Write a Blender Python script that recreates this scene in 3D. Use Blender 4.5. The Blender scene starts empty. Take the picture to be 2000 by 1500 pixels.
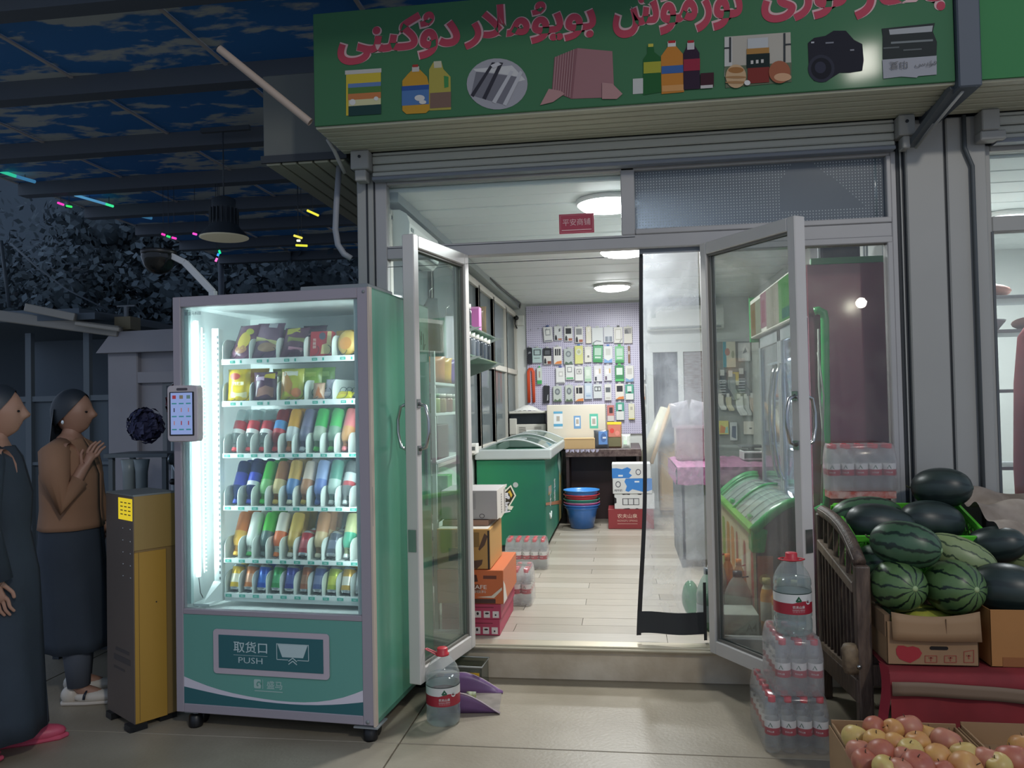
import bpy, bmesh, math, random
from mathutils import Matrix, Vector, Euler
random.seed(7)
S = bpy.context.scene
COL = S.collection
R = math.radians
PI = math.pi

# ---------------------------------------------------------------- camera
FPX = 1560.0
PSI, PIT, ROLL, CAMH = R(7.9), R(1.34), R(1.15), 1.45
_f = Vector((-math.sin(PSI) * math.cos(PIT), math.cos(PSI) * math.cos(PIT), math.sin(PIT)))
_r0 = Vector((math.cos(PSI), math.sin(PSI), 0)); _u0 = _r0.cross(_f)
_r = _r0 * math.cos(ROLL) - _u0 * math.sin(ROLL)
_u = _r0 * math.sin(ROLL) + _u0 * math.cos(ROLL)
CAM = Vector((0, 0, CAMH))
cd = bpy.data.cameras.new('camera'); cam = bpy.data.objects.new('camera', cd); COL.objects.link(cam)
cd.sensor_width = 36; cd.lens = 36 * FPX / 2000; cd.clip_end = 200
cam.matrix_world = Matrix(((_r.x, _u.x, -_f.x, CAM.x), (_r.y, _u.y, -_f.y, CAM.y), (_r.z, _u.z, -_f.z, CAM.z), (0, 0, 0, 1)))
S.camera = cam

# ---------------------------------------------------------------- night sky, lamps of the street, exposure
w = bpy.data.worlds.new('night'); S.world = w; w.use_nodes = True
bg = w.node_tree.nodes['Background']; bg.inputs[0].default_value = (0.60, 0.74, 1.0, 1); bg.inputs[1].default_value = 0.54
S.view_settings.view_transform = 'Standard'; S.view_settings.look = 'None'
S.view_settings.gamma = 1; S.view_settings.use_curve_mapping = False; S.view_settings.exposure = 0.0
S.cycles.use_denoising = True
S.cycles.transparent_max_bounces = 32; S.cycles.max_bounces = 8; S.cycles.diffuse_bounces = 4
S.cycles.glossy_bounces = 4; S.cycles.caustics_reflective = False; S.cycles.caustics_refractive = False
S.cycles.sample_clamp_indirect = 4

def lamp(name, kind, loc, power, color=(1, 1, 1), size=.3, target=None, shape=None, size_y=None):
    l = bpy.data.lights.new(name, kind); l.energy = power; l.color = color
    if kind == 'AREA':
        l.size = size
        if shape: l.shape = shape
        if size_y: l.shape = 'RECTANGLE'; l.size_y = size_y
    else:
        l.shadow_soft_size = size
    o = bpy.data.objects.new(name, l); COL.objects.link(o); o.location = loc
    if target is not None:
        o.rotation_euler = (Vector(target) - Vector(loc)).to_track_quat('-Z', 'Y').to_euler()
    return o
STREET = (3.05, -3.0, 5.6)
lamp('street_floodlight', 'AREA', STREET, 130, (1.0, .95, .86), .35, (0, 4, .5))
STALL = (2.95, -2.0, 2.6)
lamp('stall_bulb', 'POINT', STALL, 38, (1.0, .90, .74), .06)

def P(px, py, X=None, Y=None, Z=None):
    """the point of a real plane (X, Y or Z given, metres) seen at a pixel of the 2000x1500 photograph"""
    d = _f + _r * ((px - 1000) / FPX) - _u * ((py - 750) / FPX)
    t = (X / d.x) if X is not None else (Y / d.y) if Y is not None else ((Z - CAMH) / d.z)
    return CAM + d * t

# ---------------------------------------------------------------- materials
MATS = {}
def lin(h):
    h = h.lstrip('#'); c = [int(h[i:i + 2], 16) / 255 for i in (0, 2, 4)]
    return tuple(x / 12.92 if x <= .04045 else ((x + .055) / 1.055) ** 2.4 for x in c) + (1,)
def newmat(name):
    m = bpy.data.materials.new(name); m.use_nodes = True; m.node_tree.nodes.clear()
    nt = m.node_tree; out = nt.nodes.new('ShaderNodeOutputMaterial')
    return m, nt, out
def N(nt, t, **k):
    n = nt.nodes.new(t)
    for a, b in k.items():
        if a.startswith('i_'):
            n.inputs[a[2:].replace('_', ' ')].default_value = b
        else: setattr(n, a, b)
    return n
def mixc(nt, fac, a, b):
    n = nt.nodes.new('ShaderNodeMix'); n.data_type = 'RGBA'
    for s, v in ((0, fac), (6, a), (7, b)):
        if hasattr(v, 'is_output'): nt.links.new(v, n.inputs[s])
        else: n.inputs[s].default_value = v
    return n.outputs[2]
def math_(nt, op, a, b=None):
    n = nt.nodes.new('ShaderNodeMath'); n.operation = op
    for i, v in enumerate((a, b)):
        if v is None: continue
        if hasattr(v, 'is_output'): nt.links.new(v, n.inputs[i])
        else: n.inputs[i].default_value = v
    return n.outputs[0]
def noise(nt, scale, detail=3, coord='Object', stretch=None, dist=0):
    tc = nt.nodes.new('ShaderNodeTexCoord'); o = tc.outputs[coord]
    if stretch:
        mp = nt.nodes.new('ShaderNodeMapping'); mp.inputs['Scale'].default_value = stretch
        nt.links.new(o, mp.inputs[0]); o = mp.outputs[0]
    n = N(nt, 'ShaderNodeTexNoise'); n.inputs['Scale'].default_value = scale; n.inputs['Detail'].default_value = detail
    n.inputs['Distortion'].default_value = dist
    nt.links.new(o, n.inputs['Vector']); return n.outputs['Fac']
def ramp(nt, fac, a, b, ca=(0, 0, 0, 1), cb=(1, 1, 1, 1)):
    n = nt.nodes.new('ShaderNodeValToRGB'); e = n.color_ramp.elements
    e[0].position = a; e[1].position = b; e[0].color = ca; e[1].color = cb
    nt.links.new(fac, n.inputs[0]); return n.outputs[0]
def M(name, hexc='#808080', rough=.5, metal=0, spec=.5, var=0, vscale=6, hex2=None, bump=0, bscale=40, emis=0, coat=0, stretch=None, sss=0, trans=0):
    if name in MATS: return MATS[name]
    m, nt, out = newmat(name)
    b = N(nt, 'ShaderNodeBsdfPrincipled'); nt.links.new(b.outputs[0], out.inputs[0])
    c = lin(hexc); b.inputs['Base Color'].default_value = c
    b.inputs['Roughness'].default_value = rough; b.inputs['Metallic'].default_value = metal
    b.inputs['Specular IOR Level'].default_value = spec; b.inputs['Coat Weight'].default_value = coat
    b.inputs['Coat Roughness'].default_value = .08
    if trans: b.inputs['Transmission Weight'].default_value = trans
    if var or hex2:
        c2 = lin(hex2) if hex2 else tuple(x * (1 - var) for x in c[:3]) + (1,)
        f = ramp(nt, noise(nt, vscale, 4, stretch=stretch), .35, .68)
        nt.links.new(mixc(nt, f, c, c2), b.inputs['Base Color'])
    if bump:
        bp = N(nt, 'ShaderNodeBump'); bp.inputs['Strength'].default_value = bump; bp.inputs['Distance'].default_value = .01
        nt.links.new(noise(nt, bscale, 2, stretch=stretch), bp.inputs['Height']); nt.links.new(bp.outputs[0], b.inputs['Normal'])
    if emis:
        b.inputs['Emission Color'].default_value = c; b.inputs['Emission Strength'].default_value = emis
    MATS[name] = m; return m
def GL(name, tint='#e8f2ee', haze=.0, rough=.02, hazec='#dfe6e6', cloud=0, cscale=3, ior=1.45, refl=1.0):
    """clear sheet: see-through with a Fresnel reflection and a pale film for dirt, cloudiness or painted-in reflection"""
    if name in MATS: return MATS[name]
    m, nt, out = newmat(name)
    t = N(nt, 'ShaderNodeBsdfTransparent'); t.inputs[0].default_value = lin(tint)
    g = N(nt, 'ShaderNodeBsdfGlossy'); g.inputs['Roughness'].default_value = rough
    g.inputs['Color'].default_value = (refl, refl, refl, 1)
    fr = N(nt, 'ShaderNodeFresnel'); ge = N(nt, 'ShaderNodeNewGeometry')
    io = N(nt, 'ShaderNodeMix'); io.inputs[2].default_value = ior; io.inputs[3].default_value = 1 / ior
    nt.links.new(ge.outputs['Backfacing'], io.inputs[0]); nt.links.new(io.outputs[0], fr.inputs[0])      # the same sheet from both sides
    mx = N(nt, 'ShaderNodeMixShader'); nt.links.new(fr.outputs[0], mx.inputs[0]); nt.links.new(t.outputs[0], mx.inputs[1]); nt.links.new(g.outputs[0], mx.inputs[2])
    last = mx.outputs[0]
    if haze or cloud:
        d = N(nt, 'ShaderNodeBsdfDiffuse'); d.inputs[0].default_value = lin(hazec)
        tl = N(nt, 'ShaderNodeBsdfTranslucent'); tl.inputs[0].default_value = lin(hazec)
        ad = N(nt, 'ShaderNodeMixShader'); ad.inputs[0].default_value = .5
        nt.links.new(d.outputs[0], ad.inputs[1]); nt.links.new(tl.outputs[0], ad.inputs[2])
        m2 = N(nt, 'ShaderNodeMixShader'); m2.inputs[0].default_value = haze
        if cloud:
            f = ramp(nt, noise(nt, cscale, 5, dist=.6), .42, .75, (haze, haze, haze, 1), (haze + cloud,) * 3 + (1,))
            nt.links.new(f, m2.inputs[0])
        nt.links.new(last, m2.inputs[1]); nt.links.new(ad.outputs[0], m2.inputs[2]); last = m2.outputs[0]
    nt.links.new(last, out.inputs[0]); MATS[name] = m; return m
def EM(name, hexc, s):
    if name in MATS: return MATS[name]
    m, nt, out = newmat(name); e = N(nt, 'ShaderNodeEmission'); e.inputs[0].default_value = lin(hexc); e.inputs[1].default_value = s
    nt.links.new(e.outputs[0], out.inputs[0]); MATS[name] = m; return m

# ---------------------------------------------------------------- meshes
TXT = {}
def text_geo(s, bold=0.0):
    k = (s, bold)
    if k not in TXT:
        c = bpy.data.curves.new('t', 'FONT'); c.body = s; c.resolution_u = 2; c.align_x = 'LEFT'; c.offset = bold
        o = bpy.data.objects.new('t', c); COL.objects.link(o); bpy.context.view_layer.update()
        me = bpy.data.meshes.new_from_object(o.evaluated_get(bpy.context.evaluated_depsgraph_get()))
        v = [(a.co.x, a.co.y) for a in me.vertices]; f = [tuple(p.vertices) for p in me.polygons]
        bpy.data.objects.remove(o); bpy.data.curves.remove(c); bpy.data.meshes.remove(me)
        TXT[k] = (v, f)
    return TXT[k]

def adv(ch):
    """pen advance of one character"""
    b_ = max(a[0] for a in text_geo('|')[0]); return max(a[0] for a in text_geo(ch + '|')[0]) - b_
def joined(s, bold):
    """lettering with every character filled on its own, so that joined script keeps no holes"""
    v = []; f = []; x = 0
    for i_, ch in enumerate(s):
        cv_, cf_ = text_geo(ch, bold); o = len(v)
        v += [(a + x, b_, (i_ % 3) * .0002) for a, b_ in cv_]; f += [tuple(o + j for j in q) for q in cf_]; x += adv(ch)
    TXT[(s, bold)] = (v, f)
def RX(a): return Matrix.Rotation(a, 4, 'X')
def RY(a): return Matrix.Rotation(a, 4, 'Y')
def RZ(a): return Matrix.Rotation(a, 4, 'Z')
def T(x, y=0, z=0):
    return Matrix.Translation((x, y, z)) if not isinstance(x, (tuple, Vector)) else Matrix.Translation(x)
FRONT = RX(PI / 2)          # sheet in xy turned to stand in xz, facing -y
def rrect(w, h, r, n=4, cx=0, cy=0):
    p = []
    for (sx, sy, a0) in ((1, 1, 0), (-1, 1, 90), (-1, -1, 180), (1, -1, 270)):
        for i in range(n + 1):
            a = R(a0 + 90 * i / n); p.append((cx + sx * (w / 2 - r) + r * math.cos(a), cy + sy * (h / 2 - r) + r * math.sin(a)))
    return p
def ellipse(w, h, n=20, cx=0, cy=0):
    return [(cx + w / 2 * math.cos(2 * PI * i / n), cy + h / 2 * math.sin(2 * PI * i / n)) for i in range(n)]

class MB:
    def __init__(s): s.v = []; s.f = []; s.m = []; s.s = []
    def add(s, vs, fs, m=0, smooth=False, X=None):
        o = len(s.v)
        s.v += [tuple(X @ Vector(a)) for a in vs] if X is not None else [tuple(a) for a in vs]
        for i, f in enumerate(fs):
            s.f.append(tuple(o + j for j in f)); s.m.append(m[i] if isinstance(m, (list, tuple)) else m); s.s.append(smooth)
        return s
    def box(s, x0, x1, y0, y1, z0, z1, m=0, X=None):
        vs = [(x, y, z) for z in (z0, z1) for y in (y0, y1) for x in (x0, x1)]
        return s.add(vs, [(0, 2, 3, 1), (4, 5, 7, 6), (0, 1, 5, 4), (2, 6, 7, 3), (0, 4, 6, 2), (1, 3, 7, 5)], m, False, X)
    def cbox(s, c, d, m=0, X=None):
        return s.box(c[0] - d[0] / 2, c[0] + d[0] / 2, c[1] - d[1] / 2, c[1] + d[1] / 2, c[2] - d[2] / 2, c[2] + d[2] / 2, m, X)
    def bar(s, p, q, w, h, m=0, up=(0, 0, 1)):
        p, q = Vector(p), Vector(q); d = (q - p); L = d.length; d.normalize(); u = Vector(up)
        a = d.cross(u)
        if a.length < 1e-4: a = d.cross(Vector((1, 0, 0)))
        a.normalize(); u = a.cross(d)
        X = Matrix(((a.x, d.x, u.x, p.x), (a.y, d.y, u.y, p.y), (a.z, d.z, u.z, p.z), (0, 0, 0, 1)))
        return s.box(-w / 2, w / 2, 0, L, -h / 2, h / 2, m, X)
    def tube(s, pts, r, m=0, n=8, closed=False, caps=True, flat=1.0):
        pts = [Vector(p) for p in pts]; k = len(pts); rs = r if isinstance(r, (list, tuple)) else [r] * k
        vs = []; prev = None
        for i, p in enumerate(pts):
            if closed: t = pts[(i + 1) % k] - pts[i - 1]
            else: t = pts[min(i + 1, k - 1)] - pts[max(i - 1, 0)]
            if t.length < 1e-9: t = Vector((0, 0, 1))
            t.normalize()
            if prev is None:
                a = t.orthogonal().normalized() if abs(t.z) > .95 else t.cross(Vector((0, 0, 1))).normalized()
            else:
                a = prev - t * prev.dot(t)
                a = a.normalized() if a.length > 1e-6 else t.orthogonal().normalized()
            prev = a; b = t.cross(a)
            for j in range(n):
                g = 2 * PI * j / n; vs.append(p + a * (math.cos(g) * rs[i]) + b * (math.sin(g) * rs[i] * flat))
        fs = []
        for i in range(k if closed else k - 1):
            for j in range(n):
                i2 = (i + 1) % k; j2 = (j + 1) % n
                fs.append((i * n + j, i * n + j2, i2 * n + j2, i2 * n + j))
        if caps and not closed: fs += [tuple(range(n - 1, -1, -1)), tuple((k - 1) * n + j for j in range(n))]
        return s.add(vs, fs, m, True)
    def lathe(s, prof, m=0, n=20, X=None, smooth=True, caps=True, sq=None, arc=None):
        """prof: (r, z); m: one index or one per segment; sq: superellipse power for squarish sections"""
        vs = []; k = len(prof)
        for (r, z) in prof:
            for j in range(n):
                g = 2 * PI * j / n; cx, cy = math.cos(g), math.sin(g)
                if sq:
                    q = (abs(cx) ** sq + abs(cy) ** sq) ** (-1 / sq); cx *= q; cy *= q
                vs.append((r * cx, r * cy, z))
        fs = []; ms = []
        for i in range(k - 1):
            for j in range(n):
                j2 = (j + 1) % n; fs.append((i * n + j, i * n + j2, (i + 1) * n + j2, (i + 1) * n + j))
                ms.append(m[i] if isinstance(m, (list, tuple)) else m)
        if caps:
            if prof[0][0] > 1e-6: fs.append(tuple(range(n - 1, -1, -1))); ms.append(ms[0])
            if prof[-1][0] > 1e-6: fs.append(tuple((k - 1) * n + j for j in range(n))); ms.append(ms[-1])
        return s.add(vs, fs, ms, smooth, X)
    def prism(s, poly, z0, z1, m=0, X=None, m_side=None):
        n = len(poly); vs = [(x, y, z0) for x, y in poly] + [(x, y, z1) for x, y in poly]
        fs = [tuple(range(n - 1, -1, -1)), tuple(range(n, 2 * n))] + [(i, (i + 1) % n, n + (i + 1) % n, n + i) for i in range(n)]
        return s.add(vs, fs, [m, m] + [m if m_side is None else m_side] * n, False, X)
    def sheet(s, poly, z=0, m=0, X=None):
        return s.add([(x, y, z) for x, y in poly], [tuple(range(len(poly)))], m, False, X)
    def grid(s, fn, nu, nv, m=0, smooth=True, X=None):
        vs = [fn(i / nu, j / nv) for j in range(nv + 1) for i in range(nu + 1)]
        fs = [(j * (nu + 1) + i, j * (nu + 1) + i + 1, (j + 1) * (nu + 1) + i + 1, (j + 1) * (nu + 1) + i) for j in range(nv) for i in range(nu)]
        return s.add(vs, fs, m, smooth, X)
    def ell(s, c, d, m=0, nu=20, nv=12, X=None):
        vs = []; fs = []
        for j in range(nv + 1):
            t = PI * j / nv
            for i in range(nu):
                g = 2 * PI * i / nu
                vs.append((c[0] + d[0] / 2 * math.sin(t) * math.cos(g), c[1] + d[1] / 2 * math.sin(t) * math.sin(g), c[2] - d[2] / 2 * math.cos(t)))
        for j in range(nv):
            for i in range(nu):
                i2 = (i + 1) % nu; fs.append((j * nu + i, j * nu + i2, (j + 1) * nu + i2, (j + 1) * nu + i))
        return s.add(vs, fs, m, True, X)
    def text(s, t, h, X, m=0, w=None, align='C', bold=0.0, wrap=None):
        """flat lettering, cap height about h, optionally squeezed to width w; wrap=(radius) bends it round a cylinder"""
        v, f = text_geo(t, bold)
        if not v: return s
        x0 = min(a[0] for a in v); x1 = max(a[0] for a in v); y0 = min(a[1] for a in v); y1 = max(a[1] for a in v)
        k = h / max(y1 - y0, 1e-6); kx = k if w is None else w / max(x1 - x0, 1e-6)
        ox = {'C': (x0 + x1) / 2, 'L': x0, 'R': x1}[align]; oy = (y0 + y1) / 2
        pts = [((p[0] - ox) * kx, (p[1] - oy) * k, p[2] if len(p) > 2 else 0) for p in v]
        if wrap:
            pts = [(wrap * math.sin(a / wrap), -wrap * math.cos(a / wrap), b) for a, b, _ in pts]
            # here X places the cylinder axis
        return s.add(pts, f, m, False, X)
    def build(s, name, mats, parent=None, world=True, bevel=0, recalc=True, seg=1, collapse=True):
        me = bpy.data.meshes.new(name)
        off = Vector((0, 0, 0))
        if parent is not None:
            if world:
                root = parent
                while root.parent: root = root.parent
                off = root.location
        elif collapse and s.v:
            xs = [a[0] for a in s.v]; ys = [a[1] for a in s.v]; zs = [a[2] for a in s.v]
            off = Vector(((min(xs) + max(xs)) / 2, (min(ys) + max(ys)) / 2, min(zs)))
        me.from_pydata([(a[0] - off.x, a[1] - off.y, a[2] - off.z) for a in s.v], [], s.f)
        for mt in (mats if isinstance(mats, (list, tuple)) else [mats]): me.materials.append(mt)
        me.polygons.foreach_set('material_index', s.m); me.polygons.foreach_set('use_smooth', s.s)
        if recalc:
            b = bmesh.new(); b.from_mesh(me); bmesh.ops.recalc_face_normals(b, faces=b.faces[:]); b.to_mesh(me); b.free()
        me.update()
        o = bpy.data.objects.new(name, me); COL.objects.link(o)
        if parent is not None: o.parent = parent
        else: o.location = off
        if bevel:
            md = o.modifiers.new('edge', 'BEVEL'); md.width = bevel; md.segments = seg; md.limit_method = 'ANGLE'; md.angle_limit = R(40)
        return o

def tag(o, label=None, cat=None, group=None, kind=None):
    if label: o['label'] = label
    if cat: o['category'] = cat
    if group: o['group'] = group
    if kind: o['kind'] = kind
    return o
def thing(name, label, cat, loc=(0, 0, 0), rz=0, group=None):
    o = bpy.data.objects.new(name, None); COL.objects.link(o); o.location = loc; o.rotation_euler = (0, 0, rz)
    o.empty_display_size = .1
    return tag(o, label, cat, group)
def struct(mb, name, mats, parent=None, **k):
    o = mb.build(name, mats, parent, **k)
    if parent is None: o['kind'] = 'structure'
    return o
def kids(o): return list(KID.get(o.name, ())) if o.name in KID else [c for c in o.children]
KID = {}
def copy_tree(o, parent=None, mats=None):
    c = o.copy(); COL.objects.link(c); c.parent = parent
    ch = KID.get(o.name)
    if ch is None:
        ch = KID[o.name] = list(o.children)
    for x in ch: copy_tree(x, c)
    return c
for _s, _b in (('取货口', .01), ('PUSH', 0), ('盛马', .01), ('农夫山泉', .012), ('平安商铺', 0), ('A4', .02), ('5L', .01)):
    text_geo(_s, _b)
# ================================================================ THE SETTING
m_conc = M('concrete', '#a39987', .42, hex2='#8a806d', vscale=1.7, bump=.12, bscale=60)
m_joint = M('joint_dirt', '#3a352f', .9)
# pavement of large concrete slabs, joints recessed
g = MB().box(-14, 7, -5, 24, -.12, -.03)
ground = struct(g, 'ground', m_joint, collapse=False)
xs = [-14, -11.6, -9.48, -7.36, -5.24, -3.12, -.985, 1.14, 3.26, 7]
ys = [-5, -3.0, -.88, 1.24, 3.355, 5.48, 7.6, 9.72, 11.84, 17, 24]
for i in range(len(xs) - 1):
    for j in range(len(ys) - 1):
        h = random.uniform(-.0015, .0015); k = .0035
        MB().box(xs[i] + k, xs[i + 1] - k, ys[j] + k, ys[j + 1] - k, -.05, h).build('slab', m_conc, ground, bevel=.002)

# ---- step and threshold of the shop
m_step = M('step_concrete', '#d0c4b0', .6, hex2='#b5a68f', vscale=5, bump=.2, bscale=25)
st = MB().box(-1.32, 1.40, 4.185, 4.40, 0, .172).box(-1.32, 1.40, 4.165, 4.40, .150, .174)
struct(st, 'trim_1', m_step, bevel=.006)
tag(bpy.data.objects['trim_1'], 'pale concrete doorstep below the shop doorway')
m_alu = M('threshold_alu', '#c9c0aa', .35, metal=.6)
struct(MB().box(-.86, .46, 4.15, 4.24, .174, .190).box(-.86, .46, 4.135, 4.16, .168, .180), 'trim_2', m_alu, bevel=.003)
# ---- shop floor of pale vinyl planks
m_under = M('floor_under', '#6f6a62', .8)
floor = struct(MB().box(-1.30, 1.50, 4.24, 9.48, .05, .178), 'floor', m_under, collapse=False)
plank_m = [M('plank_%d' % i, c, .32, var=.10, vscale=5, stretch=(1.2, 14, 1)) for i, c in enumerate(('#a8a092', '#a0988a', '#afa89b', '#999183'))]
y = 4.24; row = 0
while y < 9.46:
    x = -1.30 + (-.9 + .37 * (row % 3))
    while x < 1.50:
        a, b = max(x, -1.30), min(x + 1.2, 1.5)
        if b - a > .05:
            MB().box(a + .0015, b - .0015, y + .0015, min(y + .15, 9.48) - .0015, .176, .1885 + random.uniform(0, .0006)).build('plank', random.choice(plank_m), floor)
        x += 1.2
    y += .15; row += 1

# ---- shop walls, ceiling
m_wall = M('sandwich_wall', '#dde1dd', .5, var=.06, vscale=2)
m_wallg = M('wall_joint', '#8b918f', .6)
BY = 9.47
wb = struct(MB().box(-1.36, 1.56, BY, BY + .08, 0, 2.75), 'wall_back', m_wall, collapse=False)
wr = struct(MB().box(1.47, 1.55, 4.22, BY, 0, 2.75), 'wall_right', m_wall, collapse=False)
for y0 in (4.25, 5.3, 6.35, 7.4, 8.45):
    MB().box(1.462, 1.472, y0 + .004, y0 + 1.046, .19, 2.62).build('panel', m_wall, wr)
m_ceil = M('ceiling_white', '#e4eae8', .42)
ce = struct(MB().box(-1.36, 1.56, 4.22, BY, 2.645, 2.75), 'ceiling', m_wallg, collapse=False)
y = 4.24
k = 0
while y < BY - .05:
    wd = .235 if k % 2 else .205
    MB().box(-1.28, 1.465, y + .006, min(y + wd, BY) - .006, 2.62 if k % 2 else 2.616, 2.648).build('panel', m_ceil, ce, bevel=.006)
    y += wd; k += 1
m_cove = M('cove_grey', '#9aa3a2', .5)
struct(MB().box(-1.28, -1.20, 4.24, BY, 2.565, 2.618), 'trim_3', m_cove)
# left wall: knee wall, window frames with panes, panel above
m_frame = M('white_upvc', '#c6c3b8', .38)
wl = struct(MB().box(-1.36, -1.285, 4.22, BY, 0, 1.02).box(-1.36, -1.285, 4.22, BY, 2.50, 2.75), 'wall_left', m_wall, collapse=False)
m_pane = GL('window_pane', '#cfd6d6', haze=.52, hazec='#a3adaf', rough=.03)  # pale haze painted in for the room reflected in the panes
wx = -1.27
segs = [4.24, 5.20, 6.05, 6.95, 7.75, 8.60, 9.44]
for i in range(6):
    wn = tag(bpy.data.objects.new('window_%d' % (i + 1), None), kind='structure'); COL.objects.link(wn)
    a, b = segs[i], segs[i + 1]; wn.location = (wx, a, 1.02)
    fr = MB()
    for (p, q) in (((a, 1.02), (a, 2.50)), ((b, 1.02), (b, 2.50))):
        fr.box(wx - .025, wx + .03, p[0] - .028, p[0] + .028, p[1], q[1])
    for z in (1.02, 1.78, 2.47):
        fr.box(wx - .025, wx + .03, a, b, z, z + .055)
    fr.build('window_frame', m_frame, wn, bevel=.004)
    for z0, z1 in ((1.075, 1.78), (1.835, 2.47)):
        MB().box(wx - .006, wx, a + .028, b - .028, z0, z1).build('pane', m_pane, wn)
# outside cladding of the shop beside the vending machine, and what stands behind the left windows (the yard side in dusk)
m_post = M('post_grey', '#a09f9b', .45, var=.05, vscale=3)
m_dark = M('seal_dark', '#2a2e33', .6)

# ---- facade frame (white aluminium)
FY = 4.16
m_fr = M('facade_white', '#aba9a9', .40, var=.06, vscale=4)
fac = struct(MB().box(-1.308, -1.243, FY, FY + .07, .17, 2.66), 'trim_4', m_fr, bevel=.004)          # left jamb
fac['label'] = 'white metal frame of the shop front'
def fbar(x0, x1, z0, z1, d=0.0, name='frame_bar'):
    return MB().box(x0, x1, FY + d, FY + .07, z0, z1).build(name, m_fr, fac, bevel=.004)
fbar(1.338, 1.365, .17, 2.66); fbar(-1.243, 1.338, 2.236, 2.306); fbar(.012, .083, 2.306, 2.655)
fbar(-1.243, 1.338, 2.640, 2.665); fbar(-.885, -.815, .17, 2.236); fbar(.41, .475, .17, 2.236)
fbar(-1.243, -.885, .17, .24); fbar(.475, 1.338, .17, .24)
fbar(1.313, 1.340, .24, 2.236, -.004); fbar(.475, 1.338, 2.205, 2.238, -.006); fbar(.083, 1.338, 2.306, 2.334, -.006)
fbar(1.318, 1.340, 2.306, 2.64, -.004)
for z in (2.222, 2.322):                                      # slim shadow grooves on the transom bar
    MB().box(-1.24, .08, FY - .002, FY + .002, z - .03, z - .027).build('bead', m_dark, fac)
# transom panes
m_glass = GL('shop_glass', '#f7fbfa', haze=.03, hazec='#cfd6d2', rough=.01)
p = struct(MB().box(-1.243, .012, FY + .03, FY + .036, 2.306, 2.64), 'window_7', m_glass)
m_patt = GL('hammered_glass', '#8f979c', haze=.74, hazec='#9aa2ac', rough=.25)
p = struct(MB().box(.083, 1.318, FY + .03, FY + .036, 2.334, 2.64), 'window_8', m_patt)
m_knob = M('glass_knob', '#d6dde0', .15, spec=.8)
kb = MB()
for i in range(82):
    for j in range(20):
        x = .093 + i * .0149; z = 2.342 + j * .0151
        if .62 < x - (z - 2.34) * .9 and x < 1.27 and z > 2.39 and not (x > 1.19 and z < 2.40): # the rubbed-down area without knobs
            if x > .82 and not (x - .95 > (2.66 - z) * 1.05): continue
        kb.add([(x - .003, FY + .029, z), (x + .003, FY + .029, z), (x, FY + .029, z + .004), (x, FY + .029, z - .004), (x, FY + .024, z)],
               [(0, 2, 4), (2, 1, 4), (1, 3, 4), (3, 0, 4)], 0, True)
tag(kb.build('glass_knob', m_knob, p), kind='stuff')
MB().tube([(1.275, FY + .05, 2.345), (1.275, FY + .05, 2.64)], .022, 0, 10).build('tube', M('roller_tube', '#6d7a80', .25, spec=.8), p)
p = struct(MB().box(-1.243, -.885, FY + .03, FY + .036, .24, 2.236), 'window_9', m_glass)
p = struct(MB().box(.475, 1.313, FY + .03, FY + .036, .24, 2.205), 'window_10', GL('shop_glass_dusty', '#f5f7f6', haze=.07, hazec='#b9b4ae', rough=.01, cloud=.10, cscale=5))

# ---- posts left and right of the front
pl = struct(MB().box(-1.405, -1.312, FY - .01, FY + .10, 0, 2.80), 'trim_5', m_post, bevel=.006)
MB().box(-1.352, -1.342, FY - .013, FY, 0, 2.74).build('groove', m_dark, pl)
MB().box(-1.312, -1.306, FY - .006, FY + .05, .1, 2.66).build('groove', m_dark, pl)
pr = struct(MB().box(1.402, 1.578, FY - .03, FY + .14, 0, 2.80), 'trim_6', m_post, bevel=.006)
MB().box(1.365, 1.402, FY + .0, FY + .10, 0, 2.70).build('seal', m_dark, pr)
MB().box(1.380, 1.386, FY - .01, FY + .02, 0, 2.66).build('bead', m_post, pr)
pr2 = struct(MB().box(1.590, 1.770, FY - .03, FY + .14, 0, 2.80), 'trim_7', m_post, bevel=.006)
MB().box(1.575, 1.592, FY - .015, FY + .05, 0, 2.80).build('seal', m_dark, pr2)
cd_ = tag(MB().tube([(1.668, FY - .045, 2.80), (1.668, FY - .045, 2.64), (1.70, FY - .045, 2.55), (1.70, FY - .045, .5)], .011, 0, 8).build('cable_conduit', M('conduit_grey', '#4a4f52', .5)),
          'dark grey conduit running down the post between the two shops', 'conduit')

# ---- roller shutter above the transom
sh = thing('roller_shutter', 'half-hidden grey slatted roller shutter above the doorway', 'shutter', (0, 4.10, 2.66))
m_sl = M('shutter_slat', '#b5b6ae', .42)
zs = [2.665, 2.695, 2.735, 2.78, 2.80]
for i in range(4):
    MB().box(-1.30, 1.345, 4.095 + (.004 if i % 2 else 0), 4.13, zs[i] + .003, zs[i + 1] - .001).build('slat', m_sl, sh, bevel=.006)
MB().box(-1.30, 1.345, 4.085, 4.14, 2.648, 2.668).build('bottom_bar', M('shutter_bar', '#7a7f88', .4), sh, bevel=.004)
for x0, x1 in ((-1.40, -1.30), (1.345, 1.42)):
    MB().box(x0, x1, 4.04, 4.14, 2.70, 2.80).box(x0 + .02, x1 - .02, 4.05, 4.12, 2.64, 2.70).build('end_bracket', m_post, sh, bevel=.005)
    MB().tube([((x0 + x1) / 2, 4.035, 2.765), ((x0 + x1) / 2, 4.045, 2.765)], .008, 0, 8).build('bolt', m_dark, sh)

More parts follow.
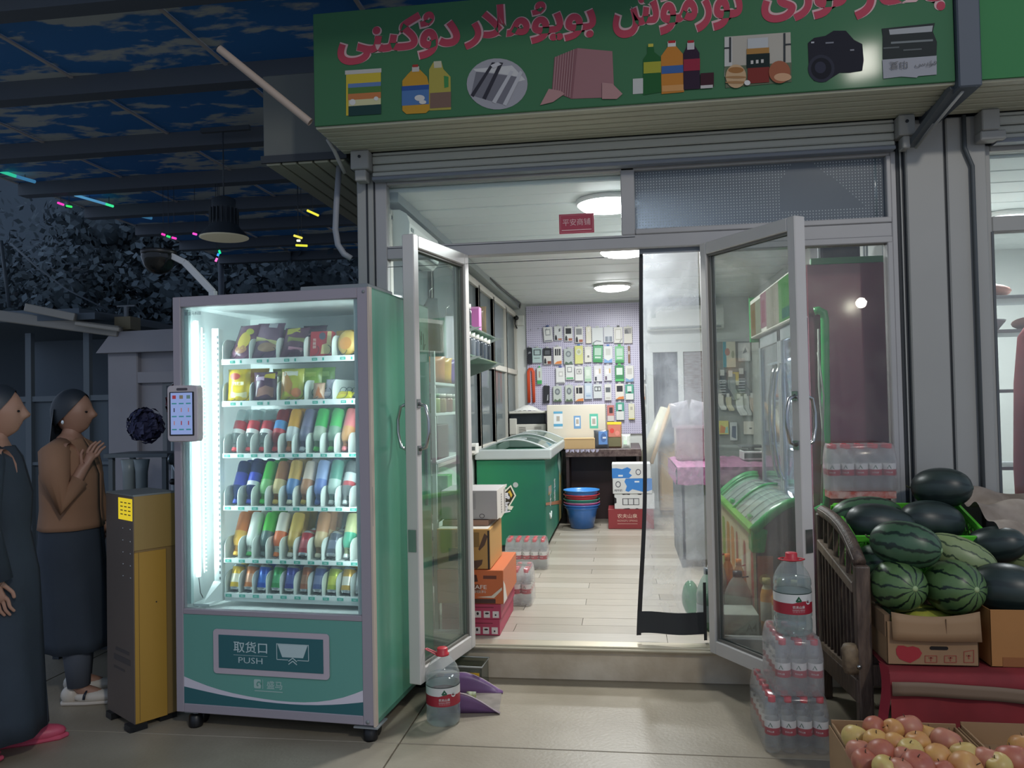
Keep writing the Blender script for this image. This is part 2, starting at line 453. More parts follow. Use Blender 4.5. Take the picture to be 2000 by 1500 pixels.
# ---- soffit under the sign boards (ribbed sheet)
m_sof = M('soffit_sheet', '#bdbba6', .5)
m_sofd = M('soffit_groove', '#4b4d47', .7)
def soffit(x0, x1, idx):
    s_ = struct(MB().box(x0, x1, 3.70, 4.12, 2.815, 2.84), 'trim_%d' % idx, m_sofd, collapse=False)
    for i in range(6):
        y0 = 3.700 + i * .069
        MB().box(x0, x1, y0 + .003, y0 + .058, 2.803, 2.818).build('panel', m_sof, s_, bevel=.004)
    return s_
soffit(-1.456, 1.475, 8); soffit(1.56, 3.2, 9)
dv = struct(MB().box(1.47, 1.565, 3.66, 4.15, 2.775, 3.5), 'trim_10', M('gap_beam', '#4c535d', .6), bevel=.006)
MB().bar((1.47, 3.72, 2.80), (1.41, 4.08, 2.66), .03, .03).build('brace', M('brace_grey', '#5a5f63', .5), dv)
MB().tube([(1.50, 3.70, 2.77), (1.425, 4.06, 2.64)], .007, 0, 6).build('wire', m_post, dv)

struct(MB().box(-1.456, 3.2, 4.20, 4.26, 2.75, 3.4), 'trim_13', m_dark)  # header added to close a gap where bright sky showed through
# ---- sign board
m_sign = M('sign_green', '#3f6c4c', .6, spec=.12, coat=.06)
m_sred = M('sign_red', '#ac4656', .6, spec=.1); m_spink = M('sign_outline', '#c9a6a6', .6, spec=.1)
sb = thing('sign_board', 'long green shop sign with red script above a row of pictures', 'sign', (0, 3.70, 2.81))
MB().box(-1.456, 1.468, 3.70, 4.12, 2.842, 3.37).build('box', M('sign_box_side', '#3b3f42', .6), sb, bevel=.004)
MB().box(-1.456, 1.468, 3.688, 3.70, 2.812, 3.365).build('panel', m_sign, sb, bevel=.003)
SY = 3.686
def sgn(px, py): q = P(px, py, Y=SY); return q.x, q.z
WORDS = [('\uFEF0\uFEE8\uFBE9\uFEDB\uFBD7\uFEA9', 660, 897, (845, 22), (690, 126)),
         ('\uFEAD\uFEFC\uFEE3\uFBD8\uFEF3\uFEEE\uFE91', 908, 1163, (1053, 3), (1032, 86)),
         ('\uFEB5\uFBD8\uFEE3\uFEAD\uFEEE\uFE97', 1199, 1452, None, (1218, 74)),
         ('\uFEEF\uFEAD\uFBD8\uFEE7', 1490, 1655, None, (1510, 44)),
         ('\uFEAD\uFE8E\uFBAC\uFE8E\uFE91', 1672, 1852, None, (1690, 36))]
for wd, a, b, top, bot in WORDS:
    x0, x1 = sgn(a, 90)[0], sgn(b, 40)[0]; z0 = sgn(*bot)[1]; z1 = sgn(*top)[1] if top else 3.352
    for bold, mt, dy in ((.062, m_spink, .0010), (.036, m_sred, .0022)):
        g_ = .006 if bold > .03 else 0; joined(wd, bold)
        MB().text(wd, z1 - z0 + g_, T((x0 + x1) / 2, SY + .0015 - dy, (z0 + z1) / 2) @ FRONT, 0, w=x1 - x0 + g_, bold=bold).build('lettering', mt, sb, recalc=False)
# printed pictures on the sign, each flat print a part
def pr_(name, items):
    mats = []; mb = MB(); 
    for i, (poly, col) in enumerate(items):
        col = '#' + ''.join('%02x' % int(int(col[i:i + 2], 16) * .84) for i in (1, 3, 5)); mt = M('print_' + col.lstrip('#'), col, .6, spec=.1)
        if mt not in mats: mats.append(mt)
        mb.sheet([sgn(*p) for p in poly], 0, mats.index(mt), T(0, SY - .0004 * (i + 1), 0) @ FRONT)
    return mb.build(name, mats, sb, recalc=False)
def ppx(cx, cy, w, h, n=22, ang=0):
    c, s_ = math.cos(ang), math.sin(ang)
    return [(cx + w / 2 * math.cos(2 * PI * i / n) * c - h / 2 * math.sin(2 * PI * i / n) * s_, cy + w / 2 * math.cos(2 * PI * i / n) * s_ + h / 2 * math.sin(2 * PI * i / n) * c) for i in range(n)]
def rc(x0, y0, x1, y1, sl=-.065): return [(x0, y0), (x1, y0 + (x1 - x0) * sl), (x1, y1 + (x1 - x0) * sl), (x0, y1)]
pr_('rice_bag_print', [(rc(676, 142, 744, 226), '#e2c94a'), (rc(674, 138, 745, 146), '#d8d5cf'), (rc(680, 164, 744, 172), '#6f8fc4'), (rc(680, 172, 744, 186), '#5d8a4c'),
                       (rc(680, 184, 744, 198), '#d98a56'), (rc(681, 196, 744, 208), '#e4dfae'), (rc(681, 208, 745, 227), '#2f4d4c'), (ppx(689, 200, 12, 12), '#f0eeea'), (ppx(735, 193, 9, 8), '#f0eeea')])
pr_('oil_bottle_print', [([(838, 136), (846, 122), (862, 120), (866, 135), (880, 150), (881, 214), (838, 216)], '#c2b45a'), ([(847, 120), (862, 119), (863, 132), (848, 133)], '#d8d2b8'), ([(867, 148), (876, 150), (876, 170), (868, 172)], '#4f9a5a'), (rc(840, 182, 881, 212), '#8b6f63'),
                         ([(786, 158), (796, 146), (804, 138), (820, 136), (834, 150), (838, 165), (839, 215), (832, 221), (794, 223), (786, 216)], '#d9a53f'), (rc(785, 170, 838, 207), '#5c86bf'), (rc(785, 169, 838, 178), '#3d62a8'), (rc(805, 131, 819, 141), '#d8d2c8'), (rc(806, 127, 817, 132), '#b3453d'), (ppx(820, 192, 20, 12), '#ece9e4'), (ppx(826, 200, 14, 8), '#ece9e4')])
pr_('cutlery_print', [(ppx(971, 164, 119, 100, 30), '#b7b5bd'), ([(924, 135), (1000, 128), (1026, 156), (1010, 160), (1002, 148), (960, 142), (930, 140)], '#e3e1e2'), ([(930, 140), (1010, 150), (985, 205), (920, 186)], '#85838d'), ([(961, 122), (967, 122), (925, 190), (919, 186)], '#43424c'), ([(976, 122), (983, 123), (949, 195), (942, 192)], '#43424c'), ([(997, 138), (1003, 140), (968, 203), (961, 199)], '#d5d3d8'), ([(1016, 138), (1021, 142), (989, 207), (982, 204)], '#d5d3d8'), ([(958, 128), (972, 122), (980, 126), (964, 134)], '#dedce0')])
pr_('tile_stack_print', [([(1083, 112), (1128, 94), (1196, 100), (1200, 190), (1116, 193), (1078, 178)], '#b08083'), ([(1083, 112), (1128, 94), (1118, 193), (1078, 178)], '#9a6a70')] + [([(1085 + 5 * i, 111 - 2 * i), (1086.5 + 5 * i, 110.5 - 2 * i), (1081.5 + 4.6 * i, 180 + 1.6 * i), (1080 + 4.6 * i, 179.5 + 1.6 * i)], '#c49a9b') for i in range(8)] +
    [([(1055, 206), (1072, 174), (1095, 178), (1103, 184), (1080, 200)], '#c79a98'), ([(1176, 162), (1196, 164), (1216, 184), (1205, 194), (1176, 194)], '#c79a98')])
pr_('drinks_print', [(rc(1236, 154, 1258, 184), '#d9d9d4'), ([(1256, 186), (1256, 116), (1264, 104), (1264, 90), (1276, 89), (1278, 102), (1291, 112), (1292, 180)], '#2f6a3c'), (rc(1266, 86, 1276, 92), '#d9cf5a'), (rc(1257, 122, 1291, 144), '#b8b544'),
                     ([(1292, 184), (1291, 110), (1304, 92), (1320, 90), (1334, 106), (1336, 180)], '#d88e3f'), (rc(1304, 82, 1320, 92), '#eceae4'), (rc(1305, 80, 1319, 85), '#c0363c'), (rc(1292, 130, 1335, 145), '#486fb0'), (rc(1293, 168, 1336, 180), '#e6a868'),
                     ([(1335, 176), (1334, 106), (1342, 90), (1356, 89), (1366, 104), (1367, 174)], '#3b2a3d'), (rc(1342, 84, 1356, 98), '#d9d5d6'), (rc(1343, 80, 1355, 85), '#b8353d'), (rc(1335, 117, 1367, 140), '#a5354a'), (rc(1368, 144, 1394, 172), '#4a2a33'), (rc(1368, 168, 1392, 174), '#d7d2cf')])
pr_('honey_print', [([(1415, 72), (1544, 63), (1546, 160), (1417, 172)], '#c9c2b4'), (rc(1415, 73, 1430, 150), '#d9d7d2'), ([(1415, 130), (1546, 122), (1546, 160), (1417, 172)], '#6f7a62'), (rc(1424, 73, 1428, 122), '#44484a'), (rc(1530, 65, 1534, 122), '#44484a'), (rc(1415, 93, 1428, 96), '#44484a'), (rc(1533, 86, 1545, 89), '#44484a'),
                    (rc(1460, 76, 1500, 96), '#cdd0d0'), (rc(1458, 96, 1502, 108), '#b98a4c'), (rc(1458, 107, 1503, 134), '#22302f'), (rc(1460, 134, 1502, 164), '#8c3a34'), (rc(1466, 119, 1471, 126), '#d8d5cf'), (rc(1476, 118, 1481, 125), '#d8d5cf'), (rc(1486, 117, 1491, 124), '#d8d5cf'),
                    (ppx(1437, 150, 40, 46), '#d8b48c'), (ppx(1437, 138, 30, 12), '#b07a48'), (ppx(1437, 152, 42, 5), '#b58a5e'), (ppx(1437, 162, 42, 5), '#b58a5e'), (ppx(1522, 142, 42, 44), '#b06a4e'), (ppx(1528, 152, 34, 16), '#e0b08a'), (ppx(1459, 163, 12, 10), '#eceae6')])
pr_('camera_print', [([(1578, 84), (1590, 74), (1612, 70), (1628, 60), (1652, 60), (1668, 78), (1684, 86), (1687, 118), (1684, 138), (1660, 142), (1640, 142), (1612, 160), (1590, 158), (1580, 140)], '#2b2c36'), (ppx(1604, 134, 52, 54), '#3a3b48'), (ppx(1604, 134, 40, 42), '#23242d'), (ppx(1602, 132, 22, 23), '#3b3c4b'), (rc(1584, 82, 1590, 85), '#c9c9d0'), (rc(1612, 83, 1628, 86), '#8d8e98'), (rc(1660, 97, 1668, 100), '#9a9aa2')])
pr_('printer_print', [([(1722, 56), (1826, 45), (1822, 62), (1830, 82), (1829, 108), (1724, 116), (1724, 70)], '#3a3f3f'), ([(1736, 58), (1822, 50), (1820, 62), (1738, 68)], '#b9bcbd'), (rc(1740, 82, 1822, 86), '#8a8f8f'), (rc(1725, 93, 1756, 96), '#6d7272'), (rc(1764, 97, 1800, 100), '#6d7272'), ([(1723, 117), (1829, 109), (1829, 146), (1793, 149), (1790, 152), (1760, 150), (1725, 154)], '#b4b4ba')])
ax, az = sgn(1754, 129)
MB().text('复印', .036, T(ax, SY - .009, az) @ FRONT @ Matrix.Scale(-1, 4, (0, 1, 0)), 0).build('lettering', M('ink', '#33343a', .5), sb, recalc=False)
ax, az = sgn(1807, 126)
MB().text('\uFEB2\uFEF3\uFBDA\uFED3', .026, T(ax, SY - .009, az) @ FRONT, 0, w=.09).build('lettering', M('ink', '#33343a', .5), sb, recalc=False)

# neighbour's sign further along
sn = thing('sign_board', 'plain end of the next shop\'s green sign, past the dark gap', 'sign', (2.4, 3.70, 2.81))
MB().box(1.575, 3.3, 3.70, 4.12, 2.842, 3.6).build('box', M('sign_box_side'), sn)
MB().box(1.575, 3.3, 3.688, 3.70, 2.812, 3.6).build('panel', M('sign_green2', '#3f7a4c', .6, spec=.12), sn)

# ---- awning box along the left side of the shop
aw = struct(MB().box(-1.93, -1.46, 4.14, 9.6, 2.80, 3.28), 'trim_11', M('awning_side', '#6a6d68', .5), collapse=False, bevel=.005)
MB().box(-1.94, -1.45, 4.125, 4.14, 2.79, 2.83).build('edge', M('awning_edge', '#33373c', .5), aw)
for i in range(5):
    MB().box(-1.92 + i * .092, -1.92 + i * .092 + .080, 4.15, 9.6, 2.783, 2.801).build('panel', m_sof, aw, bevel=.004)
wo = struct(MB().box(-1.42, -1.36, 4.26, 9.6, 0, 2.80), 'wall_side', M('outer_wall', '#6f7274', .6), collapse=False)
# pipes at the corner
tag(MB().tube([P(663, 318, Y=4.24), P(657, 400, Y=4.2), P(655, 448, Y=4.16), P(660, 478, Y=4.14), P(672, 496, Y=4.14), P(686, 505, Y=4.15)], .0165, 0, 10).build('bent_pipe', M('pipe_grey', '#9a9da4', .45)),
    'bent grey pipe curving into the left corner post of the shop front', 'pipe')
tag(MB().tube([P(640, 272, Y=3.98), P(652, 292, Y=4.03), P(664, 318, Y=4.1), P(674, 338, Y=4.14)], .011, 0, 8).build('short_pipe', M('pipe_pale', '#b4b2ac', .5)),
    'short pale pipe under the left end of the sign soffit', 'pipe')
pv = MB().tube([P(606, 239, Y=3.69), P(428, 95, Y=3.60)], .019, 0, 12, caps=False).build('long_pole', M('pvc_pole', '#b8a596', .45))
tag(pv, 'long pale plastic pole sticking out past the left end of the sign', 'pole')
MB().tube([P(429, 95.5, Y=3.60), P(426, 93, Y=3.598)], .015, 0, 12).build('bore', m_dark, pv, world=True)
bpy.data.objects['bore'].location = (0, 0, 0)

# ---- neighbour shop to the right
nx = 1.72
nf = struct(MB().box(1.722, 1.80, FY, FY + .07, 0, 2.66), 'trim_12', m_post, bevel=.004)
for z0, z1 in ((2.235, 2.31), (2.63, 2.66), (.5, .56)):
    MB().box(1.80, 3.2, FY, FY + .07, z0, z1).build('frame_bar', m_post, nf, bevel=.004)
MB().box(1.793, 1.805, FY - .004, FY + .03, .3, 2.235).build('bead', M('bead_dark', '#55595c', .5), nf)
struct(MB().box(1.80, 3.2, FY + .03, FY + .036, 2.31, 2.63), 'window_11', m_glass)
struct(MB().box(1.80, 3.2, FY + .03, FY + .036, .56, 2.235), 'window_12', GL('neighbour_glass', '#f2f4f4', haze=.12, hazec='#aeb3b4', rough=.02))
struct(MB().box(1.60, 3.6, 4.24, 7.0, .05, .18), 'floor_neighbour', m_under)
struct(MB().box(1.60, 3.6, 7.0, 7.06, 0, 2.75), 'wall_neighbour', m_wall)
struct(MB().box(3.5, 3.56, 4.24, 7.0, 0, 2.75), 'wall_neighbour_right', m_wall)
nc = struct(MB().box(1.56, 3.6, 4.22, 7.0, 2.645, 2.75), 'ceiling_neighbour', m_wallg)
for i in range(11):
    MB().box(1.56, 3.5, 4.25 + i * .25 + .006, 4.25 + i * .25 + .244, 2.62, 2.648).build('panel', m_ceil, nc, bevel=.006)
nsh = thing('roller_shutter', 'grey roller shutter above the next shop\'s window', 'shutter', (2.4, 4.1, 2.66))
for i in range(4):
    MB().box(1.80, 3.2, 4.095 + (.004 if i % 2 else 0), 4.13, zs[i] + .003, zs[i + 1] - .001).build('slat', m_sl, nsh, bevel=.006)
MB().box(1.80, 3.2, 4.085, 4.14, 2.648, 2.668).build('bottom_bar', M('shutter_bar'), nsh)
MB().box(1.72, 1.80, 4.04, 4.14, 2.70, 2.80).box(1.715, 1.83, 4.05, 4.12, 2.655, 2.70).build('end_bracket', m_post, nsh, bevel=.005)
lp_ = tag(MB().lathe([(0, -.02), (.15, -.02), (.16, -.005), (.16, .012), (0, .012)], [1, 0, 0, 0], 24, T(2.5, 5.6, 2.605)).build('ceiling_lamp', [M('lamp_rim', '#d8d8d4', .4), EM('lamp_neighbour', '#f2f6ff', 4)]), 'round ceiling lamp in the next shop', 'lamp')
lamp('neighbour_light', 'AREA', (2.5, 5.6, 2.56), 60, (.95, .98, 1), .28, (2.5, 5.6, 0), 'DISK')
# interior of the neighbour, seen through the slit of window
tag(MB().lathe([(.16, .0), (.20, .03), (.205, .25), (.19, .7), (.165, .95), (.12, 1.02), (0, 1.05)], 0, 20, T(2.28, 4.62, .80) @ Matrix.Scale(.8, 4, (0, 1, 0))).build('red_sack', M('red_plush', '#a8242a', .8, var=.25, vscale=4)),
    'tall dark red padded roll standing in the next shop\'s window', 'bolster')
nsf = thing('wall_shelf', 'shelf unit in the next shop with pale plates and a punched upright', 'shelf', (2.0, 5.3, .18))
ups = MB().box(1.95, 2.01, 5.2, 5.24, .18, 2.3)
ups.build('upright', M('punched_metal', '#c4c7c8', .4), nsf)
hb = MB()
for i in range(40):
    for dx in (-.012, .012):
        hb.box(1.98 + dx - .004, 1.98 + dx + .004, 5.197, 5.2, .3 + i * .048, .318 + i * .048)
tag(hb.build('slot_hole', m_dark, nsf), kind='stuff')
for z in (1.0, 1.45, 1.80, 2.0):
    MB().box(1.93, 3.3, 5.0, 5.4, z, z + .02).build('shelf_board', M('shelf_grey', '#9ba0a2', .4), nsf, bevel=.003)
tag(MB().lathe([(.02, 0), (.09, .0), (.13, .05), (.135, .06), (.12, .055), (.03, .02)], 0, 20, T(2.12, 5.1, 1.82)).build('bowl', M('bowl_white', '#cfd2d4', .3)), 'white bowl on the shelf beside the punched upright next door', 'bowl')
tag(MB().ell((2.15, 5.15, 2.06), (.34, .22, .10), 0, 16, 8).build('salmon_sack', M('salmon', '#c98a78', .7, var=.2)), 'salmon pink bundle on the top shelf of the next shop', 'bundle')
tag(MB().ell((2.42, 5.15, 1.862), (.20, .18, .08), 0, 16, 8).build('peach_bundle', M('salmon2', '#d39a8a', .7, var=.2)), 'pale pink bundle beside the white bowl next door', 'bundle')

# ---- market canopy: steel beams, purlins and printed sky panels
def canopy_mat():
    m, nt, out = newmat('sky_print'); b = N(nt, 'ShaderNodeBsdfPrincipled'); nt.links.new(b.outputs[0], out.inputs[0]); b.inputs['Roughness'].default_value = .6
    n = noise(nt, 1.5, 5, stretch=(1.0, 2.3, 1), dist=.35)
    n2 = noise(nt, 7, 4, stretch=(1, 2, 1))
    f = math_(nt, 'ADD', math_(nt, 'MULTIPLY', n, .82), math_(nt, 'MULTIPLY', n2, .18))
    f = ramp(nt, f, .505, .555)
    nt.links.new(mixc(nt, f, lin('#3a82c8'), lin('#ccd2cf')), b.inputs['Base Color']); MATS['sky_print'] = m; return m
m_sky = canopy_mat()
m_steel = M('canopy_steel', '#5c636c', .6); m_strip = M('cover_strip', '#c8c0ba', .5)
ca = thing('market_canopy', 'high market canopy of dark steel beams and printed blue sky panels', 'canopy', (-4, 6, 0))
yb = [1.9, 3.15, 4.35, 5.58, 6.87, 8.05, 9.15, 10.2, 11.3, 12.5]
xb = [-6.6, -5.36, -4.10, -2.85, -1.6, -.35, .9]
for i in range(len(xb) - 1):
    for j in range(len(yb) - 1):
        MB().box(xb[i] + .012, xb[i + 1] - .012, yb[j] + .05, yb[j + 1] - .05, 4.0, 4.02).build('sky_panel', m_sky, ca)
for yy in yb: MB().box(-6.6, .9, yy - .07, yy + .07, 3.86, 4.03).build('beam', m_steel, ca)
for j in range(len(yb) - 1):
    for xx in xb: MB().box(xx - .014, xx + .014, yb[j] + .07, yb[j + 1] - .07, 3.985, 3.998).build('cover_strip', m_strip, ca)
for (x, y) in ((-6.6, 1.9), (-6.6, 4.35), (-6.6, 12.5)):
    MB().tube([(x, y, 0), (x, y, 4)], .05, 0, 10).build('post', m_steel, ca)
# ================================================================ THE VENDING MACHINE (own axes: x along its front, y into it)
VO = Vector((-2.007, 3.409, 0)); VANG = math.atan2(-.0838, .9965)
VMX = T(VO) @ RZ(VANG)
vm = thing('vending_machine', 'tall lit green vending machine with a glass front full of drinks and snacks', 'vending machine', VO, VANG)
m_vfr = M('machine_frame', '#9d959d', .42); m_vwhite = M('machine_white', '#dfe4e4', .35)
m_vgreen = M('machine_green', '#649f92', .35, coat=.2); m_vside = M('machine_side', '#74b99c', .25, coat=.4, var=.12, vscale=3, stretch=(1, 3, .4))
m_vdark = M('machine_dark_green', '#30656a', .35); m_vgrey = M('machine_grey', '#8b8f90', .5); m_black = M('black_plastic', '#17181a', .4)
x0, x1, y1, z0, z1 = -.035, .93, .80, .078, 1.965
def V(mb, name, mats, parent=vm, **k): return mb.build(name, mats, parent, world=False, **k)
V(MB().box(x1 - .006, x1, .004, y1, z0, z1), 'side_panel', m_vside)
V(MB().box(x0, x0 + .006, .03, y1, z0, z1), 'side_panel', m_vgreen)
V(MB().box(x0, x1, y1 - .01, y1, z0, z1), 'back_panel', m_vgrey)
V(MB().box(x0, x1, .03, y1, z1 - .008, z1), 'top_panel', m_vside)
V(MB().box(x0, x1, .03, y1, z0, z0 + .02), 'bottom_panel', m_vgrey)
V(MB().box(x0 + .006, .002, .03, .70, .52, 1.95).box(.845, x1 - .006, .03, .70, .52, 1.95).box(.0, .86, .60, .62, .50, 1.95).box(0, .86, .03, .62, 1.918, 1.955)
  .box(0, .86, .03, .62, .50, .522), 'liner', m_vwhite)
# front door frame
V(MB().box(x0, .004, 0, .035, z0, z1).box(.873, x1 - .006, 0, .035, z0, z1).box(.004, .873, 0, .035, 1.918, z1).box(.004, .873, 0, .03, .520, .545).box(.004, .873, 0, .03, z0, .118), 'door_frame', m_vfr, bevel=.003)
V(MB().box(x1 - .008, x1 + .001, -.002, .03, z0 - .004, z1), 'edge_strip', M('edge_pale', '#c9b8a8', .4))
V(MB().box(.004, .873, .012, .016, .545, 1.918), 'glass', GL('machine_glass', '#eef6f4', rough=.01, haze=.07, hazec='#c9d6da'))
V(MB().box(.004, .020, .03, .05, .56, 1.91).box(.022, .026, .03, .05, .56, 1.91), 'glass_channel', M('channel_blue', '#b7d0d0', .3))
# lower panel, printed swoosh, flap
V(MB().box(.004, .873, .004, .02, .118, .520), 'lower_panel', m_vgreen)
def sw(pts_top, pts_bot): return pts_top + pts_bot[::-1]
def cv(ctrl, n=14):
    out = []
    for i in range(n + 1):
        t = i / n * (len(ctrl) - 1); k = min(int(t), len(ctrl) - 2); u = t - k
        p0, p1, p2, p3 = ctrl[max(k - 1, 0)], ctrl[k], ctrl[k + 1], ctrl[min(k + 2, len(ctrl) - 1)]
        out.append(tuple(.5 * ((2 * b) + (c - a) * u + (2 * a - 5 * b + 4 * c - d) * u * u + (-a + 3 * b - 3 * c + d) * u ** 3) for a, b, c, d in zip(p0, p1, p2, p3)))
    return out
top = cv([(.004, .238), (.12, .203), (.25, .177), (.40, .161), (.53, .156), (.66, .164), (.78, .190), (.873, .226)])
low = cv([(.004, .193), (.12, .176), (.25, .160), (.40, .149), (.53, .146), (.66, .150), (.78, .162), (.873, .176)])
mb = MB()
for a in range(14):
    mb.sheet([top[a], low[a], low[a + 1], top[a + 1]], 0, 0, T(0, .0035, 0) @ FRONT)
V(mb, 'white_swoosh', M('swoosh', '#d6d0da', .4), recalc=False)
mb = MB()
for a in range(14):
    mb.sheet([low[a], (low[a][0], .118), (low[a + 1][0], .118), low[a + 1]], 0, 0, T(0, .0034, 0) @ FRONT)
V(mb, 'dark_swoosh', m_vdark, recalc=False)
fl = V(MB().prism(rrect(.562, .197, .016, 4, .44, .3625), -.004, .002, 0, T(0, -.002, 0) @ FRONT), 'flap_frame', M('flap_rim', '#bcb0b8', .4))
V(MB().box(.187, .694, -.006, .0, .290, .437), 'flap', m_vdark, fl)
m_let = M('pale_print', '#b9cccc', .4)
mb = MB(); FX = T(0, -.0075, 0)
mb.text('取货口', .050, T(.345, -.0075, .388) @ FRONT, 0, w=.165, bold=.01)
mb.text('PUSH', .026, T(.345, -.0075, .330) @ FRONT, 0, w=.118)
mb.box(.262, .428, -.0078, -.007, .351, .3525)
mb.sheet([(.478, .408), (.622, .408), (.600, .353), (.500, .353)], 0, 0, T(0, -.0075, 0) @ FRONT)
for a, b in (((.474, .412), (.474, .342)), ((.626, .412), (.626, .342)), ((.474, .342), (.528, .342)), ((.572, .342), (.626, .342)), ((.474, .410), (.626, .410))):
    mb.bar((a[0], -.0075, a[1]), (b[0], -.0075, b[1]), .001, .003)
for dz in (0, -.013):
    mb.bar((.530, -.0075, .336 + dz), (.550, -.0075, .351 + dz), .001, .004); mb.bar((.550, -.0075, .351 + dz), (.570, -.0075, .336 + dz), .001, .004)
V(mb, 'flap_print', m_let, fl, recalc=False)
mb = MB()
mb.prism(rrect(.034, .040, .006, 3, .372, .226), 0, .001, 0, T(0, .003, 0) @ FRONT)
mb.text('盛马', .036, T(.455, .0032, .224) @ FRONT, 0, w=.076, bold=.01); mb.box(.397, .399, .0025, .0035, .205, .246)
mb.box(.358, .494, .0025, .0035, .1935, .197)
V(mb, 'maker_logo', M('logo_pale', '#a9c2bb', .4), recalc=False)
mb = MB().tube([(.381 + .010 * math.cos(a), .0015, .226 + .010 * math.sin(a)) for a in (0, .6, 1.2, 1.8, 2.4, 3, 3.6, 4.2)], .0028, 0, 6)
V(mb, 'logo_swirl', m_vgreen)
V(MB().tube([(.905, -.003, 1.945), (.905, .002, 1.945)], .007, 0, 10).tube([(.895, -.003, .094), (.895, .002, .094)], .009, 0, 10), 'screw', m_vgrey)
V(MB().box(x1 - .02, x1 + .0015, .002, .006, .93, 1.10), 'lock_plate', m_vgrey)
V(MB().box(x1 - .002, x1 + .012, .70, .712, .93, 1.25), 'side_handle', m_vgrey)
# scrawled characters on the side
mb = MB(); random.seed(3)
for i in range(6):
    yy = .50 + i * .045
    for q in range(3):
        a = (x1 + .0008, yy + random.uniform(-.012, .012), 1.775 + random.uniform(-.025, .025))
        mb.bar(a, (x1 + .0008, yy + random.uniform(-.02, .02), a[2] + random.choice((-1, 1)) * random.uniform(.02, .05)), .0008, .003, 0, (1, 0, 0))
V(mb, 'handwriting', M('marker_ink', '#22423a', .5))
# feet
def foot(x, y):
    f = V(MB().lathe([(.012, .03), (.012, .078)], 0, 10, T(x, y, 0)).box(x - .035, x + .035, y - .035, y + .035, .070, .079), 'caster', m_vgrey)
    V(MB().lathe([(.030, 0), (.032, .008), (.030, .05), (.02, .058)], 0, 14, T(x, y, 0)).tube([(x - .02, y + .05, .032), (x + .02, y + .05, .032)], .032, 0, 14), 'wheel', m_black, f)
for x, y in ((.03, .05), (.885, .05), (.03, .72), (.885, .72)): foot(x, y)
V(MB().box(.83, .94, -.004, .11, .066, .072), 'foot_plate', m_vgrey)
# light tubes, rack post
def ledtube(x, y):
    t_ = V(MB().lathe([(.0, .672), (.011, .675), (.012, .70), (.012, 1.83), (.011, 1.86), (0, 1.863)], 0, 12, T(x, y, 0)), 'light_tube', EM('tube_light', '#e9fbff', 8.5))
    l = bpy.data.lights.new('tube_light', 'AREA'); l.shape = 'RECTANGLE'; l.size = .03; l.size_y = 1.1; l.energy = 11; l.color = (.86, .97, 1.0)
    o = bpy.data.objects.new('tube_light', l); COL.objects.link(o); o.parent = t_
    d = Vector((.43 - x, .33 - y, 0)).normalized()
    o.matrix_local = Matrix.LocRotScale(Vector((x, y, 1.27)) + d * .016, (d.to_track_quat('-Z', 'Y')), None)
    return o
ledtube(.034, .075); ledtube(.862, .060)  # right tube is unseen, added to light the goods from both sides
mb = MB()
for i in range(62): mb.cbox((.066, .09, .70 + i * .018), (.004, .004, .006))
o = V(mb, 'light_dot', EM('led_dot', '#f0ffff', 3)); o['kind'] = 'stuff'
V(MB().box(.055, .062, .085, .10, .69, 1.83), 'led_strip', m_vwhite)
V(MB().tube([(.036, .075, .67), (.04, .08, .60), (.05, .085, .575)], .002, 0, 6), 'lamp_wire', m_black)
rp = V(MB().box(.070, .108, .145, .18, .545, 1.83), 'rack_post', m_vwhite, bevel=.002)
mb = MB()
for i in range(44): mb.box(.098, .104, .1435, .1455, .62 + i * .027, .633 + i * .027)
o = V(mb, 'slot_hole', M('hole_dark', '#4b5153', .6), rp); o['kind'] = 'stuff'
V(MB().box(.02, .105, .05, .16, .545, .556).add([(.07, .05, .556), (.108, .15, .556), (.108, .15, .640), (.07, .14, .640)], [(0, 1, 2, 3)]), 'chute_guide', m_vwhite)
V(MB().box(.115, .845, .16, .17, .545, .585), 'chute_board', m_vwhite)
# small print on the glass, top corner
mb = MB(); mb.text('盛马科技', .016, T(.072, .0115, 1.888) @ FRONT, 0); mb.box(.02, .034, .011, .0115, 1.880, 1.896)
V(mb, 'glass_print', M('print_grey', '#6f8486', .5), recalc=False)
# touch screen on the left stile
tp = V(MB().prism(rrect(.155, .252, .018, 5, .058, 1.431), 0, .045, 0, T(0, -.022, 0) @ FRONT), 'touch_panel', M('touch_case', '#c2b8ba', .4), bevel=.004)
V(MB().prism(rrect(.124, .196, .003, 2, .056, 1.430), 0, .002, 0, T(0, -.067, 0) @ FRONT), 'bezel', m_black, tp)
V(MB().box(.002, .110, -.0705, -.069, 1.338, 1.524), 'screen', EM('screen_glow', '#8fa3d8', .85), tp)
V(MB().prism(rrect(.055, .011, .005, 3, .058, 1.540), 0, .002, 0, T(0, -.0665, 0) @ FRONT), 'sensor_bar', M('sensor_dark', '#4a4248', .3), tp)
ic = MB(); cols = ['#b04a55', '#8a8273', '#6f8f8f', '#4f9aa6', '#4a4658', '#c08f97']
icm = [EM('icon_%d' % i, c, .6) for i, c in enumerate(cols)]
for r_ in range(3):
    for c_ in range(3):
        cx = .020 + c_ * .036; cz = 1.505 - r_ * .058
        if r_ == 0: ic.box(cx - .009, cx + .009, -.0712, -.0705, cz - .008, cz + .008, c_)
        else: ic.box(cx - .0025, cx + .0025, -.0712, -.0705, cz - .009, cz + .009, (4, 5, 5, 5, 0, 0)[(r_ - 1) * 3 + c_])
        ic.box(cx - .012, cx + .012, -.0712, -.0705, cz - .032, cz - .026, 3)
V(ic, 'icon', icm, tp)
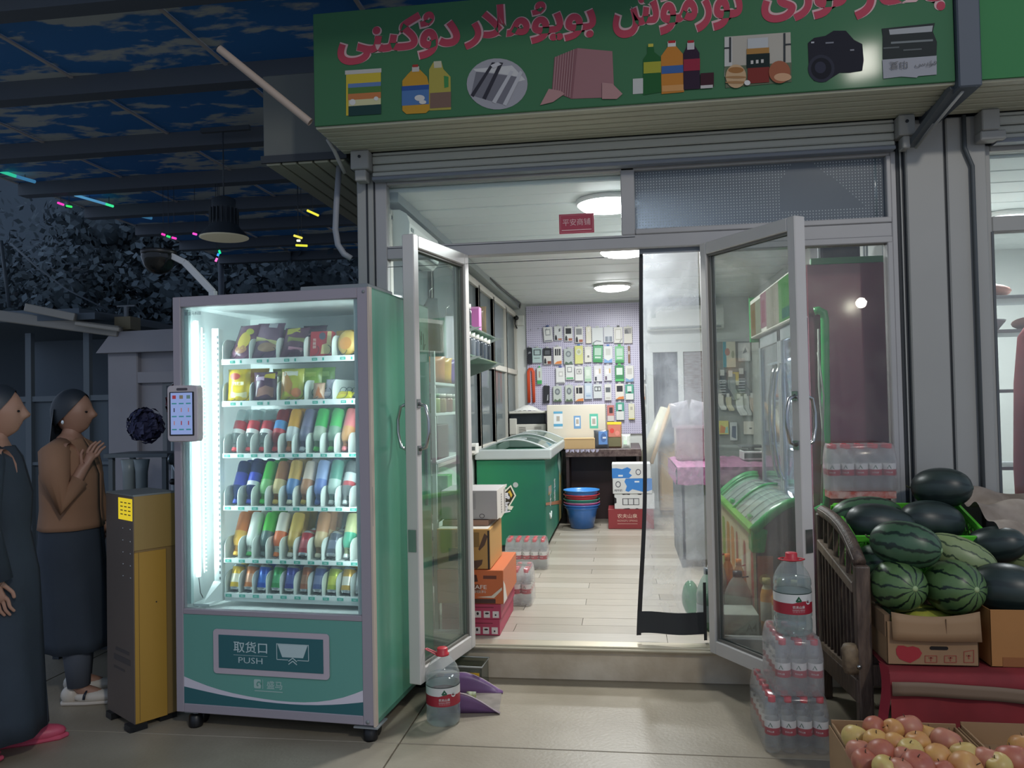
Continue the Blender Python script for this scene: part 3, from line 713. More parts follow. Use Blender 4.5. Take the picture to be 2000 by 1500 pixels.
# camera on its arm above the machine
A = [Vector((.136, .06, 1.965)), Vector((.136, .06, 1.995)), Vector((-.010, .06, 2.135)), Vector((-.110, .06, 2.185))]
ar = V(MB().bar(A[0], A[1], .03, .03, 0, (0, 1, 0)).bar(A[1] - Vector((0, 0, .006)), A[2], .030, .022, 0, (0, 1, 0)).bar(A[2], A[3], .028, .020, 0, (0, 1, 0)), 'camera_arm', M('arm_white', '#b9bdc0', .35), bevel=.003)
dm = V(MB().lathe([(.075, .03), (.078, .0), (.074, -.015), (.064, -.042), (.046, -.064), (.022, -.076), (0, -.079)], 0, 24, T(-.148, .06, 2.165)), 'camera_dome', GL('dome_clear', '#5c6468', rough=.02, haze=.06, hazec='#7f888c'), ar)
V(MB().lathe([(0, .034), (.078, .034), (.080, .02), (.076, .012), (0, .012)], 0, 24, T(-.148, .06, 2.165)).ell((-.148, .06, 2.135), (.06, .06, .05)), 'camera_base', m_black, ar)
# pale carton lying on top
tag(MB().box(.45, .80, .30, .62, 1.967, 2.03, 0, VMX).build('flat_carton', M('carton_grey', '#8f9196', .6), bevel=.004), 'flat grey carton lying on top of the vending machine', 'carton')

# ---------------------------------------------------------------- trays: shelf, dividers, tags, spirals
m_tag = M('tag_teal', '#35a190', .4); m_tagw = M('tag_white', '#e3eeec', .4); m_coil = M('coil_dark', '#3a4247', .35, metal=.5); m_div = M('divider_white', '#dfe6e2', .3)
TZ = [1.680, 1.482, 1.236, .990, .745, .583]
TY0, TY1, TX0 = .150, .56, .118
PITCH = [.140, .140, .0705, .0705, .0705, .0705]
NUMS = [['00%d' % i for i in range(1, 6)], ['011', '012', '013', '014', '015']] + [['0%d%d' % (r_, i) for i in range(1, 11)] for r_ in (2, 3, 4, 5)]
NUMS[5] = ['05%d' % i for i in range(1, 10)] + ['060']; NUMS[4][9] = '050'; NUMS[3][9] = '040'; NUMS[2][9] = '030'
def div_poly(h, d):
    r_ = .045; p = [(TY0 + .004, -.004), (TY0 + .004, h - r_)]
    for i in range(1, 7):
        a = PI - PI / 2 * i / 6; p.append((TY0 + .004 + r_ + r_ * math.cos(a), h - r_ + r_ * math.sin(a)))
    return p + [(d, h), (d, -.004)]
for r_ in range(6):
    z = TZ[r_]; n = 5 if r_ < 2 else 10; pw = PITCH[r_]
    sh_ = .020 if r_ < 2 else .015
    tr = V(MB().box(TX0, .84, TY0 + .004, TY1, z - .006, z).box(TX0, .84, TY0, TY0 + .005, z - .004 - sh_, z + .002), 'tray', m_vwhite)
    hh = [.098, .092, .092, .092, .098, .100][r_]
    mb0 = MB().prism([(y, q) for y, q in div_poly(hh, TY1 - .02)], -.0016, .0016, 0, T(0, 0, z) @ Matrix(((0, 0, 1, 0), (1, 0, 0, 0), (0, 1, 0, 0), (0, 0, 0, 1))))
    d0 = V(mb0, 'divider', m_div, tr)
    for i in range(n + 1):
        o = d0 if i == 0 else d0.copy()
        if i: COL.objects.link(o)
        o.location = (TX0 + i * pw + .003, 0, 0)
    # tags with the slot numbers
    for i in range(n):
        xa = TX0 + i * pw + (.045 if r_ < 2 else .008)
        tw = .026 if r_ < 2 else .031
        zc = z - .002 - sh_ / 2
        mb = MB().box(xa, xa + tw, TY0 - .0012, TY0, zc - .0065, zc + .0065, 0).text(NUMS[r_][i], .007, T(xa + tw / 2, TY0 - .0016, zc) @ FRONT, 1)
        if r_ < 2: mb.box(xa + .052, xa + .060, TY0 - .0012, TY0, zc - .0065, zc + .0065, 0)
        V(mb, 'price_tag', [m_tag, m_tagw], tr, recalc=False)
    # spiral coils
    co = []
    R_ = .026 if r_ < 2 else .0225
    turns = 5
    for q in range(turns * 14 + 1):
        a = 2 * PI * q / 14 - PI / 2; co.append((R_ * math.cos(a), TY0 + .012 + q / 14 * .062, R_ * math.sin(a)))
    c0 = V(MB().tube(co, .0013, 0, 5), 'coil', m_coil, tr)
    first = True
    for i in range(n):
        for xx in ((.040, .100) if r_ < 2 else (.042,)):
            o = c0 if first else c0.copy()
            if not first: COL.objects.link(o)
            first = False
            o.location = (TX0 + i * pw + xx, 0, z + R_ + .003)

# ---------------------------------------------------------------- goods in the machine
BOT = {}
def bottle_proto(name, cap, body, label, kind='plain', label2=None, clear=False):
    """a drink bottle standing on its cap (that is how the machine holds it): origin at the cap, z up to its base"""
    t = bpy.data.objects.new('drink_bottle', None); COL.objects.link(t)
    mb_ = GL('pet_' + body.lstrip('#'), body, haze=.25 if clear else .72, hazec=body, rough=.08)
    R_ = .0295
    prof = [(.0125, .016), (.0135, .024), (.0125, .030), (.018, .044), (.026, .060), (R_, .075), (R_, .082)]
    top_ = [(R_, .150), (R_ * .94, .160), (R_, .172), (R_, .196), (R_ * .9, .207), (R_ * .72, .210), (0, .204)]
    b = MB().lathe(prof, 0, 18, caps=False).lathe(top_, 0, 18, caps=False).lathe([(R_ - .0005, .082), (R_ - .0005, .150)], 0, 18, caps=False)
    b.build('bottle_body', mb_, t, world=False)
    l1 = M('lab_' + label.lstrip('#'), label, .35)
    if kind == 'sleeve':
        l2 = M('lab_' + (label2 or label).lstrip('#'), label2 or label, .35)
        MB().lathe([(.0185, .044), (.0265, .060), (R_ + .0004, .075), (R_ + .0004, .115), (R_ + .0004, .196), (R_ * .9, .208)], [1, 1, 1, 0, 0], 18, caps=False).build('sleeve_label', [l1, l2], t, world=False)
    else:
        l2 = M('lab_' + (label2 or label).lstrip('#'), label2 or label, .35)
        MB().lathe([(R_ + .0004, .084), (R_ + .0004, .106), (R_ + .0004, .149)], [1, 0], 18, caps=False).build('label_band', [l1, l2], t, world=False)
    MB().lathe([(.0135, 0), (.0145, .002), (.0145, .015), (.0125, .017)], 0, 14).build('cap', M('cap_' + cap.lstrip('#'), cap, .4), t, world=False)
    return t
def can_proto(c1, c2='#c9ccd0', slim=False):
    t = bpy.data.objects.new('drink_can', None); COL.objects.link(t)
    R_ = .0265 if slim else .031; H_ = .135 if slim else .120
    MB().lathe([(R_ * .80, 0), (R_ * .86, .003), (R_, .012), (R_, H_ - .012), (R_ * .86, H_ - .003), (R_ * .82, H_), (0, H_ - .004)], [1, 1, 0, 1, 1, 1], 20, caps=False).build('can_body', [M('can_' + c1.lstrip('#'), c1, .28, metal=.35), M('can_silver', '#c9ccd0', .25, metal=.8)], t, world=False)
    MB().lathe([(R_ + .0003, H_ * .28), (R_ + .0003, H_ * .62)], 0, 20, caps=False).build('printed_band', M('lab_' + c2.lstrip('#'), c2, .3, metal=.2), t, world=False)
    MB().lathe([(R_ * .78, .004), (0, .005)], 0, 16, caps=False).build('lid', M('can_silver'), t, world=False)
    return t
def put(proto, lx, ly, lz, tilt, label, cat, group, yaw=0.0, sc=1.0):
    o = copy_tree(proto); o.matrix_world = VMX @ T(lx, ly, lz) @ RX(-R(tilt)) @ RZ(yaw) @ Matrix.Diagonal((sc, sc, sc, 1))
    tag(o, label, cat, group); return o
def B(cap, body, label, kind='sleeve', label2=None, clear=False): return ('b', cap, body, label, kind, label2, clear)
WATER = B('#d0383f', '#e4ecec', '#c2303c', 'plain', '#f0f2f0', True)
rows = {
 2: [(WATER, 'clear water bottle with red and white band'), (WATER, 'clear water bottle with red and white band'), (WATER, 'clear water bottle with red and white band'),
     (B('#d23a3c', '#b8474a', '#5c9ad8', 'plain', '#c8444a'), 'red soda bottle with blue label'), (B('#d0764c', '#e0a04c', '#e3a43a', 'sleeve', '#d9dde0'), 'yellow orange juice bottle in printed sleeve'),
     (B('#e9ecf0', '#6a6a84', '#7a7694', 'sleeve', '#6c6c86'), 'grey violet juice bottle in printed sleeve'), (B('#58c24a', '#8fb28a', '#3fae58', 'sleeve', '#aab8a6'), 'green topped pale tea bottle'),
     (B('#4fc24f', '#6f9b72', '#48b460', 'sleeve', '#7d9c88'), 'bright green lime drink bottle'), (B('#e87f84', '#e29a6c', '#e8898c', 'sleeve', '#dba06a'), 'pink peach drink bottle'), (B('#d8d8d8', '#d0d4d0', '#c8a8a8', 'sleeve'), 'pale milk drink bottle')],
 3: [(B('#3446a8', '#2f4a8c', '#2438b0', 'plain', '#2438b0'), 'dark blue cola bottle with blue band'), (B('#3446a8', '#2c3c7c', '#2438b0', 'plain', '#d8dae6'), 'dark blue cola bottle with round white emblem'),
     (B('#3ac04a', '#5cae50', '#3fae3c', 'sleeve', '#7ab872'), 'green tea bottle with yellow-green wrap'), (B('#d8b45c', '#a8703c', '#9a6236', 'sleeve', '#d8bf86'), 'brown iced tea bottle with gold neck'),
     (B('#ece8cc', '#5a86bc', '#c8a050', 'sleeve', '#5d88be'), 'white, gold and blue tea bottle'), (B('#d8b45c', '#b9805a', '#e8d4c4', 'sleeve', '#b9805a'), 'milk tea bottle with cream label'),
     (B('#6a80c4', '#7f93cc', '#9fb0dc', 'sleeve', '#6f86c6'), 'pale blue sports drink bottle'), (B('#e4eae8', '#86aaa0', '#5a9484', 'sleeve', '#b4cac2'), 'sea green water bottle with white code'),
     (B('#d8dcdc', '#b9c0c2', '#dadfe0', 'plain', '#c8565c'), 'white labelled soda bottle'), (B('#c8ccd0', '#a8b0b4', '#c8d0d4', 'plain'), 'plain clear soda bottle')],
 4: [(B('#e8b23c', '#e8a53a', '#e07a34', 'sleeve', '#ecb446'), 'orange juice bottle with amber neck'), (B('#36a04c', '#eef0ea', '#eceee8', 'sleeve', '#e6ece6'), 'white yoghurt bottle with green cap'),
     (B('#4a5a5a', '#4f6664', '#48b43c', 'sleeve', '#566c6c'), 'grass green bottle with dark neck'), (B('#ee7a3a', '#eeeae2', '#ece6dc', 'sleeve', '#e8703c'), 'white rose drink bottle with orange cap'),
     (B('#eee8dc', '#d8b45e', '#d8b660', 'sleeve', '#d0ab58'), 'gold bottle with navy oval label'), ('c', '#b3303e', '#c8606a', 'red soda can'),
     (B('#e6dcc0', '#b88a62', '#c08a66', 'sleeve', '#d0b48a'), 'copper brown bottle with cream cap'), ('c', '#5a6070', '#8088a0', 'slate grey tall can'),
     (B('#e8eeea', '#d8dcae', '#dadba8', 'sleeve', '#58b494'), 'pale lemon bottle with green shoulder'), (B('#e0e0d8', '#c8c8b8', '#d0d0b8', 'sleeve'), 'pale cream bottle')],
 5: [('c', '#e2b52e', '#f0e8d0', 'yellow beer can with white foam print'), ('c', '#cf7c4a', '#d8a084', 'copper orange can'), ('c', '#2356c0', '#3f78d8', 'bright blue can'), ('c', '#2f9c50', '#58b878', 'green can'),
     ('c', '#3a429c', '#5a66b4', 'deep blue can'), ('s', '#b86a4a', '#c88c70', 'slim copper can'), ('c', '#5a66a0', '#8a92bc', 'grey blue can'), ('c', '#b4c046', '#d8d85a', 'lime yellow can'), ('c', '#d2a54e', '#e8e2d4', 'gold can with white band'), ('c', '#a0a4a8', '#c0c4c8', 'plain silver can')]}
ORD = ['first', 'second', 'third', 'fourth', 'fifth', 'sixth', 'seventh', 'eighth', 'ninth', 'tenth']
RN = {0: 'top', 1: 'second', 2: 'third', 3: 'fourth', 4: 'fifth', 5: 'bottom'}
protos = {}
for r_, items in rows.items():
    for i, it in enumerate(items):
        if isinstance(it[0], tuple): key, desc = it[0], it[1]
        else: key, desc = it[:3], it[3]
        if key not in protos:
            protos[key] = bottle_proto('b', *key[1:]) if key[0] == 'b' else can_proto(key[1], key[2], key[0] == 's')
        cat = 'bottle' if key[0] == 'b' else 'can'
        for dpt in range(3):
            if dpt == 2 and (i > 8 or r_ == 5): continue
            lx = TX0 + i * .0705 + .0395 + random.uniform(-.002, .002); ly = TY0 + .036 + dpt * .068
            tl = 27 + random.uniform(-3, 3) if r_ != 5 else 20 + random.uniform(-3, 3)
            wh = ('frontmost', 'behind the frontmost', 'third back')[dpt]
            put(protos[key], lx, ly, TZ[r_] + .009, tl, f'{desc}, {RN[r_]} shelf, {ORD[i]} lane, {wh}', cat, f'drinks on the {RN[r_]} shelf of the vending machine', yaw=random.uniform(-.4, .4), sc=1.0 if r_ != 5 else (.98 if key[0] == 'c' else .9))
    # extra prints on single bottles
for k_ in protos.values():
    for c in [k_] + list(k_.children_recursive): bpy.data.objects.remove(c)
KID.clear()

def packet(mb, w_, h_, t_, m=0, edge=.008, nx=10, nz=10, wr=.003, seed=0):
    """a pillow bag in its own axes: x width, y thickness, z height, crimped ends"""
    rn = random.Random(seed)
    ph = [rn.uniform(0, 6) for _ in range(6)]
    for sd in (-1, 1):
        def fn(u, v):
            x = (u - .5) * w_; z = v * h_
            e = max(0, min(1, min(v, 1 - v) / .14)); ee = math.sin(e * PI / 2); s_ = math.sin(u * PI) ** .6 if 0 < u < 1 else 0
            b = t_ / 2 * ee * s_ + wr * math.sin(u * 11 + ph[0]) * math.sin(v * 9 + ph[1]) * ee * s_
            x *= 1 + .05 * (1 - ee)
            return (x, sd * (b + .0004), z)
        mb.grid(fn, nx, nz, m, True)
    return mb
def bag(lx, ly, r_, w_, h_, t_, col, tilt, desc, prints, yaw=0, seed=0, cat='packet', name='snack_packet', lz=.004, group=None):
    t = bpy.data.objects.new(name, None); COL.objects.link(t)
    packet(MB(), w_, h_, t_, 0, seed=seed).build('wrapper', M('wrap_' + col.lstrip('#'), col, .25, spec=.6, var=.15, vscale=25), t, world=False)
    for nm, poly, pc in prints:
        mb = MB(); q = [(a * w_, b * h_) for a, b in poly]
        ax = [p[0] for p in q]; az = [p[1] for p in q]; cx, cz = sum(ax) / len(ax), sum(az) / len(az)
        def onbag(p):
            u = p[0] / w_ + .5; v = p[1] / h_; e = max(0, min(1, min(v, 1 - v) / .14)); ee = math.sin(e * PI / 2)
            return (p[0], -(t_ / 2 * ee * max(0, math.sin(u * PI)) ** .6 + .0035), p[1])
        vs = [onbag((cx, cz))]; n_ = len(q)
        for k_ in (.5, 1): vs += [onbag((cx + (a - cx) * k_, cz + (b - cz) * k_)) for a, b in q]
        fs = [(0, 1 + i, 1 + (i + 1) % n_) for i in range(n_)] + [(1 + i, 1 + n_ + i, 1 + n_ + (i + 1) % n_, 1 + (i + 1) % n_) for i in range(n_)]
        mb.add(vs, fs, 0, True).build(nm, M('wp_' + pc.lstrip('#'), pc, .3), t, world=False, recalc=False)
    t.matrix_world = VMX @ T(lx, ly, TZ[r_] + lz) @ RZ(yaw) @ RX(-R(tilt))
    return tag(t, desc, cat, group)
E_ = lambda cx, cy, w_, h_, n=14: ellipse(w_, h_, n, cx, cy)
Q = lambda a, b, c, d: [(a, b), (c, b), (c, d), (a, d)]
SX = lambda i: TX0 + i * .140 + .070
G1 = 'snacks on the two upper shelves of the vending machine'
bag(SX(0) + .005, .185, 0, .125, .185, .055, '#7a4a66', 26, 'purple bag of bread with round yellow print, front of slot 001', [('oval_print', E_(.12, .45, .5, .5), '#c8b04a'), ('photo_print', E_(.1, .2, .5, .24), '#a87a5c'), ('leaf_print', E_(.25, .72, .3, .18), '#b9b84e')], -.2, 1, group=G1)
bag(SX(0) + .035, .26, 0, .12, .17, .05, '#6e4460', 26, 'purple bag of bread behind the front one at slot 001', [('oval_print', E_(0, .5, .4, .4), '#b9a04a')], -.1, 2, group=G1)
bag(SX(1) + .0, .185, 0, .13, .195, .055, '#84627c', 28, 'mauve and cream bread bag with brown roll print at slot 002', [('roll_print', E_(.05, .22, .7, .26), '#b08a72'), ('band_print', [(-.45, .44), (.42, .28), (.42, .42), (-.45, .58)], '#d9cf96'), ('code_print', Q(.0, .78, .3, .92), '#cfc9d4')], .15, 3, group=G1)
bag(SX(1) + .06, .27, 0, .12, .16, .05, '#9a7a72', 25, 'pinkish brown bread bag behind the mauve one', [('roll_print', E_(0, .5, .5, .3), '#b58c6c')], .1, 4, group=G1)
bag(SX(2) - .005, .185, 0, .12, .16, .055, '#6b3f58', 27, 'dark plum bread bag with yellow tab and green print at slot 003', [('tab_print', [(-.3, .68), (.25, .74), (.2, .92), (-.32, .88)], '#c9bf50'), ('green_print', Q(-.2, .42, .48, .60), '#9a9a5a'), ('pink_print', Q(-.1, .15, .48, .26), '#c58aa0')], .05, 5, group=G1)
bag(SX(2) + .05, .26, 0, .12, .17, .05, '#4a2c44', 22, 'very dark plum bread bag behind slot 003', [('pink_print', Q(-.4, .6, .4, .7), '#a56a86')], 0, 6, group=G1)
# red cake box and yellow box
def cbox_thing(name, lx, ly, z, d, cols, tilt, desc, cat, prints, yaw=0):
    t = bpy.data.objects.new(name, None); COL.objects.link(t)
    MB().box(-d[0] / 2, d[0] / 2, 0, d[1], 0, d[2]).build('carton', M('box_' + cols.lstrip('#'), cols, .4), t, world=False, bevel=.002)
    for nm, poly, pc in prints:
        MB().sheet([(a * d[0], b * d[2]) for a, b in poly], 0, 0, T(0, -.0006, 0) @ FRONT).build(nm, M('wp_' + pc.lstrip('#'), pc, .4), t, world=False, recalc=False)
    t.matrix_world = VMX @ T(lx, ly, z) @ RZ(yaw) @ RX(-R(tilt)); return tag(t, desc, cat, G1)
rb = cbox_thing('cake_box', SX(3) + .002, .182, TZ[0] + .004, (.108, .04, .118), '#b5343f', 8, 'red cake box with a cream corner at slot 004', 'box', [('cream_print', [(.0, .08), (.46, .08), (.46, .98), (.28, .98), (.25, .5), (.05, .45)], '#d9c68e'), ('oval_print', E_(.05, .8, .3, .3), '#5a5668')], .05)
MB().text('蛋黄派', .016, T(-.032, -.0014, .06) @ FRONT @ RZ(PI / 2), 0, bold=.01).build('lettering', M('wp_e8c9c0', '#e8c9c0', .4), rb, world=False, recalc=False)
cbox_thing('snack_box', SX(3) + .065, .30, TZ[0] + .055, (.10, .06, .075), '#e3b536', 0, 'yellow carton standing behind the red cake box', 'box', [('side_print', Q(-.4, .2, .4, .6), '#d49c2c')], -.35)
tt = thing('cake_bag', 'round yellow cake bag at the last slot of top shelf', 'packet', (0, 0, 0), 0, G1)
MB().ell((0, 0, .06), (.10, .05, .12), 0, 16, 10).build('wrapper', M('wrap_e0b860', '#dcb560', .3), tt, world=False)
MB().sheet(ellipse(.06, .06, 14, 0, .05), 0, 0, T(0, -.0262, 0) @ FRONT).build('photo_print', M('wp_c98a4a', '#c98a4a', .4), tt, world=False, recalc=False)
tt.matrix_world = VMX @ T(SX(4) - .01, .19, TZ[0] + .004) @ RX(-R(12))
# second shelf
b1 = bag(SX(0) - .0, .178, 1, .112, .150, .045, '#e8c51e', 6, 'bright yellow snack packet with red oval at slot 011', [('oval_print', E_(-.1, .75, .5, .22), '#b0402c'), ('photo_print', Q(-.25, .08, .42, .26), '#e6d9a8')], .05, 7, group=G1)
MB().text('麻辣酥', .018, T(.01, -.0262, .078) @ FRONT, 0, bold=.02).build('lettering', M('wp_f4f0dc', '#f4f0dc', .4), b1, world=False, recalc=False)
bag(SX(0) + .05, .26, 1, .11, .155, .04, '#dca62c', 6, 'amber snack packet behind the bright yellow one', [('band_print', Q(-.3, .7, .3, .85), '#c8842c')], .1, 8, group=G1)
bag(SX(1) - .002, .178, 1, .115, .132, .045, '#5a3450', 6, 'dark purple snack packet with yellow flash at slot 012', [('flash_print', [(.0, .78), (.45, .74), (.45, .95), (.1, .9)], '#d8c030'), ('word_print', Q(-.35, .68, .05, .82), '#c4a4c0'), ('photo_print', [(-.3, .1), (.4, .08), (.42, .42), (.1, .5), (-.2, .4)], '#a4766a')], .05, 9, group=G1)
bag(SX(1) + .045, .26, 1, .11, .15, .04, '#86904a', 5, 'olive snack packet behind the purple one', [('tab_print', Q(-.2, .75, .3, .9), '#a8b060')], .0, 10, group=G1)
b2 = bag(SX(2) - .004, .178, 1, .112, .145, .045, '#b9b83c', 8, 'yellow-green crisps packet with brown print at slot 013', [('brown_print', [(-.48, .05), (.05, .05), (.1, .5), (-.2, .85), (-.42, .9)], '#b98440'), ('disc_print', E_(.25, .2, .4, .3), '#c8794a'), ('word_print', Q(-.3, .74, .3, .9), '#e2dfd0')], .05, 11, group=G1)
bag(SX(2) + .05, .255, 1, .11, .150, .04, '#9ec040', 8, 'lime green crisps packet just behind slot 013', [('band_print', Q(-.2, .7, .3, .85), '#b8d058')], .05, 12, group=G1)
bag(SX(2) + .085, .32, 1, .11, .155, .04, '#7fae48', 8, 'mid green crisps packet third in line at slot 013', [('band_print', Q(-.2, .7, .3, .85), '#a0c468')], .05, 13, group=G1)
bag(SX(3) - .01, .182, 1, .055, .075, .03, '#c9a084', 10, 'small clear packet of orange nibbles at slot 014', [('photo_print', [(-.4, .05), (.4, .05), (.05, .75)], '#c8794a')], .1, 14, group=G1)
bag(SX(3) + .035, .19, 1, .06, .095, .03, '#c4c3d4', 18, 'small pale lilac packet at slot 014', [('photo_print', Q(-.3, .1, .35, .3), '#d9d4de')], -.2, 15, group=G1)
bag(SX(4) - .03, .19, 1, .08, .04, .03, '#d8cc3a', 50, 'flat yellow packet lying low in slot 015', [('band_print', Q(-.3, .3, .3, .6), '#c4a82c')], 0, 16, group=G1)
# ================================================================ INSIDE THE SHOP
FZ = .19
LAMPW = [40, 40, 34]
for (x, y), lb, pw in zip(((-.06, 4.66), (.03, 6.18), (-.085, 8.1)), ('round ceiling lamp nearest the shop door, seen through the transom', 'round ceiling lamp in the middle of the shop', 'round ceiling lamp deepest in the shop, by the back wall'), LAMPW):
    t = thing('ceiling_lamp', lb, 'lamp', (x, y, 2.616), 0, 'round ceiling lamps in the shop')
    MB().lathe([(.180, -.026), (.185, -.020), (.186, 0), (0, 0)], 0, 32, T(x, y, 2.616), caps=False).build('rim', M('lamp_rim', '#d8d8d4', .4), t)
    MB().lathe([(0, -.062), (.10, -.059), (.155, -.048), (.180, -.026)], 0, 32, T(x, y, 2.616), caps=False).build('diffuser', EM('lamp_diffuser', '#fbfdff', 13), t)
    lamp('lamp_light', 'AREA', (x, y, 2.545), pw, (.97, .99, 1.0), .34, (x, y, 0), 'DISK')

def carton(name, lab, cat, b, mats, prints=(), group=None, rz=0, bevel=.003, body='carton', rx=0):
    """a box b=(x0,x1,y0,y1,z0,z1) as body plus flat prints [(part name, face, polygon in 0..1, colour)] and text prints"""
    cx, cy = (b[0] + b[1]) / 2, (b[2] + b[3]) / 2
    t = thing(name, lab, cat, (cx, cy, b[4]), rz, group)
    if rx: t.rotation_euler[0] = rx
    w_, d_, h_ = b[1] - b[0], b[3] - b[2], b[5] - b[4]
    MB().box(-w_ / 2, w_ / 2, -d_ / 2, d_ / 2, 0, h_).build(body, mats, t, world=False, bevel=bevel)
    for pr in prints:
        nm, face, poly, col = pr[:4]
        X = {'F': T(-w_ / 2, -d_ / 2 - .0007, 0) @ FRONT @ Matrix.Diagonal((w_, h_, 1, 1)), 'R': T(w_ / 2 + .0007, -d_ / 2, 0) @ RZ(PI / 2) @ FRONT @ Matrix.Diagonal((d_, h_, 1, 1)),
             'L': T(-w_ / 2 - .0007, d_ / 2, 0) @ RZ(-PI / 2) @ FRONT @ Matrix.Diagonal((d_, h_, 1, 1)), 'T': T(-w_ / 2, -d_ / 2, h_ + .0007) @ Matrix.Diagonal((w_, d_, 1, 1))}[face]
        z = .0 if len(pr) < 5 else pr[4]
        if isinstance(poly, str):
            (tx, ty, tw, th) = pr[5]; dx, dy = (w_, h_) if face == 'F' else (d_, h_) if face in 'RL' else (w_, d_)
            Xt = {'F': T(-w_ / 2, -d_ / 2 - .0014 - z, 0) @ FRONT, 'R': T(w_ / 2 + .0014 + z, -d_ / 2, 0) @ RZ(PI / 2) @ FRONT, 'L': T(-w_ / 2 - .0014 - z, d_ / 2, 0) @ RZ(-PI / 2) @ FRONT, 'T': T(-w_ / 2, -d_ / 2, h_ + .0014 + z)}[face]
            mb = MB().text(poly, th * dy, Xt @ T(tx * dx, ty * dy, 0), 0, w=tw * dx, bold=.01)
        else:
            mb = MB(); polys = poly if isinstance(poly[0][0], (tuple, list)) else [poly]
            off = T(0, -z, 0) if face == 'F' else T(z, 0, 0) if face == 'R' else T(-z, 0, 0) if face == 'L' else T(0, 0, z)
            for q in polys: mb.sheet(q, 0, 0, off @ X)
        mb.build(nm, M('ink_' + col.lstrip('#'), col, .45), t, world=False, recalc=False)
    return t

# ---- air conditioner beside the door, seen through the transom
ac = thing('air_conditioner', 'white air conditioner on the left wall, seen through the transom', 'air conditioner', (-1.21, 4.7, 2.31))
m_acw = M('ac_white', '#e4e7e2', .35)
prof = [(-1.275, 2.315), (-1.205, 2.312), (-1.172, 2.345), (-1.155, 2.40), (-1.153, 2.46), (-1.170, 2.51), (-1.205, 2.533), (-1.275, 2.535)]
MB().prism([(y, z) for y, z in prof], 4.29, 5.05, 0, Matrix(((1, 0, 0, 0), (0, 0, 1, 0), (0, 1, 0, 0), (0, 0, 0, 1)))).build('body', m_acw, ac, bevel=.004)
MB().prism([(x + (.004 if x > -1.2 else 0), z) for x, z in prof], 4.283, 4.291, 0, Matrix(((1, 0, 0, 0), (0, 0, 1, 0), (0, 1, 0, 0), (0, 0, 0, 1)))).build('end_cap', M('ac_end', '#e2e6e0', .4), ac)
MB().box(-1.168, -1.150, 4.4, 5.0, 2.335, 2.345).build('louvre', M('ac_louvre', '#8e9492', .4), ac)
MB().box(-1.157, -1.150, 4.33, 4.38, 2.42, 2.44).build('energy_label', M('label_grey', '#7b8580', .5), ac)

# ---- red sticker on the transom glass
st_ = thing('window_sticker', 'red sticker with pale characters on the transom glass', 'sticker', (-.22, FY + .027, 2.335))
MB().box(-.313, -.130, FY + .026, FY + .029, 2.333, 2.436).build('sticker', M('sticker_red', '#a8364a', .45), st_)
mb = MB().text('平安商铺', .036, T(-.2215, FY + .0245, 2.392) @ FRONT, 0, w=.145)
mb.box(-.30, -.143, FY + .0245, FY + .026, 2.349, 2.353).build('lettering', M('ink_e0b8b8', '#e0b8b8', .5), st_, recalc=False)
mb = MB()
for a, b_ in (((-.306, 2.340), (-.137, 2.340)), ((-.306, 2.429), (-.137, 2.429)), ((-.306, 2.340), (-.306, 2.429)), ((-.137, 2.340), (-.137, 2.429))):
    mb.bar((a[0], FY + .0255, a[1]), (b_[0], FY + .0255, b_[1]), .001, .0015)
mb.build('border', M('ink_c88890', '#c88890', .5), st_)

# ---- door leaves
m_leaf = M('door_white', '#cfcac4', .35, var=.05, vscale=4)
def door(name, lab, hx, hy, fx, fy, handle, glassm, idx):
    L = math.hypot(fx - hx, fy - hy); ang = math.atan2(fy - hy, fx - hx)
    t = bpy.data.objects.new('door_%d' % idx, None); COL.objects.link(t); t.location = (hx, hy, .18); t.rotation_euler = (0, 0, ang)
    tag(t, lab, None, None, 'structure')
    h_ = 2.055; sw_ = .048; dp = .030
    MB().box(0, sw_, -dp, dp, 0, h_).box(L - sw_, L, -dp, dp, 0, h_).box(sw_, L - sw_, -dp, dp, 0, .068).box(sw_, L - sw_, -dp, dp, h_ - .060, h_).build('door_frame', m_leaf, t, world=False, bevel=.004)
    MB().box(sw_, L - sw_, -.004, .004, .068, h_ - .06).build('pane', glassm, t, world=False)
    mb = MB()
    for a, b_ in (((sw_, .07), (sw_, h_ - .06)), ((L - sw_, .07), (L - sw_, h_ - .06)), ((sw_, .074), (L - sw_, .074)), ((sw_, h_ - .064), (L - sw_, h_ - .064))):
        mb.bar((a[0], .012, a[1]), (b_[0], .012, b_[1]), .012, .012).bar((a[0], -.012, a[1]), (b_[0], -.012, b_[1]), .012, .012)
    mb.build('glazing_bead', M('bead_grey', '#77736c', .6), t, world=False)
    for s_ in (-1, 1):
        hb_ = MB().tube([(L - .024, s_ * dp, 1.275), (L - .024, s_ * (dp + .035), 1.262), (L - .024, s_ * (dp + .050), 1.20), (L - .024, s_ * (dp + .050), 1.14), (L - .024, s_ * (dp + .035), 1.075), (L - .024, s_ * dp, 1.062)], .0085, 0, 10)
        for z in (1.275, 1.062): hb_.cbox((L - .024, s_ * (dp + .002), z), (.034, .004, .04))
        hb_.build('handle', M('chrome', '#b8b8b4', .2, metal=.9), t, world=False)
    MB().box(L - .052, L - .044, -.018, .018, h_ - .02, h_ + .004).box(L + .0, L + .004, -.02, .02, .6, .7).build('latch', M('chrome'), t, world=False)
    for z in (.25, 1.0, 1.75):
        MB().tube([(-.004, 0, z), (-.004, 0, z + .09)], .012, 0, 8).build('hinge', M('hinge_grey', '#8d8984', .4), t, world=False)
    return t
door('door', 'glass door leaf opened outward beside the vending machine', -.822, 4.145, -.965, 3.555, 1, GL('door_glass', '#f1f8f5', haze=.05, hazec='#b7c4be', rough=.01), 1)
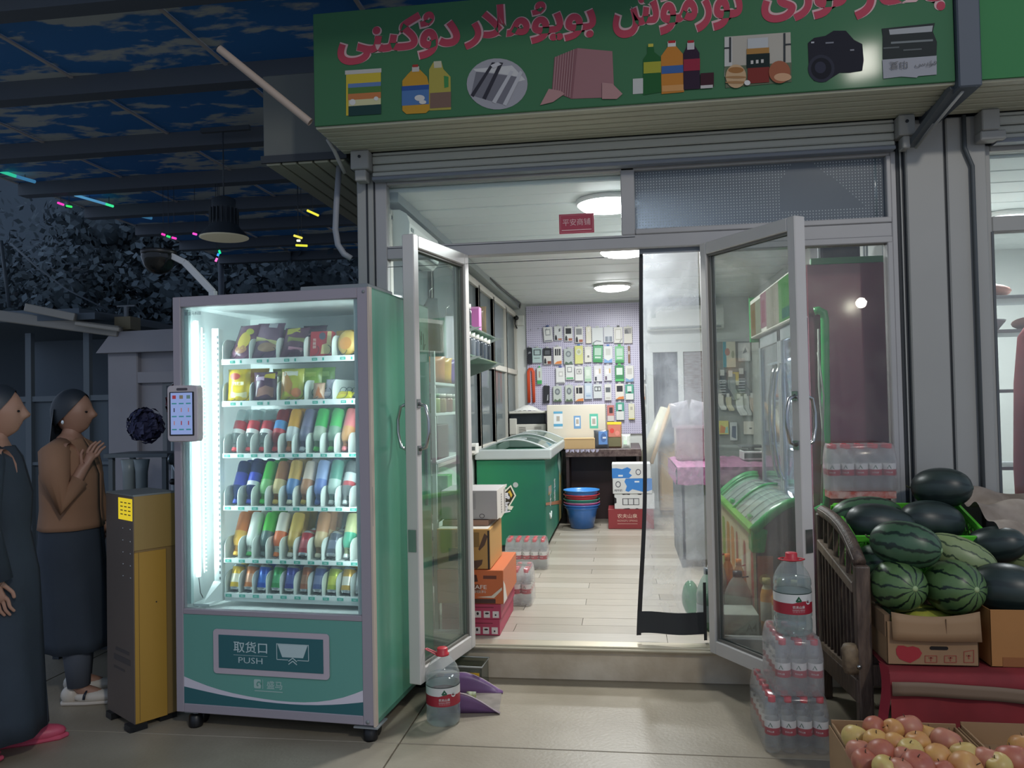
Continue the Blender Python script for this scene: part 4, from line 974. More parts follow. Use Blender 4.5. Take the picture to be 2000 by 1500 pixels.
door('door', 'glass door leaf opened outward beside the stacked water bottles', .425, 4.145, .775, 3.585, 1, GL('door_glass_dusty', '#f4f7f5', haze=.09, hazec='#aeb2ae', rough=.01, cloud=.06, cscale=4), 2)

# ---- magnetic plastic curtain in the right half of the doorway
pc = thing('door_curtain', 'cloudy clear plastic curtain with black edges in the doorway', 'curtain', (.23, 4.22, .2))
def wav(z): return .012 * math.sin(z * 3.1 + .6) + .006 * math.sin(z * 7.3)
def ced(z): return .106 - .05 * max(0, 1 - (z - .2) / 2.03) ** 1.1 + .016 * math.sin((z - .55) * 3.3) * (1 if z < 1.5 else .3)
def cur(u0, u1, za, zb, dy=0):
    def fn(u, v):
        z = za + (zb - za) * v; xl = ced(z); uu = u0 + (u1 - u0) * u
        return (xl + (.402 - xl) * uu, 4.235 + dy + .016 * math.sin(uu * 7 + z * 1.7) * (1.1 - z / 2.4) + wav(z), z)
    return fn
MB().grid(cur(0, 1, .335, 2.232), 10, 26).build('film', GL('pvc_film', '#f9fbfc', haze=.18, hazec='#dfe4ea', rough=.08, cloud=.42, cscale=3.2), pc)
m_cb = M('curtain_edge', '#2b2a2b', .5)
MB().grid(cur(-.005, .062, .22, 2.236, -.003), 2, 30).build('magnet_edge', m_cb, pc)
MB().grid(cur(0, 1, .232, .345, -.004), 10, 3).build('bottom_band', M('curtain_band', '#2f3235', .4), pc)
MB().grid(cur(.955, 1.0, .20, .50, -.005), 2, 6).build('magnet_edge', m_cb, pc)
MB().box(.10, .41, 4.20, 4.235, 2.215, 2.236).build('hanging_rail', M('rail_grey', '#6f7680', .4), pc)

# ---- shelves along the left wall
m_gsh = GL('glass_shelf', '#b9d2c4', haze=.30, hazec='#9fb5aa', rough=.05)
def gshelf(lab, y0, y1, z, x1=-1.02, hh=.010):
    t = thing('glass_shelf', lab, 'shelf', (-1.13, (y0 + y1) / 2, z - hh), 0)
    MB().box(-1.262, x1, y0, y1, z - hh, z).build('board', m_gsh, t)
    for yy in (y0 + .15, y1 - .15):
        MB().prism([(-1.262, z - hh), (x1 + .07, z - hh), (-1.262, z - .12)], -.006, .006, 0, T(0, yy, 0) @ FRONT).build('bracket', M('bracket_grey', '#8b9590', .4), t)
gshelf('upper glass shelf on the left wall, holding bottles and a pink box', 5.25, 6.55, 1.985)
gshelf('lower glass shelf on the left wall, holding a row of dark bottles', 5.25, 6.62, 1.785)
def jar(lab, x, y, z, h_, r_, c, cap='#e4e2da', grp=None, cat='bottle', name='shelf_bottle'):
    t = thing(name, lab, cat, (x, y, z), 0, grp)
    MB().lathe([(r_ * .9, 0), (r_, .006), (r_, h_ * .70), (r_ * .96, h_ * .74), (r_ * .7, h_ * .80), (r_ * .62, h_ * .82)], 0, 16, T(x, y, z)).build('body', M('jar_' + c.lstrip('#'), c, .15, spec=.7), t)
    MB().lathe([(r_ * .92, h_ * .80), (r_ * .94, h_), (0, h_)], 0, 16, T(x, y, z)).build('lid', M('jarcap_' + cap.lstrip('#'), cap, .4), t)
    return t
for i, (y, c) in enumerate(((5.34, '#262a2c'), (5.52, '#43484c'))):
    jar(('black bottle with white lid at the near end of the upper glass shelf', 'dark grey bottle with white lid, second on the upper glass shelf')[i], -1.08, y, 1.985, .165, .036, c, grp='bottles on the upper glass shelf')
for i, c in enumerate(('#1d2022', '#3c4246', '#6e767c', '#59616a', '#333a40', '#4a525a', '#2c3238')):
    jar(('%s bottle with white lid, %s from the door on the lower glass shelf' % (('black', 'charcoal', 'pale grey', 'slate', 'dark grey', 'blue grey', 'ink dark')[i], ORD[i])), -1.08, 5.33 + i * .165, 1.785, .175, .036, c, grp='bottles on the lower glass shelf')
t = carton('pink_box', 'tall pink box on the upper glass shelf', 'box', (-1.16, -1.04, 5.80, 5.90, 1.985, 2.165), M('pink_carton', '#d77fc0', .4), [('lid_print', 'F', Q(0, .92, 1, 1), '#e6a6d4')])
tb = tag(packet(MB(), .12, .21, .05, 0, seed=4).build('clear_packet', GL('cello', '#d8d2c4', haze=.45, hazec='#b9a88c', rough=.15)), 'crumpled clear packet leaning behind the pink box', 'packet'); tb.location = (-1.09, 6.05, 1.985)

# shelves and goods seen through the left door glass
m_rack = M('rack_white', '#bfc8c2', .4)
rk = thing('snack_rack', 'white rack of shelves just inside the door, seen through the left door glass', 'shelf', (-1.12, 4.8, FZ))
for (x, y) in ((-1.24, 4.40), (-1.06, 4.40), (-1.24, 5.20), (-1.06, 5.20)):
    MB().box(x - .012, x + .012, y - .012, y + .012, FZ, 1.75).build('upright', m_rack, rk)
for z in (.45, .80, 1.13, 1.40, 1.575):
    MB().box(-1.25, -1.045, 4.39, 5.21, z - .018, z).build('shelf_board', m_rack, rk, bevel=.003)
for i, (y, c, l) in enumerate(((4.5, '#d08a4a', 'orange'), (4.68, '#d8a83c', 'amber'), (4.86, '#7a5aa0', 'violet'), (5.04, '#e0a850', 'golden'))):
    o = tag(packet(MB(), .17, .15, .07, 0, seed=20 + i).build('snack_bag', M('bag_' + c.lstrip('#'), c, .35, var=.3, vscale=20)), '%s snack bag on the top of the rack inside the door' % l, 'packet', 'snack bags on the rack inside the door')
    o.location = (-1.10, y, 1.576); o.rotation_euler = (.12, 0, .5)
for i, (y, c, cp, l) in enumerate(((4.46, '#8a9a52', '#3f7a44', 'green lidded jar of olives'), (4.62, '#8f7a50', '#c9c4b4', 'jar of brown preserve with pale lid'), (4.80, '#7d5a48', '#b8b4a8', 'jar of dark preserve with pale lid'), (5.0, '#93a08a', '#c4c8c0', 'pale green jar'))):
    jar('%s on the shelf inside the door' % l, -1.08, y, 1.401, .11, .045, c, cp, 'jars on the rack inside the door', 'jar', 'preserve_jar')
carton('dark_box', 'dark brown box low on the rack inside the door', 'box', (-1.2, -1.06, 4.5, 4.78, 1.131, 1.33), M('dark_carton', '#4f4640', .5), [('label_print', 'F', Q(.2, .3, .8, .7), '#6a5c50')])
carton('green_box', 'small green packet box on a lower shelf inside the door', 'box', (-1.17, -1.03, 4.6, 4.72, .801, 1.03), M('green_carton', '#5f9a5a', .5), [('white_print', 'F', Q(.1, .2, .3, .9), '#d5dccd')])
carton('blue_box', 'blue and white box at the bottom of the rack inside the door', 'box', (-1.18, -1.06, 4.55, 4.8, .451, .68), M('blue_carton', '#6d8fb4', .5), [('white_print', 'F', Q(.1, .5, .9, .9), '#d5dcdd')])
def garment(lab, x, y, z0, z1, w_, col, name='jacket'):
    t = thing(name, lab, 'clothing', (x, y, z0))
    def fn(u, v):
        ww = w_ * (.20 + .80 * min(1, (1 - v) * 2.0) ** .6)
        a = (u - .5) * 2
        return (x + .05 * math.cos(a * 1.6) - .02 * math.sin(a * 9) * (1 - v), y + a * ww / 2, z0 + (z1 - z0) * v + .02 * math.sin(u * 8) * (v < .05))
    o = MB().grid(fn, 18, 10).build('cloth', M('cloth_' + col.lstrip('#'), col, .9), t)
    md = o.modifiers.new('thick', 'SOLIDIFY'); md.thickness = .03
    MB().tube([(x + .0, y, z1 - .01), (x, y, z1 + .05), (x + .02, y + .01, z1 + .07)], .004, 0, 6).build('hook', M('chrome'), t)
garment('dark green jacket hanging on the left wall inside the door', -1.15, 4.72, 1.70, 2.09, .42, '#1f2c2b')
garment('white top with a black edge hanging beside the dark jacket', -1.13, 5.08, 1.66, 2.02, .22, '#b7b3bb', 'shirt')

# ---- power box in the corner and cables
so = thing('power_box', 'white power box with a black plug in the back corner', 'socket', (-1.19, 9.42, 2.36))
MB().box(-1.235, -1.15, 9.42, 9.468, 2.37, 2.49).build('box', M('socket_white', '#d9dcd6', .4), so, bevel=.004)
MB().tube([(-1.235, 9.40, 2.455), (-1.235, 9.36, 2.455)], .028, 0, 12).tube([(-1.245, 9.38, 2.43), (-1.25, 9.38, 2.38), (-1.23, 9.40, 2.33)], .008, 0, 6).build('plug', M('black_plastic'), so)
tag(MB().tube([(-1.20, 7.3, 2.61), (-1.19, 8.0, 2.60), (-1.18, 8.6, 2.605), (-1.16, 9.2, 2.60), (-1.20, 9.44, 2.58)], .010, 0, 6).build('ceiling_cable', M('cable_grey', '#55595a', .5)), 'grey cable along the top of the left wall', 'cable')

# ---- pegboard and hanging goods
def peg_mat():
    m, nt, out = newmat('pegboard'); b = N(nt, 'ShaderNodeBsdfPrincipled'); nt.links.new(b.outputs[0], out.inputs[0]); b.inputs['Roughness'].default_value = .35
    tc = nt.nodes.new('ShaderNodeTexCoord'); sp = nt.nodes.new('ShaderNodeSeparateXYZ'); nt.links.new(tc.outputs['Object'], sp.inputs[0])
    fx = math_(nt, 'FRACT', math_(nt, 'MULTIPLY', sp.outputs[0], 40.0)); fz = math_(nt, 'FRACT', math_(nt, 'MULTIPLY', sp.outputs[2], 40.0))
    hx = math_(nt, 'LESS_THAN', math_(nt, 'ABSOLUTE', math_(nt, 'SUBTRACT', fx, .5)), .24); hz = math_(nt, 'LESS_THAN', math_(nt, 'ABSOLUTE', math_(nt, 'SUBTRACT', fz, .5)), .24)
    nt.links.new(mixc(nt, math_(nt, 'MULTIPLY', hx, hz), lin('#d2cee2'), lin('#a29dba')), b.inputs['Base Color']); MATS['pegboard'] = m; return m
PBY = 9.445
pb = thing('pegboard', 'lilac pegboard covering the left half of the back wall', 'pegboard', (-.46, PBY, 1.06))
MB().box(-1.125, .215, PBY, PBY + .02, 1.06, 2.595).build('board', peg_mat(), pb)
for x, z in ((-1.05, 2.52), (-.93, 2.52), (-.83, 2.50), (-.70, 2.51), (-.52, 2.51), (-.38, 2.52), (-1.07, 2.31), (-.98, 2.32), (-.88, 2.31)):
    MB().tube([(x, PBY, z), (x, PBY - .06, z - .006), (x + .006, PBY - .07, z + .008)], .0025, 0, 5).build('peg_hook', M('chrome'), pb)
m_cardw = '#d9dcd8'
def pz(zx, zy):     # zoomed crop (x5 from 1000,580) to the board plane
    q = P(1000 + zx / 5, 580 + zy / 5, Y=PBY - .03); return q.x, q.z
def acc(zb, col, desc, prints=(), thick=.028, tabc='#c6c8ca', tilt=0.0, name='accessory_box'):
    (xa, za), (xb, zb_) = pz(zb[0], zb[1]), pz(zb[2], zb[3])
    w_, h_ = xb - xa, za - zb_
    t = thing(name, desc, 'accessory', ((xa + xb) / 2, PBY - .012, zb_), 0, 'accessories hanging on the pegboard'); t.rotation_euler = (0, tilt, 0)
    MB().box(-w_ / 2, w_ / 2, -thick, 0, 0, h_).build('carton', M('acc_' + col.lstrip('#'), col, .4), t, world=False, bevel=.002)
    MB().box(-w_ * .16, w_ * .16, -thick * .55, -thick * .45, h_, h_ + .022).tube([(0, .01, h_ + .012), (0, -thick - .02, h_ + .010)], .0025, 0, 5).build('hang_tab', M('tab_' + tabc.lstrip('#'), tabc, .4), t, world=False)
    for k_, (nm, poly, pc_) in enumerate(prints):
        if isinstance(poly, str):
            MB().text(poly, h_ * .2, T(0, -thick - .002, h_ * .8) @ FRONT, 0).build(nm, M('acp_' + pc_.lstrip('#'), pc_, .4), t, world=False, recalc=False)
        else:
            MB().sheet([(a * w_, b_ * h_) for a, b_ in poly], 0, 0, T(0, -thick - .0008 - .0006 * k_, 0) @ FRONT).build(nm, M('acp_' + pc_.lstrip('#'), pc_, .4), t, world=False, recalc=False)
    return t
man = ('figure_print', [(-.42, .04), (-.1, .04), (-.16, .3), (-.28, .42), (-.40, .28)], '#33363c')
hp = lambda c='#2b2e33': ('goods_print', Q(-.34, .5, .36, .88), c)
orng = ('orange_print', [(-.45, .02), (.46, .02), (.46, .2), (-.1, .16)], '#e08a4a')
acc((312, 295, 400, 437), '#dfe1e0', 'white earphone box tilted, first of the top row', [('frame_print', Q(-.3, .42, .3, .86), '#a9adb0'), ('goods_print', Q(-.2, .5, .2, .78), '#e9ebe8'), ('band_print', Q(-.4, .04, .4, .1), '#6a6d80')], tabc='#4f62a0', tilt=-.06)
acc((410, 287, 490, 425), '#dcdfe0', 'white earphone box with black buds, second of the top row', [('goods_print', [(.1, .6), (.3, .64), (.3, .86), (.08, .8)], '#6d7074'), man, ('rust_print', Q(0, .04, .46, .14), '#b06a50')])
acc((510, 290, 592, 432), '#e3e4e2', 'white box with black earpieces, third of the top row', [hp(), man, ('rust_print', Q(0, .04, .46, .2), '#b06a50')])
acc((613, 292, 695, 447), '#e5e5e2', 'white box with grey cable, fourth of the top row', [('goods_print', Q(-.34, .5, .36, .88), '#8a8d90'), man, ('rust_print', Q(0, .04, .46, .2), '#b06a50')])
acc((720, 290, 776, 452), '#e6e1cf', 'cream box with a white letter S in the top row', [('lettering', 'S', '#ffffff')])
acc((778, 302, 892, 468), '#d9dede', 'broad pale box with a thin cable drawing in the top row', [('cable_print', [(-.4, .1), (-.1, .22), (.3, .18), (.34, .22), (-.1, .27), (-.42, .15)], '#6f7578'), ('edge_print', Q(-.46, .0, -.3, .12), '#7aa08c')])
acc((895, 294, 990, 442), '#d6d9dc', 'pale grey box with a stack of grey plugs in the top row', [('goods_print', Q(-.36, .04, .38, .38), '#7c8694'), ('goods_print', Q(-.1, .04, .12, .38), '#a9b1bd')])
acc((993, 296, 1082, 450), '#dddcd4', 'white box with thin frame print, next to last of top row', [('frame_print', Q(-.34, .2, .34, .88), '#bcb9ae'), ('inner_print', Q(-.27, .26, .27, .82), '#e3e2dc'), ('goods_print', [(.1, .06), (.4, .3), (.44, .26), (.2, .04)], '#8a8d8e')], tabc='#3c3f44')
acc((1090, 292, 1176, 452), '#d5d2c8', 'pale box with a dark photo, last of the top row', [('photo_print', Q(-.4, .58, .4, .92), '#8f8d8a'), ('photo_print', [(-.4, .58), (.1, .58), (-.1, .86), (-.4, .8)], '#54565a')])
acc((148, 495, 195, 655), '#2a2c33', 'black hanging cable pack at the start of second row', [('painted_glint', [(-.3, .6), (.4, .66), (.2, .76), (-.2, .72)], '#8d9096')])  # pale patch painted on as a glint
acc((197, 500, 293, 642), '#b9d0cd', 'grey-green charger box in second row', [('goods_print', Q(-.36, .5, .4, .9), '#4c5558'), ('goods_print', Q(-.25, .55, .3, .84), '#b0c4c2'), ('text_print', Q(-.3, .28, .3, .34), '#8a9896')])
acc((305, 502, 388, 657), '#26292d', 'black and white earpiece box in second row', [('white_print', Q(-.46, .0, .46, .52), '#dcdcd8'), ('goods_print', Q(-.3, .6, .3, .86), '#5a5f64'), man, ('rust_print', Q(0, .02, .44, .2), '#8a4a3c')])
acc((405, 488, 488, 657), '#e4e3df', 'white box with three black plugs and orange foot in second row', [hp('#34373b'), orng, ('stripe_print', Q(-.12, .5, -.06, .88), '#e4e3df'), ('stripe_print', Q(.1, .5, .16, .88), '#e4e3df')])
acc((506, 507, 598, 657), '#b9c2bf', 'grey-green box with a round cable coil in second row', [('coil_print', ellipse(.62, .4, 16, 0, .66), '#7b8588'), ('coil_print', ellipse(.36, .23, 14, 0, .66), '#a8b1b2'), ('leaf_print', [(-.45, .02), (.45, .02), (.3, .2), (0, .08), (-.3, .18)], '#4f6a55')])
acc((612, 478, 695, 652), '#d8d98a', 'yellow box with a round coil in second row', [('coil_print', ellipse(.7, .36, 16, 0, .66), '#d4dcc6'), ('coil_print', ellipse(.4, .2, 14, 0, .66), '#b7bd94')], tabc='#5a86c8')
acc((706, 486, 780, 637), '#dcdcd2', 'plain cream box in second row', [('goods_print', Q(-.3, .4, .3, .8), '#e6e5dd'), ('goods_print', Q(-.1, .3, .16, .44), '#7d7d78')])
grn = lambda: [('window_print', Q(-.34, .42, .34, .86), '#b9d8c4'), ('text_print', Q(-.3, .24, .3, .34), '#cfe3d4'), ('foot_print', Q(-.46, 0, .46, .16), '#3f9a58')]
acc((787, 477, 885, 637), '#58a877', 'green and white charger box with green tag in second row', grn(), tabc='#4fc05a', tilt=.04)
acc((894, 482, 982, 642), '#dfe2e0', 'white charger box with blue point at its foot, second row', [('goods_print', Q(-.26, .46, .3, .84), '#c9ccc6'), ('blue_print', [(-.46, .0), (.46, .0), (.46, .26), (0, .12), (-.46, .26)], '#7fa8d8')], tabc='#5a86c8')
acc((1005, 482, 1095, 642), '#7cc08f', 'pale green charger box with green tag, second row', grn(), tabc='#4fc05a')
acc((1130, 480, 1156, 642), '#8a6a52', 'narrow brown strap hanging alone at the end of second row', [('light_print', Q(-.3, .5, .3, .7), '#d8d0c4')], thick=.012, name='hanging_strap')
# orange cables on a hook
oc = thing('cable_bundle', 'orange looped cables hanging on the pegboard over the printer', 'cable', (-1.05, PBY - .02, 1.4))
for dx, dz in ((0, 0), (.010, -.01), (.022, .0)):
    x0_, z1_ = pz(150, 690); x1_, z0_ = pz(222, 1030)
    MB().tube([(x0_ + dx, PBY - .02, z0_), (x0_ + dx, PBY - .022, z1_ - .05 + dz), (x0_ + .02 + dx, PBY - .024, z1_ - .01 + dz), (x1_ - .02 - dx, PBY - .024, z1_ - .01 + dz), (x1_ - dx, PBY - .022, z1_ - .05 + dz), (x1_ - dx * .8, PBY - .02, z0_)], .008, 0, 6).build('cable', M('cable_orange', '#e8603c', .4), oc)
acc((242, 692, 295, 852), '#d3ded5', 'narrow white box with green foot, start of third row', [('goods_print', Q(-.14, .4, .16, .78), '#b9a89c'), ('foot_print', Q(-.46, .02, .46, .24), '#4cae68')], tabc='#52c07c')
acc((428, 692, 518, 842), '#e2e3e1', 'white square charger box hung low in third row', [('goods_print', Q(-.2, .42, .3, .76), '#c9c9c6'), ('goods_print', Q(-.1, .5, .2, .68), '#eaeae6'), ('band_print', Q(-.42, .03, .42, .08), '#9ca0a4')], tabc='#5a6aa8')
acc((522, 665, 608, 808), '#dfe3df', 'white box with green marks in third row', [('goods_print', Q(-.3, .5, .25, .86), '#8d9294'), ('goods_print', Q(-.22, .56, .18, .82), '#e4e6e2'), ('green_print', Q(-.4, .05, .4, .16), '#5fb07a')])
acc((614, 680, 696, 817), '#e0e1de', 'white box with a dark outlined plug in third row', [('goods_print', Q(-.3, .46, .3, .82), '#77797a'), ('goods_print', Q(-.24, .5, .24, .78), '#dcdcd8'), ('goods_print', Q(-.04, .56, .06, .72), '#3a3c3e')])
acc((706, 682, 778, 827), '#c9dccb', 'pale mint box in third row', [('goods_print', Q(-.26, .4, .26, .8), '#dde9dd'), ('foot_print', Q(-.4, .05, .4, .2), '#a6ccae')])
acc((798, 670, 880, 825), '#dddde0', 'white phone charger box with small figure, third row', [('goods_print', Q(-.28, .42, .1, .74), '#f0f0ee'), ('gold_print', Q(.14, .5, .34, .8), '#cdb89a'), ('figure_print', Q(-.38, .05, -.14, .3), '#4f5560')])
acc((898, 670, 976, 817), '#dcdde0', 'white phone charger box beside the one with a figure', [('goods_print', Q(-.28, .42, .1, .74), '#f0f0ee'), ('gold_print', Q(.14, .5, .34, .8), '#d6b98a'), ('figure_print', Q(-.38, .05, -.14, .3), '#6b5a70')])
acc((1004, 668, 1095, 822), '#3d8a58', 'dark green charger box with white window in third row', [('window_print', Q(-.34, .4, .34, .84), '#d9e8dc'), ('foot_print', Q(-.46, 0, .46, .14), '#58c070')], tabc='#58d060')
acc((1104, 672, 1190, 827), '#dfdfda', 'white charger box with blue foot at the end of third row', [('goods_print', Q(-.26, .46, .3, .84), '#c4c4bc'), ('blue_print', [(-.46, .0), (.46, .0), (.46, .24), (0, .12), (-.46, .24)], '#86a8cc')])
acc((303, 868, 366, 1032), '#2b2b31', 'black hanging pack low at the start of fourth row', [('painted_glint', [(.1, .1), (.3, .16), (.3, .5), (.16, .44)], '#b8babc')], tilt=.03)  # glint painted on the black pack
for k_, (zb, ds) in enumerate((((401, 872, 488, 1022), 'grey-green coil box, first beside the black pack in fourth row'), ((518, 862, 598, 1022), 'grey-green coil box, second beside the black pack in fourth row'))):
    acc(zb, '#c4ccc4', ds, [('coil_print', ellipse(.62, .42, 16, 0, .64), '#737b7e'), ('coil_print', ellipse(.34, .22, 14, 0, .64), '#a9b0b2'), ('leaf_print', [(-.45, .02), (.45, .02), (.3, .2), (0, .08), (-.3, .18)], '#5c7458')])
acc((613, 867, 702, 1020), '#e0ddd6', 'white box with black plugs and an orange corner, fourth row', [hp('#26282c'), orng, ('stripe_print', Q(-.1, .5, -.04, .88), '#e0ddd6')])
acc((706, 842, 785, 997), '#c3d2e0', 'light blue rounded packet in fourth row', [('goods_print', Q(-.28, .4, .28, .84), '#d9e2ea'), ('text_print', Q(-.3, .16, .3, .26), '#9fb8d2')])
acc((793, 853, 880, 990), '#d5dadb', 'white box with black hooks in fourth row', [('goods_print', Q(-.36, .5, .38, .84), '#4a5054'), ('goods_print', Q(-.28, .56, -.02, .78), '#d5dadb'), ('goods_print', Q(.08, .56, .3, .78), '#d5dadb')])
acc((903, 852, 973, 1010), '#e0e0dc', 'narrow white box with dark buds in fourth row', [('goods_print', Q(-.34, .5, .34, .8), '#5e6468'), ('text_print', Q(-.3, .1, .3, .2), '#c9c6c0')])
acc((1008, 850, 1095, 1000), '#e6e2d8', 'white box with black plugs and orange stripe near row end, fourth row', [hp('#2c2e31'), orng])
acc((1105, 856, 1190, 1002), '#5aa890', 'teal and white hub box at the end of fourth row', [('white_print', Q(-.46, .0, .46, .4), '#e3e6e2'), ('goods_print', Q(-.26, .52, .26, .9), '#d7e4df'), ('dark_print', Q(-.2, .46, .2, .54), '#2e3836')])
acc((928, 1058, 1000, 1212), '#d4857e', 'red and white box lowest beside the white carton', [('goods_print', Q(-.2, .5, .3, .86), '#4a3a3e'), ('white_print', Q(-.46, .0, .46, .34), '#e2dcd6')])
acc((1013, 1032, 1098, 1200), '#58a892', 'teal and white hub box in the lowest row', [('white_print', Q(-.46, .0, .46, .5), '#e6e8e4'), ('goods_print', Q(-.24, .58, .24, .9), '#dfe9e6'), ('dark_print', Q(-.2, .5, .2, .57), '#2e3836')])
acc((1136, 1042, 1198, 1195), '#e4e2cc', 'cream yellow-footed box at the end of the lowest row', [('goods_print', Q(-.2, .6, .2, .8), '#c2beae'), ('foot_print', Q(-.5, 0, .5, .06), '#d8c85a')])
acc((1262, 672, 1302, 812), '#d6d9d6', 'grey box at the pegboard edge behind the curtain, upper', [('goods_print', Q(-.3, .4, .3, .8), '#a9aca8')])
acc((1262, 845, 1302, 1005), '#dcd3c8', 'white box with orange corner behind the curtain, middle', [orng])
acc((1268, 1042, 1302, 1187), '#dcd8c4', 'cream box behind the curtain, lower', [('foot_print', Q(-.5, 0, .5, .06), '#d8c85a')])

# ---- counter at the back, with printer, carton and packets
ct = thing('counter', 'dark brown counter across the back of the shop', 'counter', (-.15, 8.75, FZ))
m_ct = M('counter_brown', '#3a2a29', .4, var=.2, vscale=5)
MB().box(-.60, .17, 8.25, 9.40, .915, .955).box(-1.25, -.60, 8.60, 9.40, .915, .955).build('worktop', M('worktop_brown', '#4a3634', .35, var=.3, vscale=12), ct, bevel=.003)
MB().box(-.60, .17, 8.235, 8.249, .880, .953).build('edge_strip', M('edge_brown', '#43302f', .4, hex2='#6b5b54', vscale=30), ct)
MB().box(-.60, .15, 8.62, 8.65, FZ, .915).build('back_panel', m_ct, ct)
for a in (-.60, .12): MB().box(a, a + .03, 8.28, 9.35, FZ, .915).build('side_panel', m_ct, ct)
MB().box(-.12, -.09, 8.40, 8.62, FZ, .915).build('divider', m_ct, ct)
cl = tag(MB().grid(lambda u, v: (-.60 + .34 * u, 8.232 - .004 * math.sin(u * 40), .958 - .028 * v * (1 + .25 * math.sin(u * 55))), 60, 2).build('lilac_cloth', M('lilac_cloth', '#b9b2c4', .8)), 'lilac scalloped cloth edge on the counter under the small carton', 'cloth')
prn = thing('printer', 'white and black office printer behind the chest freezer', 'printer', (-1.1, 8.9, .956))
m_pw = M('printer_white', '#cfcdc2', .4)
MB().box(-1.36 + .12, -.842, 8.70, 9.20, 1.06, 1.21).build('body', m_pw, prn, bevel=.006)
MB().box(-1.24, -.85, 8.72, 9.20, 1.212, 1.325).build('scanner_body', M('printer_black', '#1f2429', .3), prn, bevel=.004)
MB().box(-1.245, -1.165, 8.69, 9.0, 1.10, 1.275).build('control_block', m_pw, prn, bevel=.005)
MB().box(-1.25, -.838, 8.70, 9.20, 1.327, 1.352).build('lid', m_pw, prn, bevel=.006)
mb = MB()
for i in range(6):
    for xx in (-1.14, -.97): mb.box(xx, xx + .075, 8.697, 8.70, 1.085 + i * .018, 1.09 + i * .018)
mb.build('vent', M('vent_dark', '#6f6d66', .5), prn)
MB().box(-1.24, -.86, 8.66, 9.1, .958, 1.058).build('paper_tray', M('printer_base', '#35383c', .4), prn, bevel=.004)
tag(MB().grid(lambda u, v: (-1.22 + .30 * u, 8.75 + .3 * v, 1.353 + .055 * max(0, math.sin(u * PI)) * math.sin(v * PI) ** .5 + .015 * abs(math.sin(u * 17 + v * 9)) * math.sin(u * PI)), 16, 10).build('crumpled_paper', M('paper_white', '#d5d6d0', .7)), 'crumpled white paper lying on the printer', 'paper')
tag(carton('card_reader', 'small white card reader in front of the printer', 'device', (-1.06, -.92, 8.60, 8.655, 1.10, 1.15), M('reader_white', '#dcdcd6', .4), [('screen', 'T', Q(.1, .5, .9, .9), '#8b9090')], rz=.3, body='body'))
tag(MB().box(-1.1, -.88, 8.615, 8.655, .956, 1.098).build('black_block', M('block_black', '#2a2d31', .4), bevel=.004), 'black plinth under the small card reader', 'stand')
carton('white_carton', 'large white carton with three coloured payment stickers', 'carton', (-.815, -.192, 8.55, 9.15, .957, 1.415), M('carton_white', '#dad4c4', .5),
       [('blue_sticker', 'F', Q(.115, .45, .27, .85), '#e6eaea'), ('blue_sticker', 'F', [Q(.115, .80, .27, .85), Q(.115, .50, .27, .56)], '#5fa8cc', .001), ('grey_sticker', 'F', Q(.46, .44, .58, .74), '#6f9fce'), ('inner_print', 'F', Q(.485, .50, .56, .70), '#e3e8ea', .001),
        ('green_sticker', 'F', Q(.73, .44, .875, .78), '#5fbfa6'), ('inner_print', 'F', Q(.755, .50, .85, .72), '#e3e8e4', .001), ('grey_square', 'F', [Q(.165, .63, .22, .74), Q(.50, .55, .545, .66), Q(.775, .54, .83, .67)], '#b2aca2', .0015),
        ('lettering', 'F', '-口-//', '#2f2d2b', 0, (.5, .13, .2, .055))])
carton('small_carton', 'open tan carton on the counter before the white one', 'carton', (-.62, -.30, 8.27, 8.50, .957, 1.065), M('carton_tan', '#c8a878', .6), [('flap_print', 'F', Q(.02, .9, .98, 1), '#b4946a')])
def pouch(lab, x, y, z, w_, h_, col, prints, tilt=8, seed=1):
    t = thing('food_pouch', lab, 'packet', (x, y, z)); t.rotation_euler = (-R(tilt), 0, 0)
    packet(MB(), w_, h_, .05, 0, seed=seed).build('wrapper', M('pou_' + col.lstrip('#'), col, .3, var=.2, vscale=30), t, world=False)
    for i, (nm, pl, c) in enumerate(prints):
        MB().sheet([(a * w_, b_ * h_) for a, b_ in pl], 0, 0, T(0, -.030 - .0006 * i, 0) @ FRONT).build(nm, M('acp_' + c.lstrip('#'), c, .4), t, world=False, recalc=False)
pouch('tall pouch with fruit print and yellow top on the counter', -.10, 8.42, .957, .155, .27, '#b9906a', [('top_print', Q(-.46, .9, .46, 1), '#e8d22e'), ('fruit_print', Q(-.42, .42, .42, .88), '#c97a64'), ('fruit_print', ellipse(.3, .2, 10, -.15, .66), '#d8463c'), ('fruit_print', ellipse(.3, .2, 10, .2, .56), '#e08a7a'), ('photo_print', Q(-.42, .05, .42, .4), '#6f6a48')], 4, 3)
pouch('dark blue and grey pouch standing before the fruit pouch', -.235, 8.36, .957, .15, .19, '#565a60', [('blue_print', Q(-.18, .2, .42, .92), '#5a86c0'), ('oval_print', ellipse(.4, .5, 12, .16, .58), '#3f6296'), ('white_print', Q(.1, .52, .34, .62), '#c9d2da')], 6, 5)
pouch('white slanted packet at the end of the counter', .02, 8.36, .957, .09, .15, '#d2d8cf', [('green_print', Q(-.3, .2, .1, .5), '#a9c4a8')], 18, 6)

